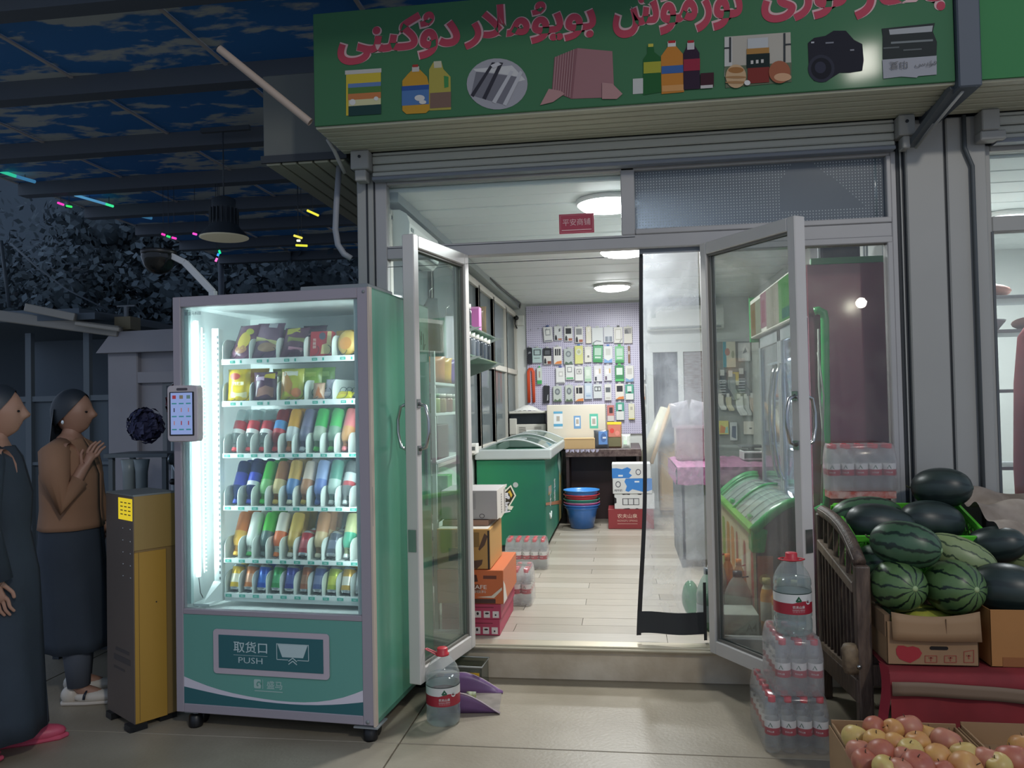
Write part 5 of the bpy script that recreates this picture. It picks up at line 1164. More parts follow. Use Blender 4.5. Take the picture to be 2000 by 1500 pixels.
# ---- basins under the counter
for i, (z, c, nm, h_) in enumerate(((.190, '#3a6cb0', 'deep blue', .20), (.288, '#3f78c4', 'mid blue', .13), (.312, '#d070a0', 'pink', .13), (.344, '#3f9f8a', 'teal', .13), (.390, '#d2404e', 'red', .13), (.432, '#4a92d8', 'bright blue', .13))):
    r_ = .182 - (.012 if i == 0 else 0); zt = z + h_
    o = MB().lathe([(r_ * .62, z), (r_ * .68, z + .004), (r_ * .90, zt - .02), (r_ * .93, zt - .004), (r_, zt), (r_, zt + .008), (r_ * .96, zt + .006), (r_ * .88, zt - .004), (r_ * .66, z + .012), (0, z + .012)], 0, 32, T(-.435, 8.03, 0)).build('plastic_basin', M('basin_%d' % i, c, .25, coat=.2))
    tag(o, f'{nm} plastic basin, {("lowest", "second from the floor", "third from the floor", "fourth from the floor", "just under the top", "topmost")[i]} in the stack by the counter', 'basin', 'plastic basins stacked by the counter')
# ---- cartons of milk and water
G2 = 'cartons stacked before the counter'
blob = [(.0, .15), (.30, .12), (.42, .02), (.60, .10), (.66, .30), (.60, .5), (.66, .72), (.46, .80), (.25, .62), (.0, .70)]
carton('water_carton', 'dark red water carton at the foot of the stack by the basins', 'carton', (-.172, .27, 7.94, 8.24, FZ, .382), M('carton_red', '#8e3438', .5), [('lettering', 'F', '农夫山泉', '#d8b8a8', 0, (.42, .66, .44, .22)), ('lettering', 'F', 'NONGFU SPRING', '#c49a8e', 0, (.42, .42, .44, .10)), ('text_line', 'F', Q(.2, .25, .64, .28), '#b8887e')], G2)
carton('milk_carton', 'white milk carton with black patches and six drawn packs, lowest milk carton', 'carton', (-.108, .28, 7.95, 8.20, .383, .533), M('carton_milk', '#dcdcda', .45), [('black_patch', 'F', [[(.18, 1), (.40, 1), (.38, .92), (.30, .95), (.22, .92)], [(.56, 1), (.7, 1), (.66, .92), (.6, .94)], [(0, .35), (.05, .4), (.05, .7), (0, .78)], [(.2, 0), (.4, 0), (.36, .06), (.26, .04)], [(.5, 0), (.62, 0), (.56, .06)]], '#202024'), ('frame_print', 'F', Q(.20, .26, .62, .70), '#3a3a40'), ('pack_print', 'F', [Q(.22 + i * .135, .30, .335 + i * .135, .66) for i in range(3)], '#d4d4d4', .001)], G2)
carton('milk_carton', 'white milk carton with blue splash on its right, middle of the stack', 'carton', (-.122, .26, 7.94, 8.19, .534, .683), M('carton_milk'), [('blue_splash', 'F', [(.32, .2), (.36, .5), (.30, .8), (.34, 1), (1, 1), (1, .25), (.8, .1), (.5, .3), (.4, .12)], '#3f86d2'), ('seal_print', 'F', ellipse(.14, .42, 14, .14, .62), '#5a5a66'), ('seal_print', 'F', ellipse(.10, .30, 14, .14, .62), '#dcdcda', .001), ('text_line', 'F', '纯牛奶', '#4a4a55', 0, (.14, .22, .2, .16)), ('white_print', 'F', Q(.56, .74, .68, .84), '#e6edf4', .001)], G2)
carton('milk_carton', 'white milk carton with blue splash on its left, top of the stack', 'carton', (-.126, .25, 7.95, 8.2, .684, .828), M('carton_milk'), [('blue_splash', 'F', [(0, .02), (.44, .02), (.52, .2), (.44, .35), (.50, .62), (.40, .76), (.26, .62), (.12, .7), (0, .68)], '#3f86d2'), ('seal_print', 'F', ellipse(.14, .42, 14, .68, .42), '#5a5a66'), ('seal_print', 'F', ellipse(.10, .30, 14, .68, .42), '#dcdcda', .001), ('white_print', 'F', Q(.16, .12, .28, .24), '#e6edf4', .001)], G2)

# ---- chest freezer, green, against the left wall
cf = thing('chest_freezer', 'green chest freezer with a grey rim and curved glass lids', 'freezer', (-.95, 7.6, FZ))
m_cfg = M('freezer_green', '#17794a', .35, hex2='#1f5a50', vscale=.9); m_rim = M('freezer_rim', '#aab2b0', .35)
X0, X1, Y0, Y1 = -1.255, -.665, 6.72, 8.50
MB().box(X0, X1, Y0, Y1, FZ + .05, .965).build('cabinet', m_cfg, cf, bevel=.012, seg=2)
MB().box(X0 + .03, X1 - .03, Y0 + .03, Y1 - .03, FZ, FZ + .05).build('plinth', M('plinth_black', '#22262a', .5), cf)
MB().box(X1 - .001, X1 + .0015, Y0 + .015, Y1 - .02, FZ + .06, .955).build('side_print', M('freezer_side', '#3a8064', .5, hex2='#2b6a58', vscale=2.0, stretch=(1, 1.5, 1)), cf)
rim = MB().box(X0 - .01, X1 + .055, Y0 - .02, Y0 + .03, .968, 1.055).box(X0 - .01, X1 + .055, Y1 - .03, Y1 + .02, .968, 1.055).box(X1 - .01, X1 + .055, Y0 + .03, Y1 - .03, .968, 1.055).box(X0 - .01, X0 + .04, Y0 + .03, Y1 - .03, .968, 1.055)
rim.build('rim', m_rim, cf, bevel=.012, seg=2)
def lidfn(ya, yb, zz):
    return lambda u, v: (X0 + .03 + (X1 - X0 + .0) * u, ya + (yb - ya) * v, zz + .115 * math.sin(PI * (u * .86 + .07)) ** 1.0 - .03)
gl_ = GL('freezer_lid_glass', '#b9cdc4', haze=.35, hazec='#9fb2ab', rough=.05)
for k_, (a, b_, zz) in enumerate(((Y0 + .03, Y0 + .95, 1.050), (Y0 + .88, Y1 - .03, 1.062))):
    l_ = MB().grid(lidfn(a, b_, zz), 14, 4).build('glass_lid', gl_, cf)
    for yy in (a, b_): MB().tube([lidfn(yy, yy, zz)(i / 14, 0) for i in range(15)], .014, 0, 6, flat=.6).build('lid_frame', m_rim, l_)
    MB().box(X0 + .30, X0 + .42, a + .10, a + .13, zz + .08, zz + .095).build('lid_grip', m_rim, l_)
# emblem on the front: shield outlines and characters
def cq(px, py, d=.0): q = P(px, py, Y=Y0 - .002 - d); return q.x, q.z
def femb(name, pts, col, d): MB().sheet([cq(*p, d) for p in pts], 0, 0, T(0, Y0 - .002 - d, 0) @ FRONT).build(name, M('emb_' + col.lstrip('#'), col, .35), cf, recalc=False)
femb('shield_print', [(960, 955), (977, 965), (988, 956), (998, 947), (1008, 968), (996, 988), (1003, 989), (999, 996), (990, 995), (972, 1022), (955, 1030), (940, 990)], '#d9d6c4', 0)
femb('shield_print', [(958, 958), (977, 968), (988, 960), (997, 951), (1005, 968), (993, 988), (984, 998), (970, 1018), (955, 1025), (942, 990)], '#2f2a1c', .0006)
femb('shield_print', [(958, 963), (977, 973), (989, 965), (996, 957), (1001, 967), (998, 972), (994, 962), (987, 970), (976, 977), (958, 968)], '#c8a83a', .0012)
femb('banner_print', [(957, 952), (990, 945), (989, 951), (958, 959)], '#d5d6cc', .0008)
MB().text('可爱多', .022, T(cq(974, 952)[0], Y0 - .0045, cq(974, 951)[1]) @ FRONT @ RZ(.1), 0, w=.10, bold=.02).build('lettering', M('emb_3a3a34', '#3a3a34', .4), cf, recalc=False)
MB().text('绿', .10, T(cq(985, 975)[0], Y0 - .006, cq(985, 974)[1]) @ FRONT @ RZ(.2), 0, bold=.03).text('豆', .085, T(cq(985, 990)[0], Y0 - .006, cq(984, 992)[1]) @ FRONT @ RZ(.2), 0, bold=.03).build('lettering', M('emb_d8d6dc', '#cfcdd2', .4), cf, recalc=False)
q = cq(1007, 947); MB().sheet(ellipse(.045, .045, 18, q[0], q[1]), 0, 0, T(0, Y0 - .0035, 0) @ FRONT).build('round_badge', M('emb_a9b0ac', '#a9b0ac', .4), cf, recalc=False)
def cs(px, py): q = P(px, py, X=X1 + .003); return q.y, q.z
def semb(nm, pts, col, d=0):
    MB().add([(X1 + .003 + d,) + cs(*p) for p in pts], [tuple(range(len(pts)))]).build(nm, M('emb_' + col.lstrip('#'), col, .3), cf, recalc=False)
semb('spoon_print', [(1092, 896), (1097, 893), (1096, 1010), (1092, 1020)], '#c2b074')
semb('leaf_print', [(1089, 905), (1092, 880), (1095, 896), (1099, 878), (1098, 915), (1094, 930)], '#a8c4b0', .0005)
semb('pale_print', [(1097, 930), (1101, 926), (1101, 1000), (1097, 1010)], '#6f9a92')
semb('orange_glow', [(1066, 982), (1098, 976), (1098, 984), (1066, 987)], '#b8805c', .0004)
semb('tan_print', [(1071, 950), (1077, 947), (1077, 962), (1071, 968)], '#a8925a', .0006)
def stext(s_, px, py, h_, w_):
    yy, zz = cs(px, py); MB().text(s_, h_, T(X1 + .0045, yy, zz) @ RZ(PI / 2) @ FRONT, 0, w=w_, bold=.02).build('lettering', M('emb_d5dcd8', '#c4cdc8', .4), cf, recalc=False)
stext('享', 1083, 945, .11, .16); stext('乐', 1075, 976, .11, .16); stext('福', 1083, 968, .11, .16)
y_, z_ = cs(1075, 1000)
MB().tube([(X1 + .004, y_ + .07 * math.cos(a), z_ + .055 * math.sin(a)) for a in (-PI, -2.6, -2.1, -1.57, -1.0, -.5, 0)], .008, 0, 6).build('smile_print', M('emb_d5dcd8'), cf)
# bits on the far end of the freezer
tag(carton('white_dispenser', 'small white box standing on the window ledge by the freezer', 'box', (-1.255, -1.20, 6.45, 6.56, 1.04, 1.12), M('reader_white'), [('face_print', 'F', Q(.2, .3, .8, .7), '#555a5a')]))

# ---- stack of cartons beside the door
G3 = 'cartons stacked just inside the left door'
fr_icons = lambda: [('icon_label', 'F', [Q(.56 + i * .15, .10, .665 + i * .15, .52) for i in range(3)], '#d9cfc9'), ('icon_mark', 'F', [ellipse(.04, .2, 10, .61, .36), ellipse(.07, .12, 10, .765, .38), ellipse(.03, .12, 8, .91, .28)], '#2f2628', .001), ('text_line', 'F', Q(.5, .74, .88, .79), '#7a2a3a', .001)]
carton('drink_carton', 'pinkish red carton with white handling marks, lowest by the left door', 'carton', (-1.01, -.69, 4.30, 4.84, FZ, .277), M('carton_pink', '#b0405a', .5), fr_icons(), G3)
carton('drink_carton', 'pinkish red carton with handling marks, second from the floor', 'carton', (-1.01, -.682, 4.30, 4.84, .278, .362), M('carton_pink'), fr_icons(), G3)
oc_ = carton('coffee_carton', 'orange coffee carton with pale letters in the door stack', 'carton', (-1.03, -.665, 4.29, 4.82, .363, .545), M('carton_orange', '#c4683a', .45), [('cup_print', 'F', [(.40, .62), (.62, .66), (.60, .86), (.47, .86)], '#4f2f24'), ('cup_print', 'F', [(.36, .3), (.66, .34), (.64, .58), (.38, .58)], '#7d4a34'), ('lettering', 'F', 'SCAFE', '#dfd0c2', 0, (.60, .50, .30, .12)), ('lettering', 'F', '咖啡饮料', '#cdb8a8', 0, (.60, .36, .28, .09)), ('brown_band', 'F', Q(.40, .02, .88, .15), '#4a3028', .001), ('white_curve', 'F', [(.6, .2), (.82, .24), (.98, .5), (.98, .42), (.86, .18)], '#d9cfb9', .001), ('small_logo', 'F', Q(.70, .74, .90, .84), '#6a3a2a'), ('white_side', 'R', [(0, 0), (.25, 0), (.12, .5), (0, .7)], '#d8cfc4')], G3)
bx = carton('tan_carton', 'tan carton with white top lying tilted in the door stack', 'carton', (-1.03, -.735, 4.30, 4.72, .548, .765), M('carton_tan2', '#b98d4e', .5), [('white_top', 'T', Q(.02, .02, .96, .98), '#ddd6ca'), ('text_line', 'T', [Q(.45, .5 + i * .09, .85, .53 + i * .09) for i in range(4)], '#b9b4b4', .001), ('table_print', 'F', Q(.35, .55, .80, .92), '#8a6a3a'), ('brown_figure', 'F', [(.80, .46), (.90, .6), (.96, .82), (.9, .9), (.78, .5)], '#5a4030'), ('black_gap', 'F', Q(.22, .2, .40, .52), '#241a16', .001), ('black_tape', 'F', Q(.955, .0, .99, .96), '#2a2320', .001), ('brown_figure', 'F', [(.62, .20), (.86, .24), (.84, .12), (.74, .0), (.60, .1)], '#5a4030')], G3)
carton('grey_carton', 'grey and white carton at the top of the door stack', 'carton', (-1.03, -.712, 4.42, 4.74, .80, .962), M('carton_greyw', '#aaa6a4', .5), [('pale_panel', 'F', Q(.30, .35, .62, .9), '#9a9796'), ('round_print', 'F', ellipse(.10, .16, 14, .73, .12), '#5a5656'), ('round_print', 'F', ellipse(.07, .11, 14, .73, .12), '#aaa6a4', .001), ('white_side', 'R', Q(0, 0, 1, 1), '#d9d2c8'), ('side_text', 'R', [Q(.45, .1 + i * .09, .55, .15 + i * .09) for i in range(8)] + [Q(.80, .05 + i * .06, .95, .09 + i * .06) for i in range(14)], '#8a857f', .001)], G3)
tag(MB().box(-1.02, -.76, 4.40, 4.74, .767, .798).build('tray_carton', M('carton_flat', '#8a6a58', .6), bevel=.003), 'flat brown tray carton under the grey carton', 'carton')
# ================================================================ SHOP, RIGHT SIDE
# upright display fridge, its maroon side towards the street
fg = thing('display_fridge', 'tall glass-door drinks fridge with maroon side and green trim', 'fridge', (1.22, 5.1, FZ))
m_mar = M('maroon_panel', '#84344a', .22, coat=.35); m_gtrim = M('green_trim', '#3f8f55', .35); m_grn = M('green_plastic', '#35a055', .28, coat=.3)
MB().box(.982, 1.462, 4.40, 4.42, FZ, 2.15).build('side_panel', m_mar, fg)
MB().box(1.0, 1.462, 5.93, 5.95, FZ, 2.15).build('side_panel', m_mar, fg)
MB().box(1.0, 1.462, 4.392, 4.42, 2.148, 2.182).build('top_trim', m_gtrim, fg, bevel=.003)
MB().box(1.0, 1.462, 4.42, 5.93, 2.13, 2.15).box(1.0, 1.462, 4.42, 5.93, FZ, .42).box(1.44, 1.462, 4.42, 5.93, .42, 2.13).build('carcass', M('fridge_white', '#c9ced2', .4), fg)
for z in (.42, .80, 1.12, 1.42, 1.68): MB().box(1.03, 1.44, 4.43, 5.92, z, z + .012).build('wire_shelf', M('wire_white', '#d6dadf', .3), fg)
lb = MB().box(.945, 1.10, 4.46, 6.08, 1.885, 2.165).build('light_box', M('lightbox_white', '#cfcabd', .4), fg, bevel=.006)
def lbq(nm, y0, y1, z0, z1, c, e=.0): MB().box(.941 - e, .9445, y0, y1, z0, z1).build(nm, EM('lb_' + c.lstrip('#'), c, .62), lb)
lbq('picture_print', 5.83, 6.04, 1.90, 2.13, '#b89a74'); lbq('picture_print', 5.62, 5.83, 1.90, 2.13, '#cfd2b8'); lbq('red_print', 5.40, 5.62, 1.92, 2.15, '#c88a98'); lbq('cream_print', 4.98, 5.40, 1.90, 2.15, '#cdc6b2'); lbq('green_print', 4.48, 4.98, 1.90, 2.15, '#6fbf62')
lbq('teal_band', 4.60, 4.88, 1.91, 1.97, '#3f8f78', .002); lbq('leaf_print', 5.86, 5.98, 1.95, 2.08, '#b08a50', .002); lbq('bottle_print', 5.45, 5.56, 1.95, 2.10, '#b85a72', .002); lbq('yellow_print', 4.52, 4.62, 2.05, 2.12, '#d2c23c', .002)
MB().box(.938, 1.10, 6.08, 6.10, 1.86, 2.19).build('end_plate', m_grn, lb, bevel=.004)
m_fgl = GL('fridge_glass', '#f0f3f6', haze=.08, hazec='#b9c4cc', rough=.02)
for k_, (a, b_) in enumerate(((4.44, 5.19), (5.20, 5.93))):
    d_ = MB().box(.975, 1.0, a, a + .05, .42, 1.875).box(.975, 1.0, b_ - .05, b_, .42, 1.875).box(.975, 1.0, a, b_, .42, .50).box(.975, 1.0, a, b_, 1.80, 1.875).build('door', M('door_alu', '#a9adb0', .3, metal=.4), fg, bevel=.003)
    MB().box(.984, .990, a + .05, b_ - .05, .50, 1.80).build('pane', m_fgl, d_)
    yh = 5.12 if k_ == 0 else 5.27
    MB().tube([(.972, yh, 1.66), (.945, yh, 1.60), (.925, yh, 1.45), (.92, yh, 1.30), (.925, yh, 1.15), (.945, yh, 1.0), (.972, yh, .94)], .009, 0, 8).build('handle', M('chrome'), d_)
# cold light strip and drinks behind the near door
MB().box(1.005, 1.02, 4.45, 4.465, .55, 1.78).build('light_strip', EM('fridge_led', '#c6d2ff', 14.0), fg)
lamp('fridge_fill_light', 'AREA', (1.02, 5.19, 1.15), 9, (.80, .86, 1.0), .04, (1.30, 4.75, 1.15), None, 1.2)  # unseen lamp added to brighten the bottles behind the near door
MB().box(1.40, 1.435, 4.44, 5.92, .45, 2.1).build('back_liner', M('liner_blue', '#aeb8dc', .5), fg)
for r_, z in enumerate((.432, .812, 1.132, 1.432, 1.692)):
    for i in range(6):
        c = random.choice(('#c9d2ea', '#aebbe0', '#d8dcea', '#8fa6d2', '#b7c8e4'))
        y_ = 4.52 + i * .10
        t = thing('water_bottle', '%s bottle in the glass-door fridge, %s shelf from the bottom, %s from the street' % ({'#c9d2ea': 'pale lilac', '#aebbe0': 'lavender', '#d8dcea': 'whitish', '#8fa6d2': 'soft blue', '#b7c8e4': 'sky blue'}[c], ORD[r_], ORD[i]), 'bottle', (1.075, y_, z), 0, 'bottles in the glass-door fridge')
        MB().lathe([(.028, 0), (.031, .01), (.031, .13), (.024, .165), (.012, .19), (.012, .20)], 0, 10, T(1.075, y_, z)).build('body', M('fb_' + c.lstrip('#'), c, .2), t)
        MB().lathe([(.013, .197), (.013, .215), (0, .215)], 0, 8, T(1.075, y_, z)).build('cap', M('cap_d8dce0', '#d8dce0', .4), t)
# green tubular guard at the fridge's street corner, hanging leads
MB().tube([(1.0, 4.35, 1.895), (1.02, 4.345, 1.90), (1.045, 4.34, 1.885), (1.05, 4.34, 1.85), (1.035, 4.34, .95), (1.02, 4.34, .88), (.98, 4.34, .855)], .022, 0, 10).build('corner_guard', m_grn, fg)
for pts in ([(1.01, 4.31, 1.80), (1.005, 4.31, 1.5), (1.02, 4.305, 1.2), (1.0, 4.31, .9)], [(1.005, 4.312, 1.68), (1.025, 4.305, 1.45), (1.005, 4.30, 1.1)]):
    MB().tube(pts, .0055, 0, 6).build('power_cord', M('cord_grey', '#a5ac9e', .6), fg)
cr = thing('wire_basket', 'dark basket with a white wire frame on top of the fridge', 'basket', (1.2, 4.75, 2.183))
MB().box(1.10, 1.32, 4.62, 4.86, 2.19, 2.335).build('black_bag', M('bag_black', '#26272d', .6, bump=.5, bscale=18), cr, bevel=.02, seg=2)
wf = MB()
for x_, xe in ((1.09, 1.33), (1.345, 1.43)):
    wf.tube([(x_, 4.60, 2.19), (x_, 4.60, 2.345), (xe, 4.60, 2.345), (xe, 4.60, 2.19)], .006, 0, 6)
wf.tube([(1.33, 4.60, 2.345), (1.38, 4.62, 2.40)], .006, 0, 6).build('wire_frame', M('wire_white'), cr)

# curved-lid ice cream freezer in front of it
ic_ = thing('ice_cream_freezer', 'ice cream freezer with curved glass lid and green rim behind the door', 'freezer', (.82, 5.2, FZ))
fx0, fx1, fy0, fy1 = .675, .955, 4.44, 6.02
def arcp(u): return (fx0 + (fx1 - fx0) * u, .735 + .155 * math.sin(u * PI * .56) / math.sin(PI * .56) ** 1)
def endpoly(): return [(fx0 + .012, FZ + .03)] + [(arcp(i / 8)[0] + (.012 if i == 0 else 0), arcp(i / 8)[1] - .03) for i in range(9)] + [(fx1, FZ + .03)]
MB().prism(endpoly(), -fy0 - .012, -fy1 + .012, 0, FRONT).build('cabinet', M('cabinet_maroon', '#5f3444', .3, coat=.2), ic_)
for yy in (fy0, fy1):
    MB().tube([(arcp(i / 10)[0], yy, arcp(i / 10)[1]) for i in range(11)], .022, 0, 8, flat=1.2).build('rim', m_grn, ic_)
MB().bar((fx0, fy0, .735), (fx0, fy1, .735), .045, .035).build('front_rail', M('rail_green', '#6fb04a', .35), ic_, bevel=.006)
MB().prism([(fx0 - .012, .62), (fx0 + .055, .62), (fx0 + .075, .74), (fx0 + .02, .752), (fx0 - .012, .74)], -fy0 + .012, -fy0 - .10, 0, FRONT).build('corner_cap', m_grn, ic_, bevel=.006)
for k_, (a, b_, dz) in enumerate(((fy0 + .02, 5.26, .004), (5.22, fy1 - .02, -.008))):
    l_ = MB().grid(lambda u, v, a=a, b_=b_, dz=dz: (arcp(u)[0], a + (b_ - a) * v, arcp(u)[1] + dz), 10, 2).build('glass_lid', GL('ice_glass', '#eef7f2', haze=.10, hazec='#b5c8be', rough=.02), ic_)
    MB().tube([(arcp(i / 10)[0], b_ if k_ == 0 else b_ - .03, arcp(i / 10)[1] + dz + .006) for i in range(11)], .009, 0, 6).build('lid_frame', m_grn, l_)
    MB().box(fx0 + .025, fx0 + .05, a + .28, a + .36, .745, .775).build('lid_grip', m_grn, l_, bevel=.004)
MB().grid(lambda u, v: (arcp(u)[0], fy0 + .02 + (fy1 - fy0 - .04) * v, arcp(u)[1] - .024), 10, 2).build('liner', M('liner_pale', '#b9c4be', .5), ic_)
for i in range(9):
    yb_ = fy0 + .12 + i * .17; MB().tube([(arcp(q / 8)[0], yb_, arcp(q / 8)[1] - .016) for q in range(9)], .004, 0, 5).build('basket_wire', M('wire_white'), ic_)
MB().box(fx0 - .001, fx0 + .013, fy0 + .012, fy1 - .012, FZ + .05, .715).build('front_print', M('print_cream', '#c9c2a2', .4), ic_)
for k_, (y0_, y1_, c) in enumerate(((4.46, 4.54, '#b0564a'), (4.60, 4.68, '#d6cdb4'), (4.74, 4.80, '#9a5048'), (4.86, 4.95, '#d9d2ba'), (5.04, 5.12, '#a05a4c'), (5.20, 5.36, '#c98a4c'), (5.42, 5.56, '#b8823c'), (5.64, 5.82, '#7fa84c'))):
    MB().sheet(rrect(.09 if y1_ - y0_ < .1 else .15, .36, .04, 4), 0, 0, T(fx0 - .0018, (y0_ + y1_) / 2, .45) @ RZ(-PI / 2) @ FRONT).build('picture_print', M('icp_%d' % k_, c, .4), ic_, recalc=False)
MB().box(fx0 + .018, fx0 + .10, fy0 + .0085, fy0 + .0115, FZ + .06, .60).build('corner_print', M('print_terracotta', '#b4604c', .4), ic_)
MB().sheet(ellipse(.062, .06, 14, fx0 + .055, .475), 0, 0, T(0, fy0 + .007, 0) @ FRONT).build('lemon_print', M('print_lemon', '#c8a060', .4), ic_, recalc=False)
MB().sheet([(.835, .58), (.865, .59), (.86, .60), (.85, .575), (.84, .56)], 0, 0, T(0, fy0 + .011, 0) @ FRONT).build('small_print', M('print_paleg', '#a8a0a4', .4), ic_, recalc=False)
for i, (y_, x_, c) in enumerate(((4.62, .80, '#d8d6cc'), (4.80, .84, '#cfd2c0'), (4.70, .88, '#c8cabc'), (5.0, .82, '#dcd8d2'), (5.4, .80, '#c9a8a0'), (5.6, .86, '#d6d2cc'))):
    o = tag(packet(MB(), .12, .16, .03, 0, seed=40 + i).build('ice_packet', M('ice_' + c.lstrip('#'), c, .4)), '%s ice cream packet %s from the door under the curved glass lid' % (('whitish', 'pale green', 'grey green', 'off-white', 'pinkish', 'cream')[i], ORD[i]), 'packet', 'ice cream under the curved lid')
    o.location = (x_ - .06, y_, .735 + .03 * (x_ - .7) / .2); o.rotation_euler = (R(82), R(8), R(60))

# quilted pink desk, boxes on it
dk = thing('desk', 'grey metal desk under a pink quilted cover', 'desk', (.93, 6.6, FZ))
m_dk = M('desk_grey', '#8f9290', .5, var=.25, vscale=4)
MB().box(.42, 1.44, 6.13, 6.16, FZ + .06, .90).build('front_panel', m_dk, dk)
MB().box(.41, .44, 6.13, 7.05, FZ, .90).build('side_panel', M('desk_grey2', '#7f8384', .6, var=.3, vscale=5), dk)
MB().box(.40, 1.45, 6.10, 7.08, .90, .935).build('desk_top', m_dk, dk)
qc = MB().grid(lambda u, v: (.385 + 1.06 * u, 6.06 + 1.03 * v, .945 + .010 * abs(math.sin(u * 40)) * abs(math.sin(v * 36))), 80, 60)
qc.grid(lambda u, v: (.385 + 1.06 * u, 6.062 - .012 * abs(math.sin(u * 44 + v * 5)) , .945 - .125 * v - .008 * abs(math.sin(u * 22)) * (v > .9)), 90, 6)
qc.grid(lambda u, v: (.383 - .012 * abs(math.sin(u * 40 + v * 5)), 6.06 + 1.03 * u, .945 - .125 * v - .008 * abs(math.sin(u * 22)) * (v > .9)), 80, 6)
tag(qc.build('quilted_cover', M('quilt_pink', '#a8708f', .9, hex2='#875072', vscale=30)), 'pink quilted cover draped over the grey desk', 'cloth')
tub = thing('storage_tub', 'clear pinkish storage tub with plastic bags on the pink desk', 'tub', (.52, 6.75, .957))
MB().box(.42, .64, 6.6, 6.9, .960, 1.22).build('tub_body', GL('tub_clear', '#e3d0d4', haze=.42, hazec='#cdb8bc', rough=.1), tub, bevel=.012)
MB().box(.41, .65, 6.59, 6.91, 1.215, 1.235).build('tub_rim', GL('tub_rim', '#e6dcde', haze=.5, hazec='#d5c6ca', rough=.1), tub)
for i, (x_, y_, z_, w2) in enumerate(((.44, 6.7, 1.236, .16), (.55, 6.74, 1.236, .18))):
    o = tag(packet(MB(), w2, .20, .10, 0, nx=14, nz=14, wr=.012, seed=60 + i).build('plastic_bag', GL('bag_film', '#e9e8ea', haze=.5, hazec='#d9d6da', rough=.15)), ('white plastic bag on the near side of the clear tub', 'crumpled white plastic bag on top of the clear tub')[i], 'bag')
    o.location = (x_ + .03, y_, z_); o.rotation_euler = (.2, (-.2, .25)[i], .3)
scn = thing('weighing_scale', 'grey and white weighing scale on the pink desk', 'scale', (1.01, 6.62, .957))
MB().box(.93, 1.09, 6.5, 6.74, .960, 1.03).build('body', M('scale_white', '#c6c8c6', .4), scn, bevel=.006)
MB().box(.935, 1.085, 6.498, 6.50, .975, 1.015).build('keypad', M('scale_black', '#2b2e32', .4), scn)
MB().box(.92, 1.10, 6.52, 6.76, 1.055, 1.07).box(.99, 1.03, 6.6, 6.66, 1.03, 1.055).build('pan', M('scale_black'), scn, bevel=.004)
cb = thing('wooden_cabinet', 'tan wooden cabinet behind the plastic curtain', 'cabinet', (.45, 9.0, FZ))
MB().box(.375, .80, 8.88, 9.3, FZ + .05, .95).build('body', M('cabinet_tan', '#b99a6a', .5, var=.12, vscale=3, stretch=(1, 1, 6)), cb, bevel=.004)
MB().box(.39, .60, 8.868, 8.88, FZ + .08, .93).build('door', M('cabinet_tan2', '#c2a474', .5), cb, bevel=.003)
MB().tube([(.57, 8.866, .62), (.57, 8.845, .60), (.57, 8.845, .52), (.57, 8.866, .50)], .005, 0, 6).build('handle', M('chrome'), cb)
MB().box(.39, .79, 8.9, 9.28, FZ, FZ + .05).build('plinth', M('plinth_pale', '#a08a68', .6), cb)
tag(MB().tube([P(1258, 905, Y=8.6), P(1302, 800, Y=8.75)], .075, 0, 16).build('film_roll', M('film_roll', '#d0cdb4', .35)), 'long pale roll of plastic film leaning beside the cabinet', 'roll')
tag(MB().tube([P(1272, 905, Y=8.5), P(1310, 790, Y=8.7)], .022, 0, 10).build('wooden_stick', M('stick_tan', '#c8a878', .5)), 'tan wooden stick leaning against the film roll', 'stick')
tag(MB().ell((.42, 8.78, 1.02), (.26, .2, .16), 0, 16, 10).build('dark_bag', M('bag_blue', '#5f6f80', .4, bump=.6, bscale=14)), 'dark blue plastic bundle on the cabinet behind the curtain', 'bag')
# back door and window of white upvc, air conditioner above
bd = tag(bpy.data.objects.new('door_3', None), 'white back door with dark panes behind the plastic curtain', None, None, 'structure'); COL.objects.link(bd); bd.location = (.6, 9.45, FZ)
fr = MB()
for a, b_ in ((.285, .355), (.635, .70), (.95, 1.0)): fr.box(a, b_, 9.43, 9.47, FZ, 2.11)
fr.box(.285, 1.0, 9.428, 9.47, 2.0, 2.11).box(.355, .95, 9.432, 9.47, FZ, .95)
fr.build('door_frame', M('upvc_clean', '#cfd3cf', .35), bd, bevel=.004)
MB().box(.355, .635, 9.455, 9.462, .95, 2.0).build('pane', M('pane_dark', '#474a4f', .15, hex2='#6a6d71', vscale=5, stretch=(8, 1, .6)), bd)
MB().box(.70, .95, 9.455, 9.462, .95, 2.0).build('pane', M('pane_brick', '#8a7f7f', .2, hex2='#a5a5a5', vscale=14, stretch=(1, 1, 5)), bd)
MB().box(.655, .68, 9.40, 9.43, 1.30, 1.42).build('handle', M('chrome'), bd)
ab = thing('air_conditioner', 'long white air conditioner on the back wall above the door', 'air conditioner', (.72, 9.36, 2.25))
MB().prism([(-.0, 2.25), (.16, 2.252), (.19, 2.29), (.20, 2.47), (.17, 2.52), (0, 2.52)], .29, 1.15, 0, Matrix(((0, 0, 1, 0), (-1, 0, 0, 9.465), (0, 1, 0, 0), (0, 0, 0, 1)))).build('body', m_acw, ab, bevel=.004)
MB().box(.32, 1.12, 9.268, 9.30, 2.262, 2.274).build('louvre', M('ac_louvre'), ab)
MB().box(.34, .39, 9.2635, 9.266, 2.39, 2.50).build('energy_label', M('label_pale', '#b4bcb4', .5), ab)
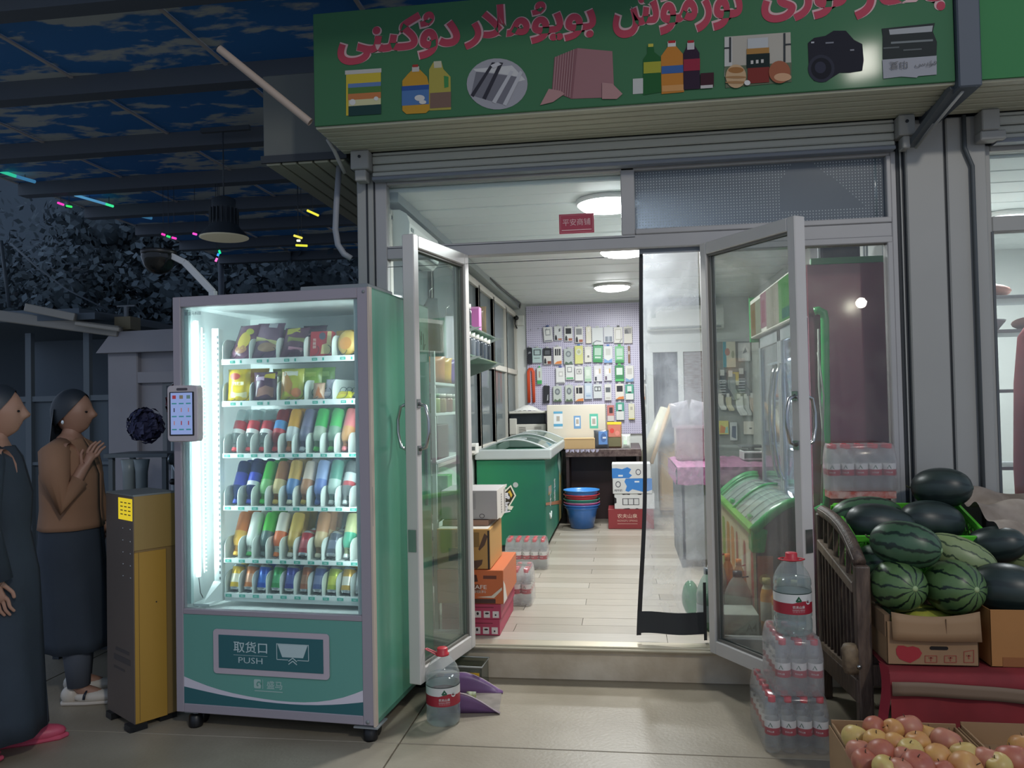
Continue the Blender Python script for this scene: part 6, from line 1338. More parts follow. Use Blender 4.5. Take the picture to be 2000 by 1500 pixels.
# grey board with socks and packets
gb = thing('goods_board', 'grey board of socks and packets in the back right corner', 'pegboard', (1.25, 9.42, .72))
MB().box(1.03, 1.465, 9.42, 9.445, .72, 2.12).build('board', M('board_grey', '#8f928f', .6, var=.08, vscale=3), gb)
MB().box(1.02, 1.465, 9.41, 9.44, 2.10, 2.13).build('top_rail', M('rail_pale', '#bfc3c2', .4), gb)
def gp(px, py): q = P(px, py, Y=9.40); return q.x, q.z
def gacc(bx_, col, lab, prints, cat='packet', name='hanging_packet'):
    (xa, za), (xb, zb_) = gp(bx_[0], bx_[1]), gp(bx_[2], bx_[3]); w_, h_ = xb - xa, za - zb_
    t = thing(name, lab, cat, ((xa + xb) / 2, 9.40, zb_), 0, 'goods hanging on the grey board')
    MB().box(-w_ / 2, w_ / 2, -.02, .015, 0, h_).build('pack', M('acc_' + col.lstrip('#'), col, .4), t, world=False, bevel=.002)
    for k_, (nm, poly, pc_) in enumerate(prints):
        MB().sheet([(a * w_, b_ * h_) for a, b_ in poly], 0, 0, T(0, -.0208 - .0006 * k_, 0) @ FRONT).build(nm, M('acp_' + pc_.lstrip('#'), pc_, .4), t, world=False, recalc=False)
    return t
gacc((1411, 668, 1437, 717), '#d8d2bc', 'cream and teal packet with food picture at the top of the grey board', [('teal_print', Q(-.5, 0, -.24, 1), '#3f98a8'), ('photo_print', ellipse(.4, .3, 12, -.15, .6), '#b87868'), ('photo_print', ellipse(.24, .3, 12, .28, .5), '#9a9a7a')])
gacc((1441, 670, 1470, 705), '#c9c9c9', 'grey packet with a white garment picture, top of the grey board', [('photo_print', [(-.3, .1), (.2, .05), (.3, .5), (.0, .9), (-.2, .7)], '#e2e0dd'), ('dark_print', [(-.2, .4), (.1, .5), (.0, .75)], '#5f6468')])
strip = gacc((1464, 665, 1476, 745), '#8d908e', 'leaning grey strip with a line of white dots', [('dot_print', ellipse(.5, .05, 8, 0, .08 + i * .09), '#d3d6d3') for i in range(10)], 'strip', 'dotted_strip')
def sock(px, py, w_, h_, c, lab, band=None, flip=1):
    x_, z_ = gp(px, py); t = thing('sock_pair', lab, 'socks', (x_, 9.40, z_ - h_), 0, 'socks hanging on the grey board')
    o = [(-w_ * .3, h_), (w_ * .3, h_), (w_ * .34, h_ * .4), (w_ * .8, h_ * .12), (w_ * .7, 0), (w_ * .2, .0), (-w_ * .2, h_ * .3), (-w_ * .34, h_ * .6)]
    for k_, dx in enumerate((0, w_ * .22)):
        MB().prism([(flip * a + dx, b_) for a, b_ in o], .004 + .014 * k_, .017 + .014 * k_, 0, FRONT).build('sock', M('sock_' + c.lstrip('#'), c, .9), t, world=False, bevel=.003)
    if band:
        for i in range(6):
            zz = h_ * (.12 + i * .11)
            MB().box(-w_ * .34 * flip if flip > 0 else -w_ * .36, w_ * .34, -.0325, -.031, zz, zz + h_ * .03).build('stripe', M('sock_' + band.lstrip('#'), band, .9), t, world=False)
    MB().box(-w_ * .22, w_ * .22, -.035, .0, h_ * .88, h_ * 1.12).build('paper_tab', M('tab_white', '#dcdcd8', .5), t, world=False)
sock(1410, 728, .10, .28, '#3a3f48', 'dark striped socks nearest the door frame on the grey board', '#c9ced4'); sock(1426, 730, .10, .30, '#8b9290', 'plain grey socks in the dark row of the board')
sock(1447, 725, .11, .28, '#3c424c', 'dark striped socks with white tab in the middle of the board', '#c4c9d0')
gacc((1430, 727, 1443, 752), '#d8c050', 'small yellow card pinned among the dark socks', [('foot_print', Q(-.5, 0, .5, .3), '#d9d6b8')])
sock(1406, 772, .07, .17, '#d6d6d2', 'white ankle socks by the door frame in the pale row'); sock(1421, 772, .07, .18, '#cfc8a8', 'cream socks in the pale row'); sock(1442, 774, .09, .22, '#dfe1df', 'white socks with folded foot in the pale row'); sock(1455, 774, .07, .22, '#b9bbb8', 'light grey socks in the pale row'); sock(1468, 772, .09, .22, '#d2c2b2', 'beige pink socks at the end of the pale row')
gacc((1403, 822, 1423, 848), '#d8d070', 'yellow packet with orange and teal print low on the grey board', [('photo_print', [(-.4, .1), (.1, .1), (.2, .5), (-.3, .7)], '#d88a44'), ('teal_print', [(.1, .1), (.45, .1), (.4, .6), (.2, .5)], '#8fc4b4')])
gacc((1425, 825, 1440, 860), '#c8ccce', 'pale packet with a dark blue sock picture', [('photo_print', [(-.3, .2), (.3, .1), (.35, .8), (-.2, .8)], '#55607a')])
gacc((1452, 823, 1478, 848), '#d9d4ca', 'square white packet low on the grey board', [('mark_print', Q(-.08, .4, .12, .52), '#4f4a48')])

# ---- things on the floor inside the right pane
carton('paper_box', 'grey-green A4 paper box on the floor inside the right pane', 'box', (.44, .665, 4.26, 4.46, FZ, .335), M('paper_box', '#8f958c', .6), [('lettering', 'F', 'A4', '#4f544e', 0, (.83, .55, .24, .28)), ('text_line', 'F', [Q(.06 + i * .24, .14, .22 + i * .24, .34) for i in range(4)], '#666b64'), ('rule_print', 'F', [Q(.08, .48, .30, .50), Q(.34, .48, .62, .50)], '#b4bab0'), ('rule_print', 'F', [Q(.30, .56, .36, .76), Q(.42, .58, .62, .68)], '#787e76')])
def jug(x, y, z, h_, r_, body, cap, lab, liquid=None, handle=None, label=None, name='drink_jug', haze=.12):
    t = thing(name, lab, 'bottle', (x, y, z)); haze = max(haze, .28)
    pr = [(r_ * .85, 0), (r_, .015), (r_, h_ * .30), (r_ * .97, h_ * .34), (r_, h_ * .38), (r_, h_ * .56), (r_ * .9, h_ * .66), (r_ * .62, h_ * .80), (r_ * .30, h_ * .90), (r_ * .28, h_ * .93)]
    MB().lathe(pr, 0, 20, T(x, y, z)).build('jug_body', GL('jug_' + body.lstrip('#'), body, haze=haze, hazec=body, rough=.05), t)
    if liquid: MB().lathe([(a * .96, b_) for a, b_ in pr if b_ < h_ * .64] + [(0, h_ * .62)], 0, 20, T(x, y, z + .002)).build('liquid', GL('liq_' + liquid.lstrip('#'), liquid, haze=.35, hazec=liquid, rough=.05), t)
    MB().lathe([(r_ * .36, h_ * .90), (r_ * .36, h_), (0, h_)], 0, 14, T(x, y, z)).build('cap', M('cap_' + cap.lstrip('#'), cap, .4), t)
    if label: MB().lathe([(r_ * 1.01, h_ * .12), (r_ * 1.01, h_ * .40)], 0, 20, T(x, y, z), caps=False).build('label', M('lab_' + label.lstrip('#'), label, .4), t)
    if handle: MB().tube([(x + r_ * .3, y - .01, z + h_ * .89), (x + r_ * .75, y - .02, z + h_ * .92), (x + r_ * .8, y, z + h_ * .90), (x + r_ * .35, y + .012, z + h_ * .88)], .004, 0, 6).build('carry_ring', M('cap_' + handle.lstrip('#'), handle, .4), t)
    return t
jug(.60, 4.54, .20, .30, .072, '#dfe6e0', '#2a3036', 'clear jug with black cap standing behind the paper box', '#c9d4cc', '#3f464c', '#8a9590', haze=.06)
jg = jug(.44, 4.52, .20, .32, .066, '#c4d6ca', '#3b4648', 'green tinted jug with dark cap beside the clear jug', '#8fb79f', None, '#7f8c8a')
MB().text('ida', .045, T(.465, 4.452, .30) @ FRONT @ RZ(PI / 2), 0, bold=.03).build('lettering', M('ink_26282a', '#26282a', .4), jg, recalc=False)
jug(.50, 4.70, .20, .40, .062, '#e4ece8', '#c0404a', 'white tub with red lid at the back behind the right door', '#dfe6e2', '#c85a60', '#b9ccd0', haze=.4)
jug(.57, 4.72, .20, .36, .045, '#e2b48a', '#d87a34', 'orange drink bottle with orange cap, further from the glass', '#d8843c'); jug(.625, 4.67, .20, .34, .045, '#e2b48a', '#d87a34', 'orange drink bottle with orange cap, just behind the clear jug', '#d8843c', '#e0605a')
def juice(x, y, lab, z=FZ):
    t = thing('juice_bottle', lab, 'bottle', (x, y, z), 0, 'juice bottles inside the right pane')
    MB().lathe([(.030, 0), (.034, .01), (.034, .22), (.026, .255), (.019, .27), (.019, .285)], [0, 0, 0, 1, 1], 16, T(x, y, z)).build('bottle_body', [M('juice_orange', '#d8923c', .3), M('juice_pale', '#d2c6a6', .3)], t)
    MB().lathe([(.0345, .09), (.0345, .19)], 0, 16, T(x, y, z), caps=False).build('label_band', M('juice_label', '#c9c2b6', .4), t)
    MB().lathe([(.022, .28), (.022, .31), (0, .31)], 0, 12, T(x, y, z)).build('cap', M('juice_cap', '#c2b070', .4), t)
for i, (x, y) in enumerate(((.77, 4.30), (.725, 4.37), (.80, 4.375), (.86, 4.32))):
    juice(x, y, ('orange juice bottle nearest the glass behind the big water bottle', 'pale-necked juice bottle behind the orange one', 'juice bottle tucked behind the front two', 'juice bottle at the far right of its group')[i])
tag(MB().ell((.36, 4.75, .30), (.10, .16, .20), 0, 14, 10).build('green_bag', GL('green_film', '#7fc49a', haze=.5, hazec='#4f9a6c', rough=.1)), 'small green plastic bag on the floor behind the curtain', 'bag')

# ================================================================ WATER BOTTLES
m_pet = GL('pet_clear', '#fafcfc', haze=.17, hazec='#dde3e4', rough=.04); m_petw = GL('pet_water', '#f0f6f5', haze=.14, hazec='#c6d2d2', rough=.04)
m_lred = M('label_red', '#a02a38', .35); m_lwhite = M('label_white', '#d4d4d0', .35); m_capr = M('cap_red', '#c2323c', .4); m_tri = M('label_green', '#1f5a40', .4)
def wrap_sheet(mb, poly, rad, zc, ang0, m=0, X=None):
    """flat print bent round a bottle: poly in (arc length, height)"""
    vs = [(rad * math.sin(a / rad + ang0), -rad * math.cos(a / rad + ang0), zc + b) for a, b in poly]
    return mb.add(vs, [tuple(range(len(vs)))], m, False, X)
def label_parts(mb, rad, z0, z1, ang0, tri, txt, m0=0):
    pass
def water_unit():
    """550 ml bottle with cap and label, used as part of a shrink-wrapped pack"""
    b = MB().lathe([(.022, .004), (.028, 0), (.0312, .010), (.0312, .040), (.0298, .048), (.0312, .056), (.0312, .072)], 0, 16, caps=False).lathe([(.0312, .132), (.0300, .140), (.0312, .150), (.028, .168), (.021, .188), (.0145, .200), (.0135, .206)], 0, 16, caps=False).lathe([(.0309, .072), (.0309, .132)], 0, 16, caps=False)
    b.add([(0, 0, .004)], [], 0)
    o = b.build('bottle', m_pet, None, world=False, collapse=False)
    MB().lathe([(.0316, .073), (.0316, .102), (.0316, .131)], [0, 1], 16, caps=False).build('label', [m_lred, m_lwhite], o, world=False)
    mk = MB()
    for a0 in (-.35, 1.4):
        wrap_sheet(mk, [(-.010, -.008), (.010, -.008), (0, .010)], .0320, .114, a0, 0)
        v, f = text_geo('农夫山泉', .012); x0_ = min(p[0] for p in v); x1_ = max(p[0] for p in v)
        k = .030 / (x1_ - x0_)
        mk.add([(.0321 * math.sin(((p[0] - (x0_ + x1_) / 2) * k) / .0321 + a0), -.0321 * math.cos(((p[0] - (x0_ + x1_) / 2) * k) / .0321 + a0), .085 + p[1] * k) for p in v], f, 1)
    mk.build('label_print', [m_tri, m_lwhite], o, world=False, recalc=False)
    MB().lathe([(.0148, .200), (.0152, .203), (.0152, .220), (.0135, .223), (0, .223)], 0, 14).build('cap', m_capr, o, world=False)
    return o
unit = water_unit()
def pack(lab, x, y, z, nx, ny, rz=0, film=.10, pitch=.0635, ang=None, group='shrink-wrapped water packs'):
    t = thing('water_pack', lab, 'water pack', (x, y, z), rz, group)
    for j in range(ny):
        for i in range(nx):
            o = copy_tree(unit, t); o.location = ((i - (nx - 1) / 2) * pitch, (j - (ny - 1) / 2) * pitch, .002); o.rotation_euler = (0, 0, random.uniform(-.25, .25))
    hx, hy = nx * pitch / 2 + .002, ny * pitch / 2 + .002
    sec = [(1.0, .002), (1.005, .03), (1.0, .09), (1.005, .15), (.97, .175), (.88, .212), (.80, .226)]
    mb = MB(); n_ = 0
    rings = []
    for k_, z_ in sec:
        rings.append([(p[0], p[1], z_ + (.003 * math.sin(p[0] * 160) if z_ > .2 else 0)) for p in rrect(2 * hx - (1 - k_) * .12, 2 * hy - (1 - k_) * .12, .030, 5)])
    nn = len(rings[0]); vs = [p for r2 in rings for p in r2]
    fs = [(a * nn + b_, a * nn + (b_ + 1) % nn, (a + 1) * nn + (b_ + 1) % nn, (a + 1) * nn + b_) for a in range(len(rings) - 1) for b_ in range(nn)] + [tuple((len(rings) - 1) * nn + b_ for b_ in range(nn))]
    mb.add(vs, fs, 0, True).build('shrink_film', GL('film_%d' % round(film * 100), '#fdfcfc', haze=film * 1.5 + .04, hazec='#e6e1e1', rough=.12, ior=1.4), t, world=False)
    return t
pack('lower shrink-wrapped pack of water bottles standing on the pavement', .668, 3.585, 0, 4, 6, .02, .06)
pack('upper pack of water bottles, more clouded, stacked on the lower pack', .688, 3.57, .2285, 3, 5, .02, .17)
pack('pack of water bottles standing above the green crate of melons', 1.13, 4.09, .992, 5, 2, 0, .18)
pack('pack of water bottles on the shop floor before the green freezer', -.755, 6.10, FZ + .001, 5, 3, 0, .10)
pack('pack of water bottles leaning on the boxes beside the left door', -.655, 5.05, FZ + .001, 2, 4, 0, .13)
for c in [unit] + list(unit.children): bpy.data.objects.remove(c)
KID.clear()

def big_bottle(x, y, z, lab, rz, level, handle_side):
    t = thing('large_water_bottle', lab, 'bottle', (x, y, z), rz, 'five litre water bottles')
    pr = [(.052, .006), (.066, 0), (.076, .012), (.0775, .03), (.0775, .060), (.0735, .070), (.0775, .080), (.0765, .092), (.0765, .178), (.0775, .188), (.0740, .198), (.0775, .208), (.0765, .226), (.066, .256), (.047, .286), (.030, .303), (.024, .309)]
    MB().lathe(pr, 0, 32).build('bottle_body', m_pet, t, world=False)
    wp = [(max(a - .0015, 0), b_ + .001) for a, b_ in pr if b_ < level] + [(.074, level), (0, level)]
    MB().lathe([(0, .007)] + wp, 0, 32).build('water', m_petw, t, world=False)
    MB().lathe([(.0778, .094), (.0778, .140)], 0, 32, caps=False).lathe([(.0778, .140), (.0778, .176)], 1, 32, caps=False).build('label', [m_lred, m_lwhite], t, world=False)
    mk = MB(); RL = .0782; ac_ = .18
    def pt(a, b_): return (RL * math.sin(a / RL + ac_), -RL * math.cos(a / RL + ac_), b_)
    # white wave above the red field, mountain emblem, drop with the volume
    xs_ = [-.07 + .14 * i / 16 for i in range(17)]
    for i in range(16):
        a, b_ = xs_[i], xs_[i + 1]; f_ = lambda q: .143 + .006 * math.sin(q * 45 + .6)
        mk.add([pt(a, .136), pt(b_, .136), pt(b_, f_(b_)), pt(a, f_(a))], [(0, 1, 2, 3)], 0)
    RL = .0785
    mk.add([pt(-.014, .150), pt(.014, .150), pt(0, .170)], [(0, 1, 2)], 1)
    mk.add([pt(a, b_) for a, b_ in ellipse(.024, .010, 12, 0, .149)], [tuple(range(12))], 1)
    dr = [(.045, .166)] + [(.045 + .013 * math.sin(q), .146 - .013 * math.cos(q)) for q in (2.2, 1.6, 1.0, .4, -.2, -.8, -1.4, -2.0)]
    mk.add([pt(a, b_) for a, b_ in dr], [tuple(range(len(dr)))], 2)
    RL = .0788
    def wt(s_, cx, cz, w2, m_):
        v, f = text_geo(s_, .012 if s_ == '农夫山泉' else .01 if s_ == '5L' else 0); x0_ = min(p[0] for p in v); x1_ = max(p[0] for p in v); k = w2 / (x1_ - x0_)
        y0_ = min(p[1] for p in v)
        mk.add([pt((p[0] - (x0_ + x1_) / 2) * k + cx, cz + (p[1] - y0_) * k) for p in v], f, m_)
    wt('农夫山泉', 0, .119, .052, 2); wt('NONGFU SPRING', 0, .111, .052, 2); wt('饮用天然水', 0, .101, .052, 3); wt('5L', .045, .141, .014, 4)
    mk.build('label_print', [m_lred, m_tri, m_lwhite, M('label_pink', '#c98a8e', .4), M('ink_26282a')], t, world=False, recalc=False)
    MB().lathe([(.0780, .1765), (.0784, .178), (.0780, .1795)], 0, 32, caps=False).build('label_line', M('line_dark', '#23352f', .4), t, world=False)
    MB().lathe([(.030, .303), (.031, .306), (.031, .311), (.0245, .315), (.0245, .334), (.0225, .337), (0, .337)], 0, 20).build('cap', m_capr, t, world=False)
    s_ = handle_side
    if s_ < 0:
        h_ = [(-.028, -.012, .308), (-.052, -.012, .322), (-.072, -.008, .330), (-.078, .0, .331), (-.072, .012, .330), (-.05, .014, .320), (-.028, .012, .310)]
    else:
        h_ = [(.030 * math.cos(q) * 1.75, .030 * math.sin(q) * 1.2, .309) for q in (0, .6, 1.2, 1.8, 2.4, 3.0, 3.6, 4.2, 4.8, 5.4)]
    MB().tube(h_, .0032, 0, 6, closed=s_ > 0).build('carry_handle', M('handle_pink', '#d8666c', .4) if s_ < 0 else m_capr, t, world=False)
    return t
big_bottle(-.846, 3.60, 0, 'five litre water bottle on the pavement beside the vending machine', .12, .215, -1)
big_bottle(.688, 3.52, .457, 'five litre water bottle standing on the two water packs', -.05, .232, 1)

# ---- dustpan with a wrapper, clear tub behind the bottle
dp = thing('dustpan', 'purple dustpan lying on the pavement by the doorstep', 'dustpan', (-.75, 3.83, 0), .10)
m_pur = M('dustpan_purple', '#7a5a86', .35, var=.12, vscale=8)
MB().grid(lambda u, v: (-.14 + .27 * u, -.125 + .25 * v, .004 + .006 * (1 - u)), 4, 4).build('pan_floor', M('dustpan_floor', '#8f867c', .5, var=.35, vscale=14), dp, world=False)
def wall_(s_):
    def fn(u, v):
        hgt = .004 + .098 * math.sin(min(1, (1 - u) * 1.35) * PI / 2) ** 1.1 * (1 - .25 * max(0, .35 - u))
        return (-.16 + .295 * u, s_ * (.125 + .016 * v), .002 + hgt * v)
    return fn
for s_ in (-1, 1):
    o = MB().grid(wall_(s_), 14, 3).build('side_wall', m_pur, dp, world=False); md = o.modifiers.new('t', 'SOLIDIFY'); md.thickness = .004
    MB().tube([(wall_(s_)(i / 14, 1)) for i in range(15)], .003, 0, 6).build('rim', M('dustpan_rim', '#b9a8ae', .4), dp, world=False)
MB().grid(lambda u, v: (-.155 - .01 * v, -.13 + .26 * u, .002 + .075 * v), 4, 3).build('back_wall', m_pur, dp, world=False)
MB().tube([(-.16, 0, .06), (-.20, 0, .10), (-.20, -.005, .12)], .014, 0, 8).build('handle_socket', m_pur, dp, world=False)
tag(packet(MB(), .045, .06, .03, 0, nx=8, nz=8, wr=.006, seed=80).build('wrapper', M('wrapper_lime', '#a8bc3c', .3, hex2='#c9ccc2', vscale=40)), 'crumpled lime green wrapper in the dustpan', 'wrapper').location = (-.752, 3.79, .012)
tb_ = thing('plastic_tub', 'clear plastic tub with a yellow and white label against the doorstep', 'tub', (-.86, 4.06, 0), -.06)
cl_ = GL('tub_clear2', '#d9dcd6', haze=.16, hazec='#a9ada4', rough=.05)
MB().box(-.13, .13, -.075, -.071, .004, .125).box(-.13, .13, .071, .075, .004, .125).box(-.13, -.126, -.075, .075, .004, .125).box(.126, .13, -.075, .075, .004, .125).box(-.13, .13, -.075, .075, 0, .004).build('tub_body', cl_, tb_, world=False)
MB().tube([(-.133, -.078, .126), (.133, -.078, .126), (.133, .078, .126), (-.133, .078, .126)], .004, 0, 6, closed=True).build('tub_rim', M('rim_clear', '#b4b6b0', .25), tb_, world=False)
lbp = MB().box(-.11, .118, -.0765, -.0755, .012, .096).build('label', M('label_yellow', '#d8a82c', .5), tb_, world=False)
MB().box(-.06, .078, -.0775, -.0765, .016, .086).build('label_paper', M('label_paper', '#d6cfc4', .5), lbp, world=False)
MB().box(-.06, .078, -.0780, -.0774, .074, .086).box(-.10, -.068, -.0775, -.0766, .066, .088).build('label_band', M('label_orange', '#c8543c', .5), lbp, world=False)
MB().box(-.045, .04, -.0780, -.0775, .058, .062).box(-.02, .062, -.0780, -.0775, .034, .046).build('label_line', M('ink_5a5048', '#5a5048', .5), lbp, world=False)
# ================================================================ FRUIT STALL ON THE RIGHT
bed = thing('wooden_bed', 'old dark wooden bed frame used as a fruit stall, its slatted end facing the doorway', 'bed', (.95, 3.75, 0))
m_wood = M('old_wood', '#4a3c34', .5, hex2='#6b594c', vscale=9, stretch=(6, 6, 1), bump=.3, bscale=30); m_woodp = M('worn_wood', '#8a7868', .6, hex2='#6a5848', vscale=12, stretch=(5, 5, 1), bump=.2, bscale=30)
BXX = .945
def W(mb, nm, m=m_wood, **k): return mb.build(nm, m, bed, **k)
W(MB().box(BXX - .022, BXX + .036, 3.435, 3.490, 0, .755), 'corner_post', bevel=.008, seg=2)
W(MB().box(BXX - .030, BXX + .018, 4.03, 4.075, 0, .885), 'corner_post', bevel=.006)
arc = [(3.46, .765), (3.52, .800), (3.60, .838), (3.70, .868), (3.82, .885), (3.94, .892), (4.06, .893)]
o = MB().tube([(BXX - .0, y, z) for y, z in arc], .027, 0, 10, flat=1.1); W(o, 'top_rail')
W(MB().tube([(BXX - .024, y, z + .012) for y, z in arc], .0025, 0, 5), 'pale_line', M('line_pale', '#a49a90', .6))  # thin pale line along the top rail
W(MB().bar((BXX - .01, 3.49, .655), (BXX - .02, 4.03, .742), .034, .045), 'mid_rail', m_woodp, bevel=.004)
W(MB().bar((BXX - .012, 3.44, .245), (BXX - .022, 4.06, .205), .034, .095), 'low_rail', m_wood, bevel=.004)
W(MB().bar((BXX - .012, 3.49, .30), (BXX - .022, 4.03, .262), .030, .022), 'low_ledge', m_woodp)
for i in range(9):
    y = 3.525 + i * .058; zt = .66 + (y - 3.49) * .16; zb = .30 - (y - 3.49) * .07
    W(MB().bar((BXX - .014, y, zb), (BXX - .014, y, zt), .020, .014, 0, (0, 1, 0)), 'slat')
for y in (3.60, 3.70, 3.80, 3.90, 3.98):
    zt = [z for yy, z in arc if yy >= y][0] - .015
    W(MB().bar((BXX - .008, y, .66 + (y - 3.49) * .16), (BXX - .004, y, zt), .020, .016, 0, (0, 1, 0)), 'spindle')
W(MB().lathe([(0, -.02), (.028, -.02), (.036, 0), (.034, .05), (.036, .075), (.026, .095), (0, .095)], 0, 16, T(BXX - .042, 3.462, .335) @ RY(-.05)), 'turned_block', M('worn_wood2', '#8f7a5e', .6, hex2='#5f4f3e', vscale=20, bump=.3, bscale=40))
W(MB().tube([(BXX - .028, 3.432, .35), (BXX - .012, 3.430, .35)], .008, 0, 8), 'bolt', M('chrome'))
W(MB().box(BXX + .036, 2.3, 3.46, 4.08, .355, .385), 'bed_board', m_wood)
W(MB().box(BXX + .0, 2.3, 3.44, 3.47, .27, .355), 'side_rail', m_wood)
W(MB().box(2.2, 2.26, 3.44, 4.08, 0, .8), 'far_panel', m_wood)
# red cloth over the bed and its cardboard edge
def redfn(u, v):
    x = .985 + 1.32 * u
    if v < .5:
        t_ = v / .5; return (x, 3.245 + .30 * (1 - t_) + .004 * math.sin(u * 30), .389 + .008 * math.sin(u * 13 + t_ * 4) * (1 - t_))
    t_ = (v - .5) / .5
    return (x, 3.245 - .02 * t_ + .014 * math.sin(u * 38 + t_ * 2) * t_, .385 - .37 * t_)
m_red = M('red_cloth', '#8c2a2e', .8, hex2='#762226', vscale=6)
tag(MB().grid(redfn, 60, 20).build('red_cloth', m_red), 'red cloth draped over the front of the wooden bed stall', 'cloth')
tag(MB().grid(lambda u, v: (.962 + .02 * u + .012 * math.sin(v * 7), 3.30 - .05 * u + .015 * math.sin(v * 5), .41 - .40 * v), 3, 16).build('red_strip', M('red_cloth2', '#a02636', .7)), 'bright red strip of cloth hanging beside the bed\'s corner post', 'cloth')
tag(MB().grid(lambda u, v: (.985 + 1.3 * u, 3.222 + .004 * math.sin(u * 25), .362 - .022 * math.sin(u * 2.6) * (1 - .3 * u) * 1.0 - .052 * v + .008 * math.sin(u * 9)), 30, 3).build('cardboard_strip', M('cardboard_strip', '#7a6450', .7)), 'strip of tan cardboard along the edge of the red cloth', 'cardboard')
bpy.data.objects['cardboard_strip'].modifiers.new('t', 'SOLIDIFY').thickness = .004
m_card = M('cardboard', '#9a7a58', .7, var=.12, vscale=5); m_cardd = M('cardboard_in', '#7a5f45', .8)
bx1 = thing('fruit_carton', 'brown cardboard carton with a red peach print holding two striped melons', 'carton', (1.172, 3.47, .392))
def openbox(t, x0, x1, y0, y1, z0, z1, mt=m_card, th=.004):
    MB().box(x0, x1, y0, y0 + th, z0, z1).box(x0, x1, y1 - th, y1, z0, z1).box(x0, x0 + th, y0, y1, z0, z1).box(x1 - th, x1, y0, y1, z0, z1).box(x0, x1, y0, y1, z0, z0 + th).build('box_body', mt, t, bevel=.001)
openbox(bx1, 1.005, 1.342, 3.335, 3.62, .392, .560)
MB().grid(lambda u, v: (1.022 + .325 * u, 3.326 - .012 * (1 - v) - .006 * math.sin(u * PI), .492 + (.09 + .018 * (2 * u - 1) ** 2 + .006 * u) * v), 12, 3).build('folded_flap', m_card, bx1)
bpy.data.objects['folded_flap'].modifiers.new('t', 'SOLIDIFY').thickness = .004
MB().box(1.0, 1.022, 3.34, 3.61, .50, .585).build('side_flap', m_cardd, bx1)
MB().box(1.218, 1.2195, 3.312, 3.319, .512, .578).build('flap_crease', m_cardd, bx1)
pp = MB()
def bxq(px, py): q = P(px, py, Y=3.333); return q.x, q.z
X_ = T(0, 3.3335, 0) @ FRONT
pp.sheet([bxq(*p) for p in [(1750, 1268), (1754, 1261), (1765, 1261), (1773, 1264), (1783, 1262), (1795, 1266), (1801, 1276), (1796, 1285), (1786, 1291), (1778, 1295), (1768, 1292), (1757, 1287), (1751, 1278)]], 0, 0, X_)
pp.build('peach_print', M('print_red', '#a02a30', .6), bx1, recalc=False)
pp = MB()
for a in ((1807, 1281, 1830, 1294), (1845, 1281, 1868, 1294), (1883, 1273, 1902, 1294)):
    q = [bxq(a[0], a[1]), bxq(a[2], a[1] - (3 if a[0] > 1880 else 0)), bxq(a[2], a[3]), bxq(a[0], a[3])]
    for i in range(4):
        A_, B_ = q[i], q[(i + 1) % 4]; pp.bar((A_[0], 3.3335, A_[1]), (B_[0], 3.3335, B_[1]), .0008, .0025)
    cx, cz = (q[0][0] + q[2][0]) / 2, (q[0][1] + q[2][1]) / 2
    pp.bar((cx, 3.3335, cz - .008), (cx, 3.3335, cz + .008), .0008, .004).bar((cx - .008, 3.3335, cz + .005), (cx + .008, 3.3335, cz + .005), .0008, .004)
pp.build('handling_mark', M('print_rust', '#9a4a3a', .6), bx1)
hx = bxq(1834, 1266); MB().sheet(rrect(.068, .014, .007, 4, hx[0], hx[1]), 0, 0, T(0, 3.333, 0) @ FRONT).build('hand_hole', M('hole_black', '#1b1613', .9), bx1, recalc=False)
bx2 = thing('fruit_carton', 'brown cardboard carton with an orange printed edge under a dark melon', 'carton', (1.57, 3.48, .392))
openbox(bx2, 1.385, 1.76, 3.335, 3.64, .392, .612, M('cardboard2', '#a8743f', .7, var=.1, vscale=4))
MB().box(1.427, 1.758, 3.3335, 3.335, .394, .43).build('print_band', M('print_orange', '#8f5a30', .7), bx2)
tag(MB().box(1.02, 1.56, 3.76, 4.07, .386, .640).build('support_box', M('cardboard3', '#7d6348', .8), bevel=.004), 'plain brown box under the green crate', 'carton')

# green plastic crate with lattice sides
cr_ = thing('plastic_crate', 'bright green lattice crate full of melons on the stall', 'crate', (1.26, 3.90, .702)); cr_.rotation_euler = (R(17), 0, 0)
m_gc = M('crate_green', '#5fc43a', .35, spec=.6)
cx0, cx1, cy0, cy1, cz0, cz1 = .985, 1.535, 3.72, 4.06, .702, .900
def cside(nm, a, b_, zt0=cz1, zt1=cz1):
    mb = MB(); a, b_ = Vector((a[0], a[1], 0)), Vector((b_[0], b_[1], 0)); L = (b_ - a).length
    Pq = lambda u, z: tuple(a + (b_ - a) * u + Vector((0, 0, z)))
    mb.bar(Pq(0, cz1 - .012), Pq(1, cz1 - .012), .012, .026).bar(Pq(0, cz0 + .015), Pq(1, cz0 + .015), .012, .03).bar(Pq(0, .79), Pq(1, .79), .008, .012)
    n_ = max(3, round(L / .05))
    for i in range(n_ + 1): mb.bar(Pq(i / n_, cz0), Pq(i / n_, cz1 - .01), .010 if i in (0, n_) else .005, .030 if i in (0, n_) else .006, 0, tuple((b_ - a).normalized()))
    for z0_, z1_ in ((cz0 + .03, .79), (.79, .835), (.835, cz1 - .02)):
        for i in range(n_):
            mb.bar(Pq(i / n_, z0_), Pq((i + 1) / n_, z1_), .004, .006).bar(Pq(i / n_, z1_), Pq((i + 1) / n_, z0_), .004, .006)
    o = mb.build(nm, m_gc, cr_); o['kind'] = 'stuff'
cside('front_lattice', (cx0, cy0), (cx1, cy0)); cside('back_lattice', (cx0, cy1), (cx1, cy1)); cside('side_lattice', (cx0, cy0), (cx0, cy1)); cside('side_lattice', (cx1, cy0), (cx1, cy1))
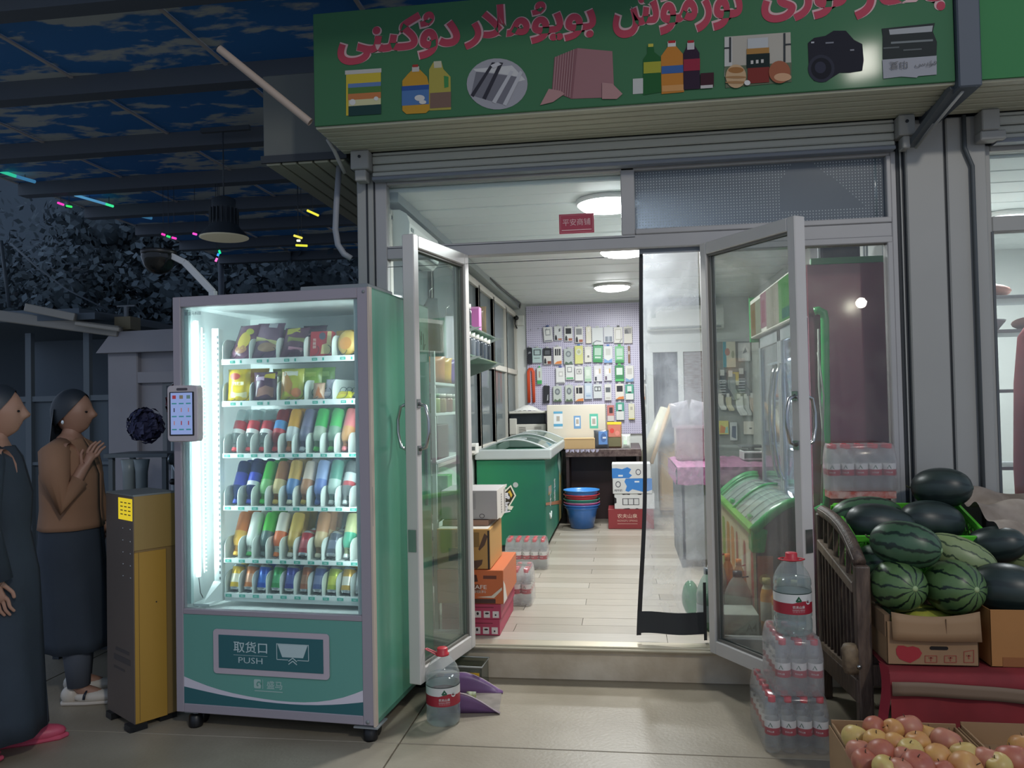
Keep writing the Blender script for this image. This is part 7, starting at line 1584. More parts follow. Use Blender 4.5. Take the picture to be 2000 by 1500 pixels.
MB().box(cx0, cx1, cy0, cy1, cz0, cz0 + .008).build('crate_floor', m_gc, cr_)
tag(MB().box(.98, 1.28, 4.035, 4.15, .957, .990).build('red_print_tray', M('tray_redwhite', '#c9a59c', .6, hex2='#b8584c', vscale=30)), 'flat red and white packet under the pack above the crate', 'packet')
bpy.data.objects['red_print_tray'].name = 'flat_packet'

def melon_mat(name, base, dark, n_=11, width=.25, jag=.5, var='#000000', pale=None):
    if name in MATS: return MATS[name]
    m, nt, out = newmat(name); b = N(nt, 'ShaderNodeBsdfPrincipled'); nt.links.new(b.outputs[0], out.inputs[0]); b.inputs['Roughness'].default_value = .38
    tc = nt.nodes.new('ShaderNodeTexCoord'); sp = nt.nodes.new('ShaderNodeSeparateXYZ'); nt.links.new(tc.outputs['Object'], sp.inputs[0])
    at2 = math_(nt, 'ARCTAN2', sp.outputs[1], sp.outputs[2])
    nz = noise(nt, 26, 3); nb = noise(nt, 7, 2)
    ph = math_(nt, 'ADD', math_(nt, 'MULTIPLY', at2, n_ / (2 * PI)), math_(nt, 'MULTIPLY', math_(nt, 'SUBTRACT', nz, .5), jag))
    d = math_(nt, 'ABSOLUTE', math_(nt, 'SUBTRACT', math_(nt, 'FRACT', math_(nt, 'ADD', ph, 20.0)), .5))
    f = ramp(nt, math_(nt, 'ADD', d, math_(nt, 'MULTIPLY', math_(nt, 'SUBTRACT', nb, .5), .18)), width * .55, width, (1, 1, 1, 1), (0, 0, 0, 1))
    bc = mixc(nt, ramp(nt, noise(nt, 12, 4), .35, .7), lin(base), lin(pale or base))
    nt.links.new(mixc(nt, f, bc, lin(dark)), b.inputs['Base Color']); MATS[name] = m; return m
MM = {'striped': lambda: melon_mat('melon_striped', '#4a663c', '#14241b', 11, .15, .85, pale='#5e7a4a'),
      'deep': lambda: melon_mat('melon_deep', '#3a5a40', '#16291f', 10, .2, .8, pale='#476549'),
      'dark': lambda: melon_mat('melon_dark', '#26322f', '#1b2624', 8, .2, .3, pale='#2e3b38'),
      'pale': lambda: melon_mat('melon_pale', '#8e9a6c', '#3c4a30', 10, .12, .9, pale='#7c8c5c'),
      'yellow': lambda: melon_mat('melon_yellow', '#b8b448', '#3f4a24', 8, .2, .4, pale='#7f9446')}
def melon(lab, kind, c, L, D, axis, name='watermelon', tap=0):
    ax = Vector(axis).normalized()
    t = thing(name, lab, 'watermelon', c, 0, 'watermelons on the stall')
    q = ax.to_track_quat('X', 'Z'); t.rotation_mode = 'QUATERNION'; t.rotation_quaternion = q
    vs = []; nu, nv = 28, 18
    mb = MB()
    def fn(u, v):
        th = PI * v; x = -L / 2 * math.cos(th); r_ = D / 2 * math.sin(th) ** .86 if 0 < v < 1 else 0
        r_ *= 1 + tap * x / L
        return (x, r_ * math.cos(2 * PI * u), r_ * math.sin(2 * PI * u))
    mb.grid(fn, nu, nv).build('rind', MM[kind](), t, world=False)
    MB().lathe([(0, .004), (.007, .004), (.012, .0), (.012, -.006)], 0, 12, T(L / 2 - .001, 0, 0) @ RY(PI / 2)).build('scar', M('melon_scar_' + kind, {'striped': '#9aae7c', 'deep': '#7f9a6c', 'dark': '#3a4a44', 'pale': '#b8bd90', 'yellow': '#b8b070'}[kind], .5), t, world=False)
    MB().tube([(-L / 2 + .004, 0, 0), (-L / 2 - .012, .002, .004), (-L / 2 - .022, .008, .01)], [.005, .004, .003], 0, 6).build('stem', M('melon_stem', '#5a5a3a', .7), t, world=False)
    return t
melon('deep green melon lying across at the back left corner of the crate', 'deep', (1.115, 3.93, .885), .33, .19, (1, .1, .0))
melon('near-black melon at the left front of the green crate', 'dark', (1.135, 3.80, .868), .30, .185, (1, -.15, -.05), tap=-.35)
melon('near-black oval melon in the middle of the green crate', 'dark', (1.36, 3.83, .878), .28, .19, (1, .1, -.12))
melon('near-black melon topping the pile at the crate\'s far corner', 'dark', (1.443, 3.93, 1.018), .255, .185, (.9, -.5, .05))
melon('deep green melon on top of the two striped ones, its end showing dark rays', 'deep', (1.128, 3.47, .838), .27, .19, (.85, -.5, -.10))
melon('round striped melon facing out, on the left in the peach carton', 'striped', (1.09, 3.45, .676), .23, .208, (.25, -.95, .10))
melon('round striped melon facing out, on the right in the peach carton', 'striped', (1.302, 3.45, .672), .24, .218, (.35, -.9, .12))
melon('pale green melon with broken dark stripes behind the right striped one', 'pale', (1.385, 3.60, .765), .29, .165, (.8, -.35, -.35))
melon('yellow-bellied melon deep in the peach carton', 'yellow', (1.20, 3.50, .500), .27, .17, (1, .05, 0))
melon('dark melon lying over the orange-edged carton', 'dark', (1.505, 3.47, .662), .28, .205, (.9, -.4, 0))
melon('dark melon with a dimple behind the big dark one', 'dark', (1.56, 3.68, .80), .24, .16, (.7, -.5, .2))
melon('deep green melon half hidden between bed end and striped pile', 'deep', (1.045, 3.60, .735), .22, .16, (.3, -.6, .2))
melon('pale yellow-green melon at the edge of view behind the dark ones', 'pale', (1.69, 3.72, .74), .22, .15, (.8, -.4, .1))
for i, (x, y) in enumerate(((1.09, 3.45), (1.302, 3.45))): pass
melon('deep green melon under the pile, seen through the bed slats', 'deep', (1.10, 3.66, .475), .26, .165, (.2, .9, 0))
# crumpled sheet behind the crate
tag(MB().grid(lambda u, v: (1.56 + .62 * u, 4.10 - .50 * v, .985 - .06 * u - .14 * v ** 1.5 + .022 * math.sin(v * 16 + u * 5) + .014 * math.sin(u * 13 - v * 7)), 24, 24).build('canvas_sheet', M('canvas', '#a89a8c', .8, hex2='#7d6e60', vscale=7)), 'crumpled dirty pale sheet covering goods beside the green crate', 'sheet')
tag(MB().box(1.60, 2.1, 3.78, 4.08, .39, .80).build('covered_box', M('cardboard3'), bevel=.004), 'brown box under the crumpled pale sheet', 'carton')

# ---- boxes of apples and peaches in front
fb1 = thing('fruit_box', 'open cardboard box heaped with apples and peaches', 'box', (.93, 2.80, 0))
def fbox(t, x0, x1, y0, y1, h_):
    th = .006
    MB().box(x0, x1, y0, y0 + th, 0, h_).build('front_side', m_card, t); MB().box(x0, x1, y1 - th, y1, 0, h_ + .01).build('back_side', m_card, t)
    MB().box(x0, x0 + th, y0, y1, 0, h_).box(x0 - .008, x0 - .004, y0, y1, .02, h_ - .01).build('end_side', m_card, t); MB().box(x1 - th, x1, y0, y1, 0, h_).build('end_side', m_card, t)
    MB().box(x0, x1, y0, y1, .215, .222).build('raised_floor', m_card, t)
fbox(fb1, .715, 1.135, 2.50, 3.035, .275)
fb2 = thing('fruit_box', 'second open cardboard box of apples, cut by the picture edge', 'box', (1.36, 2.85, 0))
fbox(fb2, 1.15, 1.60, 2.50, 3.03, .285)
def fruit_mat(i, a, b_, c):
    nm = 'fruit_skin_%d' % i
    if nm in MATS: return MATS[nm]
    m, nt, out = newmat(nm); b = N(nt, 'ShaderNodeBsdfPrincipled'); nt.links.new(b.outputs[0], out.inputs[0]); b.inputs['Roughness'].default_value = .42
    f = ramp(nt, noise(nt, 9, 3, dist=.4), .32, .66); f2 = ramp(nt, noise(nt, 16, 4, dist=.8), .5, .75)
    nt.links.new(mixc(nt, f2, mixc(nt, f, lin(a), lin(b_)), lin(c)), b.inputs['Base Color']); MATS[nm] = m; return m
FM = [fruit_mat(0, '#c99a55', '#b4704c', '#bb844a'), fruit_mat(1, '#b06a50', '#984a40', '#b97c54'), fruit_mat(2, '#c0904f', '#c29c5c', '#a8644a'), fruit_mat(3, '#b97c62', '#a5604f', '#c08c62'), fruit_mat(4, '#c4ae68', '#bd9858', '#b57c54')]
def fruit(px, py, d, mi, lab, kind='apple', tilt=(0, 0)):
    q = P(px, py, Z=.315 + (.02 if 1700 < px < 1800 else 0)); r_ = d / 2
    t = thing(kind, lab, 'fruit', (q.x, q.y, q.z - r_ * .3), 0, 'fruit in the open boxes'); t.rotation_euler = (tilt[0], tilt[1], random.uniform(0, 6))
    d *= 1.08; r_ = d / 2; pr = []
    for i in range(15):
        a = PI * i / 14; rr = r_ * (math.sin(a) ** .92 if 0 < i < 14 else 0); z = -r_ * .92 * math.cos(a)
        if i > 10: z -= r_ * .22 * ((i - 10) / 4) ** 2
        if i < 2: z += r_ * .10 * (2 - i) / 2
        pr.append((rr, z))
    mb = MB().lathe(pr, 0, 20)
    if kind == 'peach':
        mb.v = [(x * (1 - .10 * math.exp(-((math.atan2(y, x)) / .22) ** 2)), y, z) for x, y, z in mb.v]
    mb.build('flesh', FM[mi], t, world=False)
    MB().tube([(0, 0, r_ * .66), (.001, .001, r_ * .80), (.004, .002, r_ * .95)], .0016, 0, 5).build('stalk', M('stalk_brown', '#4a3826', .8), t, world=False)
    MB().lathe([(0, r_ * .705), (r_ * .10, r_ * .71), (r_ * .16, r_ * .74)], 0, 10, caps=False).build('dimple', M('dimple_dark', '#5a3c28', .8), t, world=False)
FR = [(1670, 1433, .082, 4, 'yellow-topped apple at the back left corner of the heaped box', .6), (1708, 1416, .075, 1, 'red and gold apple at the back edge near the bed post', 1.2), (1743, 1420, .07, 0, 'brownish gold apple half behind the big peach', .9),
      (1774, 1414, .088, 3, 'large creased peach standing at the back of the heap', .3), (1711, 1441, .075, 2, 'orange apple behind the red one, left of the middle', .1), (1748, 1447, .072, 0, 'golden apple with a dark spot in the middle of the heap', .8),
      (1792, 1444, .075, 0, 'round orange-gold apple right behind the pale one', .2), (1812, 1430, .068, 2, 'tan apple near the back right corner of the heap', .4), (1848, 1442, .095, 3, 'biggest peach with a deep cleft at the right end of the heap', .5),
      (1677, 1460, .075, 3, 'pinkish apple second along the left side', .1), (1721, 1464, .085, 1, 'dull red apple with a dark dimple, front left of the heap', 1.1), (1778, 1460, .075, 4, 'pale yellow-green apple in the centre front', .2),
      (1764, 1473, .06, 3, 'small pink apple tucked under the pale yellow-green one', .3), (1830, 1475, .092, 0, 'gold and crimson apple with its dimple facing out', 1.2), (1884, 1468, .085, 4, 'lemon yellow apple against the box divider', .3),
      (1690, 1480, .078, 1, 'red apple with stalk up at the left front', .1), (1730, 1493, .075, 4, 'cream yellow apple at the bottom edge left of centre', .4), (1758, 1497, .07, 3, 'pink apple at the bottom edge by the large one', .3),
      (1792, 1488, .092, 1, 'large rose red apple at the bottom edge', .3), (1886, 1493, .10, 0, 'large gold apple with dark crease at the bottom edge', .9), (1840, 1500, .07, 1, 'dark red apple low between two gold ones', .4),
      (1930, 1478, .085, 3, 'orange-pink apple first in the second box', .3), (1950, 1488, .075, 4, 'yellow apple tucked behind the first of the second box', .5), (1978, 1476, .10, 1, 'big brownish red apple in the second box', .4), (1999, 1452, .085, 0, 'orange apple at the far edge of the second box', .3)]
for px, py, d, mi, lab, tl in FR:
    fruit(px, py, d, mi, lab, 'peach' if 'peach' in lab else 'apple', (tl, random.uniform(-.3, .3)))
# a lower layer that shows between them
for i, (px, py) in enumerate(((1690, 1447), (1730, 1432), (1762, 1436), (1800, 1462), (1828, 1455), (1745, 1478), (1706, 1478), (1862, 1465), (1810, 1490))):
    q = P(px, py, Z=.265); r_ = .038
    t = thing('apple', 'shaded apple deeper in the heaped box, ' + ('under the yellow-topped one', 'under the red one by the bed post', 'under the big creased peach', 'between the two gold ones', 'under the biggest peach', 'below the pale centre one', 'under the dull red one', 'against the divider', 'below the gold and crimson one')[i], 'fruit', (q.x, q.y, q.z), 0, 'deeper apples of the heaped box')
    MB().lathe([(r_ * math.sin(PI * j / 10) if 0 < j < 10 else 0, -r_ * .92 * math.cos(PI * j / 10)) for j in range(11)], 0, 14).build('flesh', FM[(i * 2) % 5], t, world=False)

# ================================================================ STREET ON THE LEFT
# yellow payment pillar beside the vending machine
yp = thing('yellow_pillar', 'tall yellow and grey pillar cabinet left of the vending machine', 'cabinet', (-2.25, 3.62, 0))
m_yel = M('pillar_yellow', '#b98f3c', .45, var=.06, vscale=2); m_yel2 = M('pillar_tan', '#8e7448', .5); m_pg = M('pillar_side', '#6e6158', .5, var=.1, vscale=3)
YV = T(-2.217, 3.373, 0) @ RZ(R(56))         # corner nearest the street; x runs right along the front, y back along the left side
def YB(mb, nm, m_, parent=None, **k):
    mb.v = [tuple(YV @ Vector(a)) for a in mb.v]; return mb.build(nm, m_, parent or yp, **k)
YB(MB().box(0, .20, .002, .30, .03, 1.060), 'body', m_yel2, bevel=.004)
YB(MB().box(-.0, .145, -.003, .003, .03, .80), 'front_panel', m_yel, bevel=.001)
YB(MB().box(.0, .20, -.002, .004, .81, 1.058), 'top_panel', M('pillar_top', '#a0844c', .45), bevel=.001)
YB(MB().box(.018, .0195, -.004, .0, .04, .80), 'panel_seam', M('seam_brown', '#6a5430', .6))
YB(MB().box(-.004, .0, -.0, .30, .03, 1.055), 'side_panel', m_pg)
YB(MB().box(-.004, .20, -.002, .30, 1.056, 1.064), 'top_cover', M('pillar_cover', '#7f8584', .4))
YB(MB().box(-.03, .05, -.01, .05, 0, .03).box(.12, .2, .02, .08, 0, .03).box(-.02, .04, .22, .28, 0, .03).box(.14, .2, .22, .28, 0, .03), 'foot', M('black_plastic'))
YB(MB().box(.095, .10, -.005, -.002, .56, .566), 'screw', m_dark)
ylab = MB().box(-.0058, -.0042, .005, .155, .945, 1.045); YB(ylab, 'yellow_label', EM('label_glow', '#f2d838', .75))  # label glows on its own, brightness put into the material
yl = MB()
for r_ in range(4):
    for c_ in range(3): yl.box(-.0066, -.0058, .020 + c_ * .042, .046 + c_ * .042, .968 + r_ * .018, .973 + r_ * .018)
YB(yl, 'label_line', M('label_ink', '#a08a2a', .5))
for r_ in range(5):
    for c_ in range(2):
        YB(MB().tube([(-.0065, .03 + c_ * .08, .905 - r_ * .055), (-.002, .03 + c_ * .08, .905 - r_ * .055)], .0035, 0, 8), 'stud', M('stud_silver', '#c8ccd0', .2, metal=.7))
YB(MB().box(-.0055, -.0042, .05, .20, .33, .345).box(-.0055, -.0042, .04, .22, .285, .31).box(-.0055, -.0042, .10, .22, .245, .255), 'faded_print', M('faded_print', '#57504e', .6))

# ---- two people walking at the left edge
def skin_body(name, nodes, edges, mat, parent, sub=2):
    me = bpy.data.meshes.new(name); keys = list(nodes); ix = {k_: i for i, k_ in enumerate(keys)}
    me.from_pydata([nodes[k_][:3] for k_ in keys], [(ix[a], ix[b_]) for a, b_ in edges], [])
    o = bpy.data.objects.new(name, me); COL.objects.link(o); o.parent = parent
    md = o.modifiers.new('skin', 'SKIN'); md.use_smooth_shade = True
    for i, k_ in enumerate(keys):
        n_ = nodes[k_]; sv = me.skin_vertices[0].data[i]; sv.radius = (n_[3], n_[4] if len(n_) > 4 else n_[3]); sv.use_root = (k_ == 'pelvis')
    sb_ = o.modifiers.new('smooth', 'SUBSURF'); sb_.levels = sub; sb_.render_levels = sub
    me.materials.append(mat); return o
def person(lab, loc, rz, H, skin, pose):
    """figure facing +x in its own axes; H is the standing height"""
    t = thing('person', lab, 'person', loc, rz); k = H / 1.62
    n_ = {'pelvis': (0, 0, .86, .115, .14), 'waist': (.01, 0, 1.0, .10, .125), 'chest': (.0, 0, 1.18, .11, .15), 'collar': (-.01, 0, 1.32, .075, .10), 'neck': (.0, 0, 1.39, .048), 'nape': (.008, 0, 1.46, .045)}
    e = [('pelvis', 'waist'), ('waist', 'chest'), ('chest', 'collar'), ('collar', 'neck'), ('neck', 'nape')]
    for s_, nm in ((1, 'l'), (-1, 'r')):
        hx, kx, kz, fx, fz = pose['leg_' + nm]
        n_['hip' + nm] = (hx, s_ * .085, .80, .095); n_['knee' + nm] = (kx, s_ * .09, kz, .058); n_['calf' + nm] = (kx * .6 + fx * .4 - .02, s_ * .09, kz * .62 + fz * .38, .055); n_['ankle' + nm] = (fx, s_ * .09, fz, .036); n_['toe' + nm] = (fx + .15, s_ * .095, max(fz - .05, .022), .028)
        e += [('pelvis', 'hip' + nm), ('hip' + nm, 'knee' + nm), ('knee' + nm, 'calf' + nm), ('calf' + nm, 'ankle' + nm), ('ankle' + nm, 'toe' + nm)]
        ex, ey, ez, wx_, wy_, wz = pose['arm_' + nm]
        n_['sh' + nm] = (-.01, s_ * .165, 1.29, .058); n_['elb' + nm] = (ex, s_ * ey, ez, .042); n_['wr' + nm] = (wx_, s_ * wy_, wz, .027)
        d = Vector((wx_ - ex, s_ * (wy_ - ey), wz - ez)).normalized(); sd = d.cross(Vector((0, s_, 0))).normalized()
        p0 = Vector((wx_, s_ * wy_, wz)); pm = p0 + d * .06; n_['palm' + nm] = (*pm, .030, .018)
        e += [('collar', 'sh' + nm), ('sh' + nm, 'elb' + nm), ('elb' + nm, 'wr' + nm), ('wr' + nm, 'palm' + nm)]
        for f_, (off, ln) in enumerate(((-.028, .062), (-.010, .075), (.009, .070), (.026, .055))):
            b_ = pm + d * .028 + sd * off; m_ = b_ + d * ln * .55; q = m_ + d * ln * .4 + Vector((.012, -s_ * .010, 0))
            for j, pt in enumerate((b_, m_, q)): n_['f%d%d%s' % (f_, j, nm)] = (*pt, .0088 - .0012 * j)
            e += [('palm' + nm, 'f%d0%s' % (f_, nm)), ('f%d0%s' % (f_, nm), 'f%d1%s' % (f_, nm)), ('f%d1%s' % (f_, nm), 'f%d2%s' % (f_, nm))]
        tb = p0 + d * .03 + sd * -.030; tq = tb + d * .035 + sd * -.022; tr_ = tq + d * .028
        for j, pt in enumerate((tb, tq, tr_)): n_['th%d%s' % (j, nm)] = (*pt, .0098 - .001 * j)
        e += [('wr' + nm, 'th0' + nm), ('th0' + nm, 'th1' + nm), ('th1' + nm, 'th2' + nm)]
    n_ = {a: tuple(x * k for x in b_) for a, b_ in n_.items()}
    raw = skin_body('body_raw', n_, e, skin, t); bpy.context.view_layer.update()
    me = bpy.data.meshes.new_from_object(raw.evaluated_get(bpy.context.evaluated_depsgraph_get())); bpy.data.objects.remove(raw)
    bd_ = MB(); bd_.add([tuple(v.co) for v in me.vertices], [tuple(p.vertices) for p in me.polygons], 0, True); bpy.data.meshes.remove(me)
    def face(u, v):
        az = 2 * PI * u - PI; th = PI * v; z = .118 * math.cos(th); sn = math.sin(th); lo = max(0, -z / .118)
        g = lambda a, b_: math.exp(-(a / b_) ** 2)
        rx, ry = .096 * (1 - .10 * lo), .077 * (1 - .34 * lo)
        d = .026 * g(az, .15) * g(z + .016, .017) + .010 * g(az, .12) * g(z - .008, .022) + .010 * g(az, .4) * g(z + .082, .02) + .005 * g(az, .35) * g(z + .050, .010) - .008 * (g(az - .42, .2) + g(az + .42, .2)) * g(z - .002, .016) + .016 * (g(az - 1.75, .12) + g(az + 1.75, .12)) * g(z + .008, .028)
        return (k * (.014 + (rx + d) * sn * math.cos(az)), k * (ry + d) * sn * math.sin(az), k * (1.508 + z))
    bd_.grid(face, 48, 36); bd_.build('body', skin, t, world=False)
    for s_ in (1, -1):
        MB().ell((.092 * k, s_ * .033 * k, 1.512 * k), (.014, .022, .011)).build('eye', M('eye_dark', '#15161a', .2), t, world=False)
    MB().tube([(.090 * k, -.020 * k, 1.457 * k), (.098 * k, 0, 1.456 * k), (.090 * k, .020 * k, 1.457 * k)], .0040, 0, 6).build('mouth', M('lip', '#8a4a4a', .4), t, world=False)
    return t, k
def gown(t, k, nm, secs, mat, nu=28):
    """garment as rings (z, x, y, half width along x, half width along y, fold depth)"""
    def fn(u, v):
        f = v * (len(secs) - 1); i = min(int(f), len(secs) - 2); w_ = f - i
        z, cx, cy, a, b_, fd = [p + (q - p) * w_ for p, q in zip(secs[i], secs[i + 1])]
        g = 2 * PI * u; r_ = 1 + fd * math.sin(g * 7 + z * 3)
        return ((cx + a * r_ * math.cos(g)) * k, (cy + b_ * r_ * math.sin(g)) * k, z * k)
    o = MB().grid(fn, nu, (len(secs) - 1) * 4).build(nm, mat, t, world=False); md = o.modifiers.new('t', 'SOLIDIFY'); md.thickness = .006; return o
def sleeve(t, k, pts, rr, mat, nm='sleeve'): return MB().tube([tuple(a * k for a in p) for p in pts], [r_ * k for r_ in rr], 0, 12).build(nm, mat, t, world=False)
def hairdo(t, k, mat, long_, top_=1.0):
    def cap(u, v):
        az = 2 * PI * u; c = math.cos(az); th = v * R(100 - 58 * c if c > 0 else 100 - 38 * c)
        return (k * (.006 + .108 * math.sin(th) * c), k * .090 * math.sin(th) * math.sin(az), k * (1.512 + .126 * math.cos(th)))
    mb = MB().grid(cap, 24, 10)
    if long_: mb.grid(lambda u, v: (k * (-.05 - .035 * math.sin(u * PI) - .02 * v), k * (-.085 + .17 * u) * (1 + .15 * v), k * (1.53 - long_ * v)), 10, 8)
    return mb.build('hair', mat, t, world=False)
m_blk = M('cloth_black', '#333d48', .85, var=.2, vscale=5); m_hair = M('hair_black', '#262d35', .5); m_skin = M('skin', '#a8806c', .5)
q1 = Vector((-2.66, 3.08, 0))
p1, k1 = person('woman in a long black dress and pink shoes at the left edge', q1, .55, 1.56, m_skin, {'leg_l': (.0, .05, .46, .08, .075), 'leg_r': (.0, -.02, .46, -.14, .085), 'arm_l': (.0, .22, 1.04, .05, .22, .82), 'arm_r': (-.02, .22, 1.04, .03, .21, .80)})
gown(p1, k1, 'dress', [(1.36, 0, 0, .075, .085, 0), (1.31, -.01, 0, .115, .185, 0), (1.15, 0, 0, .145, .185, .01), (.98, 0, 0, .135, .165, .02), (.80, 0, 0, .165, .20, .03), (.45, 0, 0, .175, .21, .05), (.10, 0, 0, .19, .215, .06)], m_blk)
for s_ in (1, -1): sleeve(p1, k1, [(-.01, s_ * .08, 1.325), (-.01, s_ * .165, 1.295), (-.01, s_ * .205, 1.20), (-.01, s_ * .222, 1.04), (.04, s_ * .215, .80)], [.060, .074, .072, .062, .058], m_blk)
hairdo(p1, k1, m_hair, .34)
m_pink = M('shoe_pink', '#d0566e', .45)
for s_, x_, z_ in ((1, .08, .0), (-1, -.14, .01)):
    MB().prism([(-.09, -.035), (.05, -.045), (.15, -.035), (.185, 0), (.15, .035), (.05, .045), (-.09, .035), (-.105, 0)], z_, z_ + .022, 0, T(x_, s_ * .09, 0)).build('shoe_sole', m_pink, p1, world=False, bevel=.008)
    MB().ell((x_ + .07, s_ * .09, z_ + .035), (.20, .088, .07), 0, 16, 8).ell((x_ - .055, s_ * .09, z_ + .04), (.09, .075, .08), 0, 12, 8).build('shoe', m_pink, p1, world=False)
q2 = Vector((-2.80, 3.74, 0))
p2, k2 = person('woman in a tan top, long dark skirt and white loafers behind the black dress', q2, .22, 1.55, m_skin, {'leg_l': (.0, .02, .46, .0, .075), 'leg_r': (.0, .04, .46, .07, .075), 'arm_l': (.02, .22, 1.04, .10, .20, .86), 'arm_r': (.05, .21, 1.05, .12, .13, 1.22)})
m_tan = M('top_tan', '#a07a60', .85, var=.12, vscale=6); m_skt = M('skirt_dark', '#38424f', .85, var=.15, vscale=5)
gown(p2, k2, 'top', [(1.375, .0, 0, .062, .07, 0), (1.32, -.01, 0, .105, .18, 0), (1.18, 0, 0, .145, .19, .01), (1.0, 0, 0, .145, .175, .02), (.90, 0, 0, .155, .185, .02)], m_tan)
gown(p2, k2, 'skirt', [(1.0, 0, 0, .14, .17, .0), (.80, .0, 0, .155, .18, .02), (.50, .02, 0, .16, .18, .05), (.27, .03, 0, .165, .18, .06)], m_skt)
for s_ in (1, -1):
    pp_ = [(-.01, .08, 1.325), (-.01, .165, 1.295), (.0, .20, 1.20), (.02, .215, 1.04), (.09, .205, .90)] if s_ > 0 else [(-.01, -.08, 1.325), (-.01, -.165, 1.295), (.01, -.20, 1.18), (.05, -.212, 1.05), (.10, -.15, 1.16)]
    sleeve(p2, k2, pp_, [.060, .076, .072, .062, .050], m_tan)
    x_ = .0 if s_ > 0 else .07
    sleeve(p2, k2, [(x_ * .7, s_ * .09, .45), (x_ * .9, s_ * .09, .25), (x_, s_ * .09, .09)], [.075, .068, .055], M('trouser_grey', '#59606c', .8), 'trouser_leg')
    MB().prism([(-.075, -.032), (.04, -.042), (.15, -.034), (.185, 0), (.15, .034), (.04, .042), (-.075, .032), (-.09, 0)], .0, .016, 0, T(x_, s_ * .09, 0)).build('shoe_sole', M('sole_pale', '#cfc6ba', .5), p2, world=False, bevel=.005)
    MB().ell((x_ + .075, s_ * .09, .034), (.215, .084, .062), 0, 18, 8).ell((x_ - .045, s_ * .09, .045), (.085, .072, .085), 0, 12, 8).build('shoe', M('loafer_white', '#d6cec2', .4), p2, world=False)
    MB().tube([(x_ + .045 + .006 * math.cos(a), s_ * .09 + .043 * math.cos(a), .03 + .037 * math.sin(a)) for a in (0, .5, 1.0, 1.57, 2.1, 2.6, PI)], .011, 0, 6, flat=.5).build('shoe_strap', M('strap_black', '#1c2430', .4), p2, world=False)
hairdo(p2, k2, m_hair, .22)
MB().ell((.0, -.096 * k2, 1.46 * k2), (.014, .008, .022)).build('earring', M('earring', '#e6ecee', .1, metal=.6), p2, world=False)

# ---- market booth and clutter behind
m_bth = M('booth_wall', '#a6a6ae', .6, var=.08, vscale=2); m_bdk = M('booth_dark', '#5a6772', .6)
bt = thing('market_booth', 'pale market booth with a roof lip and dark windows behind the pillar', 'booth', (-5.0, 7.2, 0))
MB().box(-4.72, -4.42, 6.8, 7.1, 0, 2.02).build('corner_pillar', m_bth, bt, bevel=.01)
MB().box(-4.42, -3.3, 6.86, 7.0, 0, 2.02).build('wall', m_bth, bt)
MB().box(-4.20, -3.4, 6.84, 6.87, .9, 1.72).build('window_frame', M('booth_frame', '#7f868c', .5), bt)
MB().box(-4.15, -3.45, 6.825, 6.845, .95, 1.67).build('pane', M('booth_pane', '#303a44', .15), bt)
MB().box(-4.42, -4.05, 6.80, 6.87, 1.70, 1.80).build('sill', m_bth, bt)
MB().prism([(-4.78, 1.98), (-4.62, 2.17), (-3.3, 2.19), (-3.3, 1.98)], -7.3, -6.72, 0, FRONT).build('roof_end', m_bth, bt)
MB().box(-6.9, -4.74, 6.9, 7.0, .0, 1.6).build('back_wall', m_bdk, bt)
MB().box(-6.9, -4.74, 6.86, 6.9, 1.55, 1.60).box(-6.9, -4.74, 6.86, 6.9, .95, .98).build('ledge', M('booth_ledge', '#66727c', .5), bt)
for x in (-6.4, -5.6, -5.0): MB().box(x, x + .06, 6.85, 6.9, .0, 2.2).build('mullion', M('booth_ledge'), bt)
ra, rb_ = P(0, 603, Y=6.5), P(235, 648, Y=6.75)
MB().bar(ra - Vector((.8, 0, -.06)), rb_, .10, .10).build('roof_lip', M('lip_pale', '#a8a49c', .5), bt, bevel=.008)
MB().bar(P(50, 600, Y=6.45), P(148, 620, Y=6.55), .05, .07).bar(P(148, 632, Y=6.55), P(235, 644, Y=6.65), .05, .035).build('light_tube', M('tube_off', '#b9b4aa', .4), bt, bevel=.006)
MB().box(-6.9, -4.7, 6.6, 8.6, 2.28, 2.34).build('roof_sheet', m_bdk, bt)
MB().box(-6.9, -3.3, 8.5, 8.6, 0, 2.3).build('far_wall', m_bdk, bt)
cb2 = thing('roof_box', 'small tan box with a thin aerial on the booth roof', 'box', (-4.58, 6.9, 2.2))
MB().box(-4.66, -4.50, 6.82, 6.98, 2.2, 2.32).build('box_body', M('roofbox_tan', '#8f8468', .6), cb2)
MB().box(-4.605, -4.575, 6.88, 6.91, 2.32, 2.42).box(-4.68, -4.50, 6.885, 6.905, 2.42, 2.434).build('aerial', M('booth_frame'), cb2)
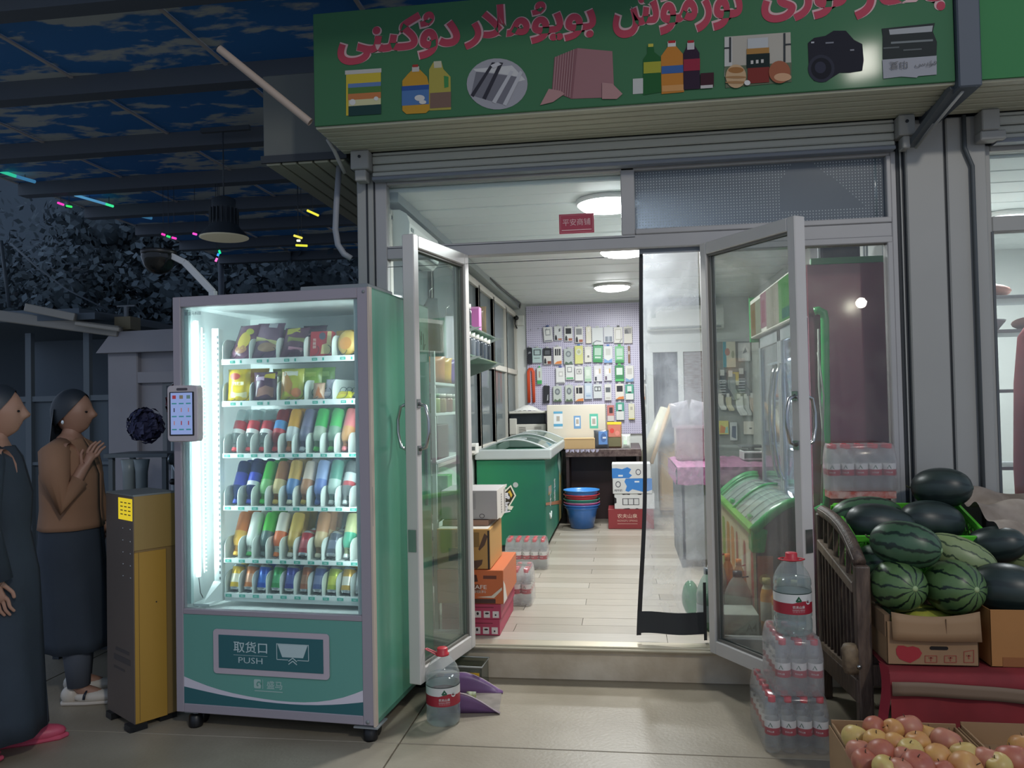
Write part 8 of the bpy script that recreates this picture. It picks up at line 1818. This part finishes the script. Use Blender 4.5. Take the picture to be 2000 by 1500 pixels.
# flowers on a stand
fs_ = thing('flower_stand', 'stand with two pale vases and a dark purple ball of flowers', 'flowers', (-3.18, 5.0, 0))
MB().box(-3.40, -2.95, 4.85, 5.15, 1.14, 1.165).box(-3.38, -3.35, 4.87, 4.90, 0, 1.14).box(-3.0, -2.97, 4.87, 4.90, 0, 1.14).box(-3.38, -3.35, 5.10, 5.13, 0, 1.14).box(-3.0, -2.97, 5.10, 5.13, 0, 1.14).build('stand', M('stand_grey', '#646d72', .5), fs_)
for x in (-3.20, -3.11):
    MB().lathe([(.025, .86), (.035, .88), (.038, 1.05), (.05, 1.13), (.046, 1.13), (.03, 1.04)], 0, 14, T(x, 4.82, 0)).build('vase', M('vase_pale', '#8f9a9c', .35), fs_)
def puff(cx, cy, cz, rad, n_, mats, nm, parent, leaf=.045, seed=1):
    rn = random.Random(seed); mb = MB()
    for i in range(n_):
        d = Vector((rn.gauss(0, 1), rn.gauss(0, 1), rn.gauss(0, 1))).normalized(); r_ = rad * (.75 + .28 * rn.random())
        c = Vector((cx, cy, cz)) + d * r_; a = d.orthogonal().normalized() * leaf * rn.uniform(.6, 1.2); b_ = d.cross(a).normalized() * leaf * rn.uniform(.5, 1); d2 = d * leaf * .3
        mb.add([c - a, c - b_ + d2, c + a, c + b_ + d2], [(0, 1, 2, 3)], rn.randrange(len(mats)))
    mb.ell((cx, cy, cz), (rad * 1.5,) * 3, 0, 12, 8)
    o = mb.build(nm, mats, parent); o['kind'] = 'stuff'; return o
puff(-3.18, 4.98, 1.345, .115, 260, [M('petal_purple', '#3a3a5a', .7), M('petal_purple2', '#474a6c', .7)], 'flower_ball', fs_, .028)
fr2 = thing('red_flowers', 'bunch of dark red flowers half behind the vending machine', 'flowers', (-3.02, 5.3, 0))
puff(-3.03, 5.3, 1.50, .17, 240, [M('petal_red', '#6a3440', .7), M('petal_red2', '#7f4450', .7), M('leaf_dark', '#3a4a3c', .7)], 'flower_bunch', fr2, .04, 2)
MB().lathe([(.08, 0), (.10, .3), (.12, 1.3), (.10, 1.34)], 0, 14, T(-3.03, 5.3, 0)).build('bucket', M('vase_pale'), fr2)
tag(MB().lathe([(.03, 1.30), (.035, 1.32), (.035, 1.50), (.018, 1.58), (.018, 1.64)], 0, 10, T(-3.22, 5.4, 0)).lathe([(.03, 0), (.03, 1.30)], 0, 8, T(-3.22, 5.4, 0)).build('glass_vase', M('vase_glint', '#a9b4b8', .15)), 'tall glass vase catching the light beside the red flowers', 'vase')
# metal rack of bars on the ground
mr = thing('metal_rack', 'low metal rack of slanting bars on the ground behind the loafers', 'rack', (-2.9, 4.4, 0))
for i, ((a, b_), (c, d)) in enumerate((((172, 1268), (222, 1226)), ((160, 1345), (224, 1308)), ((165, 1350), (224, 1318)), ((178, 1225), (222, 1222)), ((70, 1385), (130, 1375)))):
    MB().tube([P(a, b_, Y=4.30), P(c, d, Y=4.45)], .012, 0, 8).build('bar', M('bar_steel', '#8f979e', .3, metal=.6), mr)
MB().box(-3.35, -2.6, 4.5, 4.54, 0, .75).box(-3.35, -3.31, 4.3, 4.54, 0, .75).build('rack_frame', M('rack_dark', '#3a4046', .5), mr)
tag(MB().box(-3.25, -3.02, 4.20, 4.30, .20, .45).build('white_sign', M('sign_pale', '#8f8b90', .6), bevel=.004), 'small pale board standing behind the walking women', 'board')
bpy.data.objects['white_sign'].name = 'pale_board'
MB_ = MB().tube([P(196, 1010, Y=4.6), P(205, 1030, Y=4.6), P(198, 1050, Y=4.6)], .02, 0, 8)
tag(MB_.ell(tuple(P(206, 1004, Y=4.6)), (.08, .06, .05)).build('scooter_mirror', M('mirror_glint', '#9fa8ae', .12, metal=.9)), 'shiny scooter mirror beside the yellow pillar', 'mirror')
sc = thing('scooter', 'dark parked scooter half hidden behind the yellow pillar', 'scooter', (-2.95, 4.75, 0))
m_sc = M('scooter_dark', '#3c4650', .35, coat=.3)
for x in (-3.55, -2.45):
    MB().lathe([(.17, -.04), (.215, -.045), (.23, 0), (.215, .045), (.17, .04)], 0, 24, T(x, 4.75, .23) @ RX(PI / 2), caps=False).build('tyre', M('black_plastic'), sc)
    MB().lathe([(0, -.03), (.17, -.035), (.17, .035), (0, .03)], 0, 20, T(x, 4.75, .23) @ RX(PI / 2)).build('wheel_rim', M('bar_steel'), sc)
MB().ell((-3.3, 4.75, .55), (.75, .30, .36), 0, 18, 10).build('rear_body', m_sc, sc); MB().box(-3.1, -2.65, 4.62, 4.88, .26, .33).build('footboard', m_sc, sc, bevel=.02)
MB().ell((-3.28, 4.75, .76), (.66, .27, .14), 0, 16, 8).build('seat', M('black_plastic'), sc)
MB().bar((-2.45, 4.75, .25), (-2.66, 4.75, .98), .26, .10).build('front_shield', m_sc, sc, bevel=.03)
MB().tube([(-2.68, 4.45, 1.02), (-2.66, 4.6, 1.0), (-2.66, 4.75, .98), (-2.66, 4.9, 1.0), (-2.68, 5.05, 1.02)], .018, 0, 8).build('handlebar', M('black_plastic'), sc)
MB().tube([(-2.68, 4.52, 1.02), (-2.70, 4.50, 1.12)], .006, 0, 6).ell((-2.70, 4.50, 1.15), (.03, .10, .07)).build('mirror', M('mirror_glint'), sc)

# ---- pendant lamp (unlit) under the canopy
pl_ = thing('pendant_lamp', 'unlit industrial pendant lamp with a pale disc hanging under the canopy', 'lamp', (-3.40, 6.5, 2.93))
MB().lathe([(0, 0), (.19, 0), (.205, .006), (.205, .014)], 0, 28, T(-3.40, 6.5, 2.925), caps=False).build('lens', M('lens_pale', '#dcd8bd', .5, emis=.10), pl_)  # slight glow put into the unlit lens for light it reflects
MB().lathe([(.206, .012), (.205, .02), (.13, .10), (.105, .16), (.10, .25), (.10, .34), (.06, .36), (0, .36)], 0, 28, T(-3.40, 6.5, 2.925), caps=False).build('shade', M('shade_dark', '#4a5056', .45), pl_)
fin = MB()
for i in range(20): fin.box(.098, .125, -.004, .004, .12, .26, 0, T(-3.40, 6.5, 2.925) @ RZ(2 * PI * i / 20))
o = fin.build('cooling_fin', M('shade_dark'), pl_); o['kind'] = 'stuff'
MB().tube([(-3.40, 6.5, 3.28), (-3.40, 6.5, 3.87)], .006, 0, 6).box(-3.60, -3.15, 6.48, 6.52, 3.86, 3.90).build('hanger', M('shade_dark'), pl_)
# ---- coloured lens streaks along the canopy edge, built as glowing bars
def glow(lab, a, b_, col, s_, Yp, r_=.018, nm='light_streak'):
    p_, q_ = P(*a, Y=Yp), P(*b_, Y=Yp)
    t = thing(nm, lab, 'light', (p_ + q_) / 2, 0, 'coloured lens streaks under the canopy')
    MB().tube([p_, q_], r_, 0, 8).build('streak_bar', EM('glow_' + col.lstrip('#'), col, s_), t)
    c = (p_ + q_) / 2; MB().tube([c, (c.x, c.y, 3.995)], .003, 0, 4).build('wire', M('shade_dark'), t)
glow('turquoise light bar at the canopy\'s outer corner', (0, 334), (30, 344), '#35c8a0', .9, 7.6); glow('blue end of the turquoise light streak', (30, 344), (68, 355), '#4a90c0', .6, 7.7)
glow('pale blue light streak further along the canopy edge', (146, 381), (205, 398), '#5fa8d8', .7, 8.6, .015); glow('small green streak at the end of the pale blue one', (205, 398), (221, 403), '#38d890', 1.2, 8.7, .015)
glow('blue light streak third along the canopy edge', (258, 418), (296, 426), '#4c90c0', .5, 9.4, .02)
for lab, a, b_, c in (('magenta and green light streak low at the left, magenta end', (113, 396), (124, 400), '#e23cae'), ('green tip beside the low magenta streak', (130, 402), (140, 404), '#34d060'), ('first magenta light streak over the dome camera', (316, 457), (322, 459), '#d83ca8'), ('green light streak between two magenta ones over the dome camera', (326, 461), (332, 463), '#30c868'), ('second magenta light streak over the dome camera', (336, 464), (344, 466), '#d83ca8'), ('magenta light streak close to the pendant lamp', (377, 456), (384, 458), '#d84cb8'), ('emerald light streak under the pendant lamp', (428, 489), (430, 495), '#20d890'), ('blue light streak just below the emerald one', (427, 495), (425, 500), '#3a90e0'), ('magenta light streak lowest in the hanging string', (424, 504), (421, 511), '#f070c0'), ('yellow light streak reflected high under the canopy roof', (600, 411), (622, 421), '#d8d040'), ('yellow light streak second from the top near the corner pipe', (574, 460), (590, 465), '#d0c850'), ('pale light streak third near the corner pipe', (580, 470), (586, 470), '#f0f0d0'), ('yellow light streak lowest near the corner pipe', (578, 479), (600, 480), '#c8c838')):
    glow(lab, a, b_, c, 1.4, 8.0, .012)
tag(MB().tube([P(20, 475, Y=8.2), P(70, 520, Y=8.2), P(130, 565, Y=8.2), P(210, 605, Y=8.2)], .010, 0, 6).build('overhead_cable', M('cable_dusk', '#6a747c', .6)), 'sagging cable running down to the booth roof', 'cable')
tag(MB().tube([P(2, 470, Y=7.4), P(18, 600, Y=7.4)], .018, 0, 6).build('thin_pole', M('pole_dusk', '#5f6970', .6)), 'thin pole rising above the booth roof at the left edge', 'pole')

# ---- trees beyond the market
def tree(lab, x, y, h_, rad, seed, cols):
    t = thing('tree', lab, 'tree', (x, y, 0), 0, 'trees beyond the market'); rn = random.Random(seed)
    MB().tube([(x, y, 0), (x + rn.uniform(-.1, .1), y, h_ * .3), (x + rn.uniform(-.2, .2), y, h_ * .6)], [.16, .13, .07], 0, 8).build('trunk', M('bark_dark', '#2f3338', .8), t)
    mb = MB(); mats = [M('leaf_%s' % c.lstrip('#'), c, .8) for c in cols]
    for b_ in range(16):
        cx, cy, cz = x + rn.gauss(0, rad * .5), y + rn.gauss(0, rad * .3), h_ * .55 + rn.gauss(0, rad * .5)
        mb.ell((cx, cy, cz), (rad * .34,) * 3, 2, 8, 6)
        for i in range(460):
            d = Vector((rn.gauss(0, 1), rn.gauss(0, 1), rn.gauss(0, 1))).normalized(); c = Vector((cx, cy, cz)) + d * rad * rn.uniform(.16, .66)
            a = Vector((rn.gauss(0, 1), rn.gauss(0, 1), rn.gauss(0, 1))).normalized() * .085; e_ = a.cross(d).normalized() * .055 if a.cross(d).length > 1e-5 else Vector((0, 0, .04))
            mb.add([c - a, c - e_, c + a, c + e_], [(0, 1, 2, 3)], rn.randrange(len(mats)))
    o = mb.build('crown', mats, t, recalc=False); o['kind'] = 'stuff'
TC = ['#4c5a62', '#56646c', '#435058']
for i, (x, y, h_, rad, lab) in enumerate(((-14.6, 15.5, 6.4, 1.9, 'dark tree furthest out at the left'), (-11.2, 13.6, 6.2, 1.8, 'dark tree above the booth\'s roof lip'), (-7.9, 14.4, 6.4, 1.8, 'dark tree behind the dome camera'), (-4.6, 14.0, 6.2, 1.8, 'dark tree behind the pendant lamp, toward the corner pipe'), (-9.6, 18.2, 9, 2.2, 'tall dark tree rising behind the gap over the booth'), (-5.4, 18.0, 8.6, 2.1, 'tall dark tree in the second line behind the pendant lamp'))):
    tree(lab, x, y, h_, rad, 100 + i, TC)
# building added behind the trees to cover the bright sky
fbld = thing('backdrop_building', 'dim long building added behind the trees to cover the sky', 'building', (-9, 22.5, 0))
MB().box(-22, 0, 22, 23, 0, 10).build('wall', M('far_wall', '#4a565f', .8, var=.15, vscale=.6), fbld)
for i in range(7):
    for j in range(2): MB().box(-20 + i * 2.8, -18.6 + i * 2.8, 21.96, 22.0, 1.2 + j * 3, 2.8 + j * 3).build('window', M('far_pane', '#1f272d', .3), fbld)
# low stalls between booth and trees
ls = thing('market_stall', 'dim low market stall beyond the booth', 'stall', (-8.2, 9.5, 0))
MB().box(-9.8, -6.6, 9.0, 10.2, 0, 1.0).build('counter', m_bdk, ls); MB().box(-9.8, -6.6, 10.2, 10.3, 0, 2.6).build('back_board', M('stall_back', '#39444c', .7), ls)
MB().box(-10.0, -6.4, 8.7, 10.4, 2.6, 2.68).build('roof', m_bdk, ls)
for x in (-9.8, -6.6): MB().box(x, x + .06, 8.8, 8.86, 0, 2.6).build('post', M('booth_ledge'), ls)
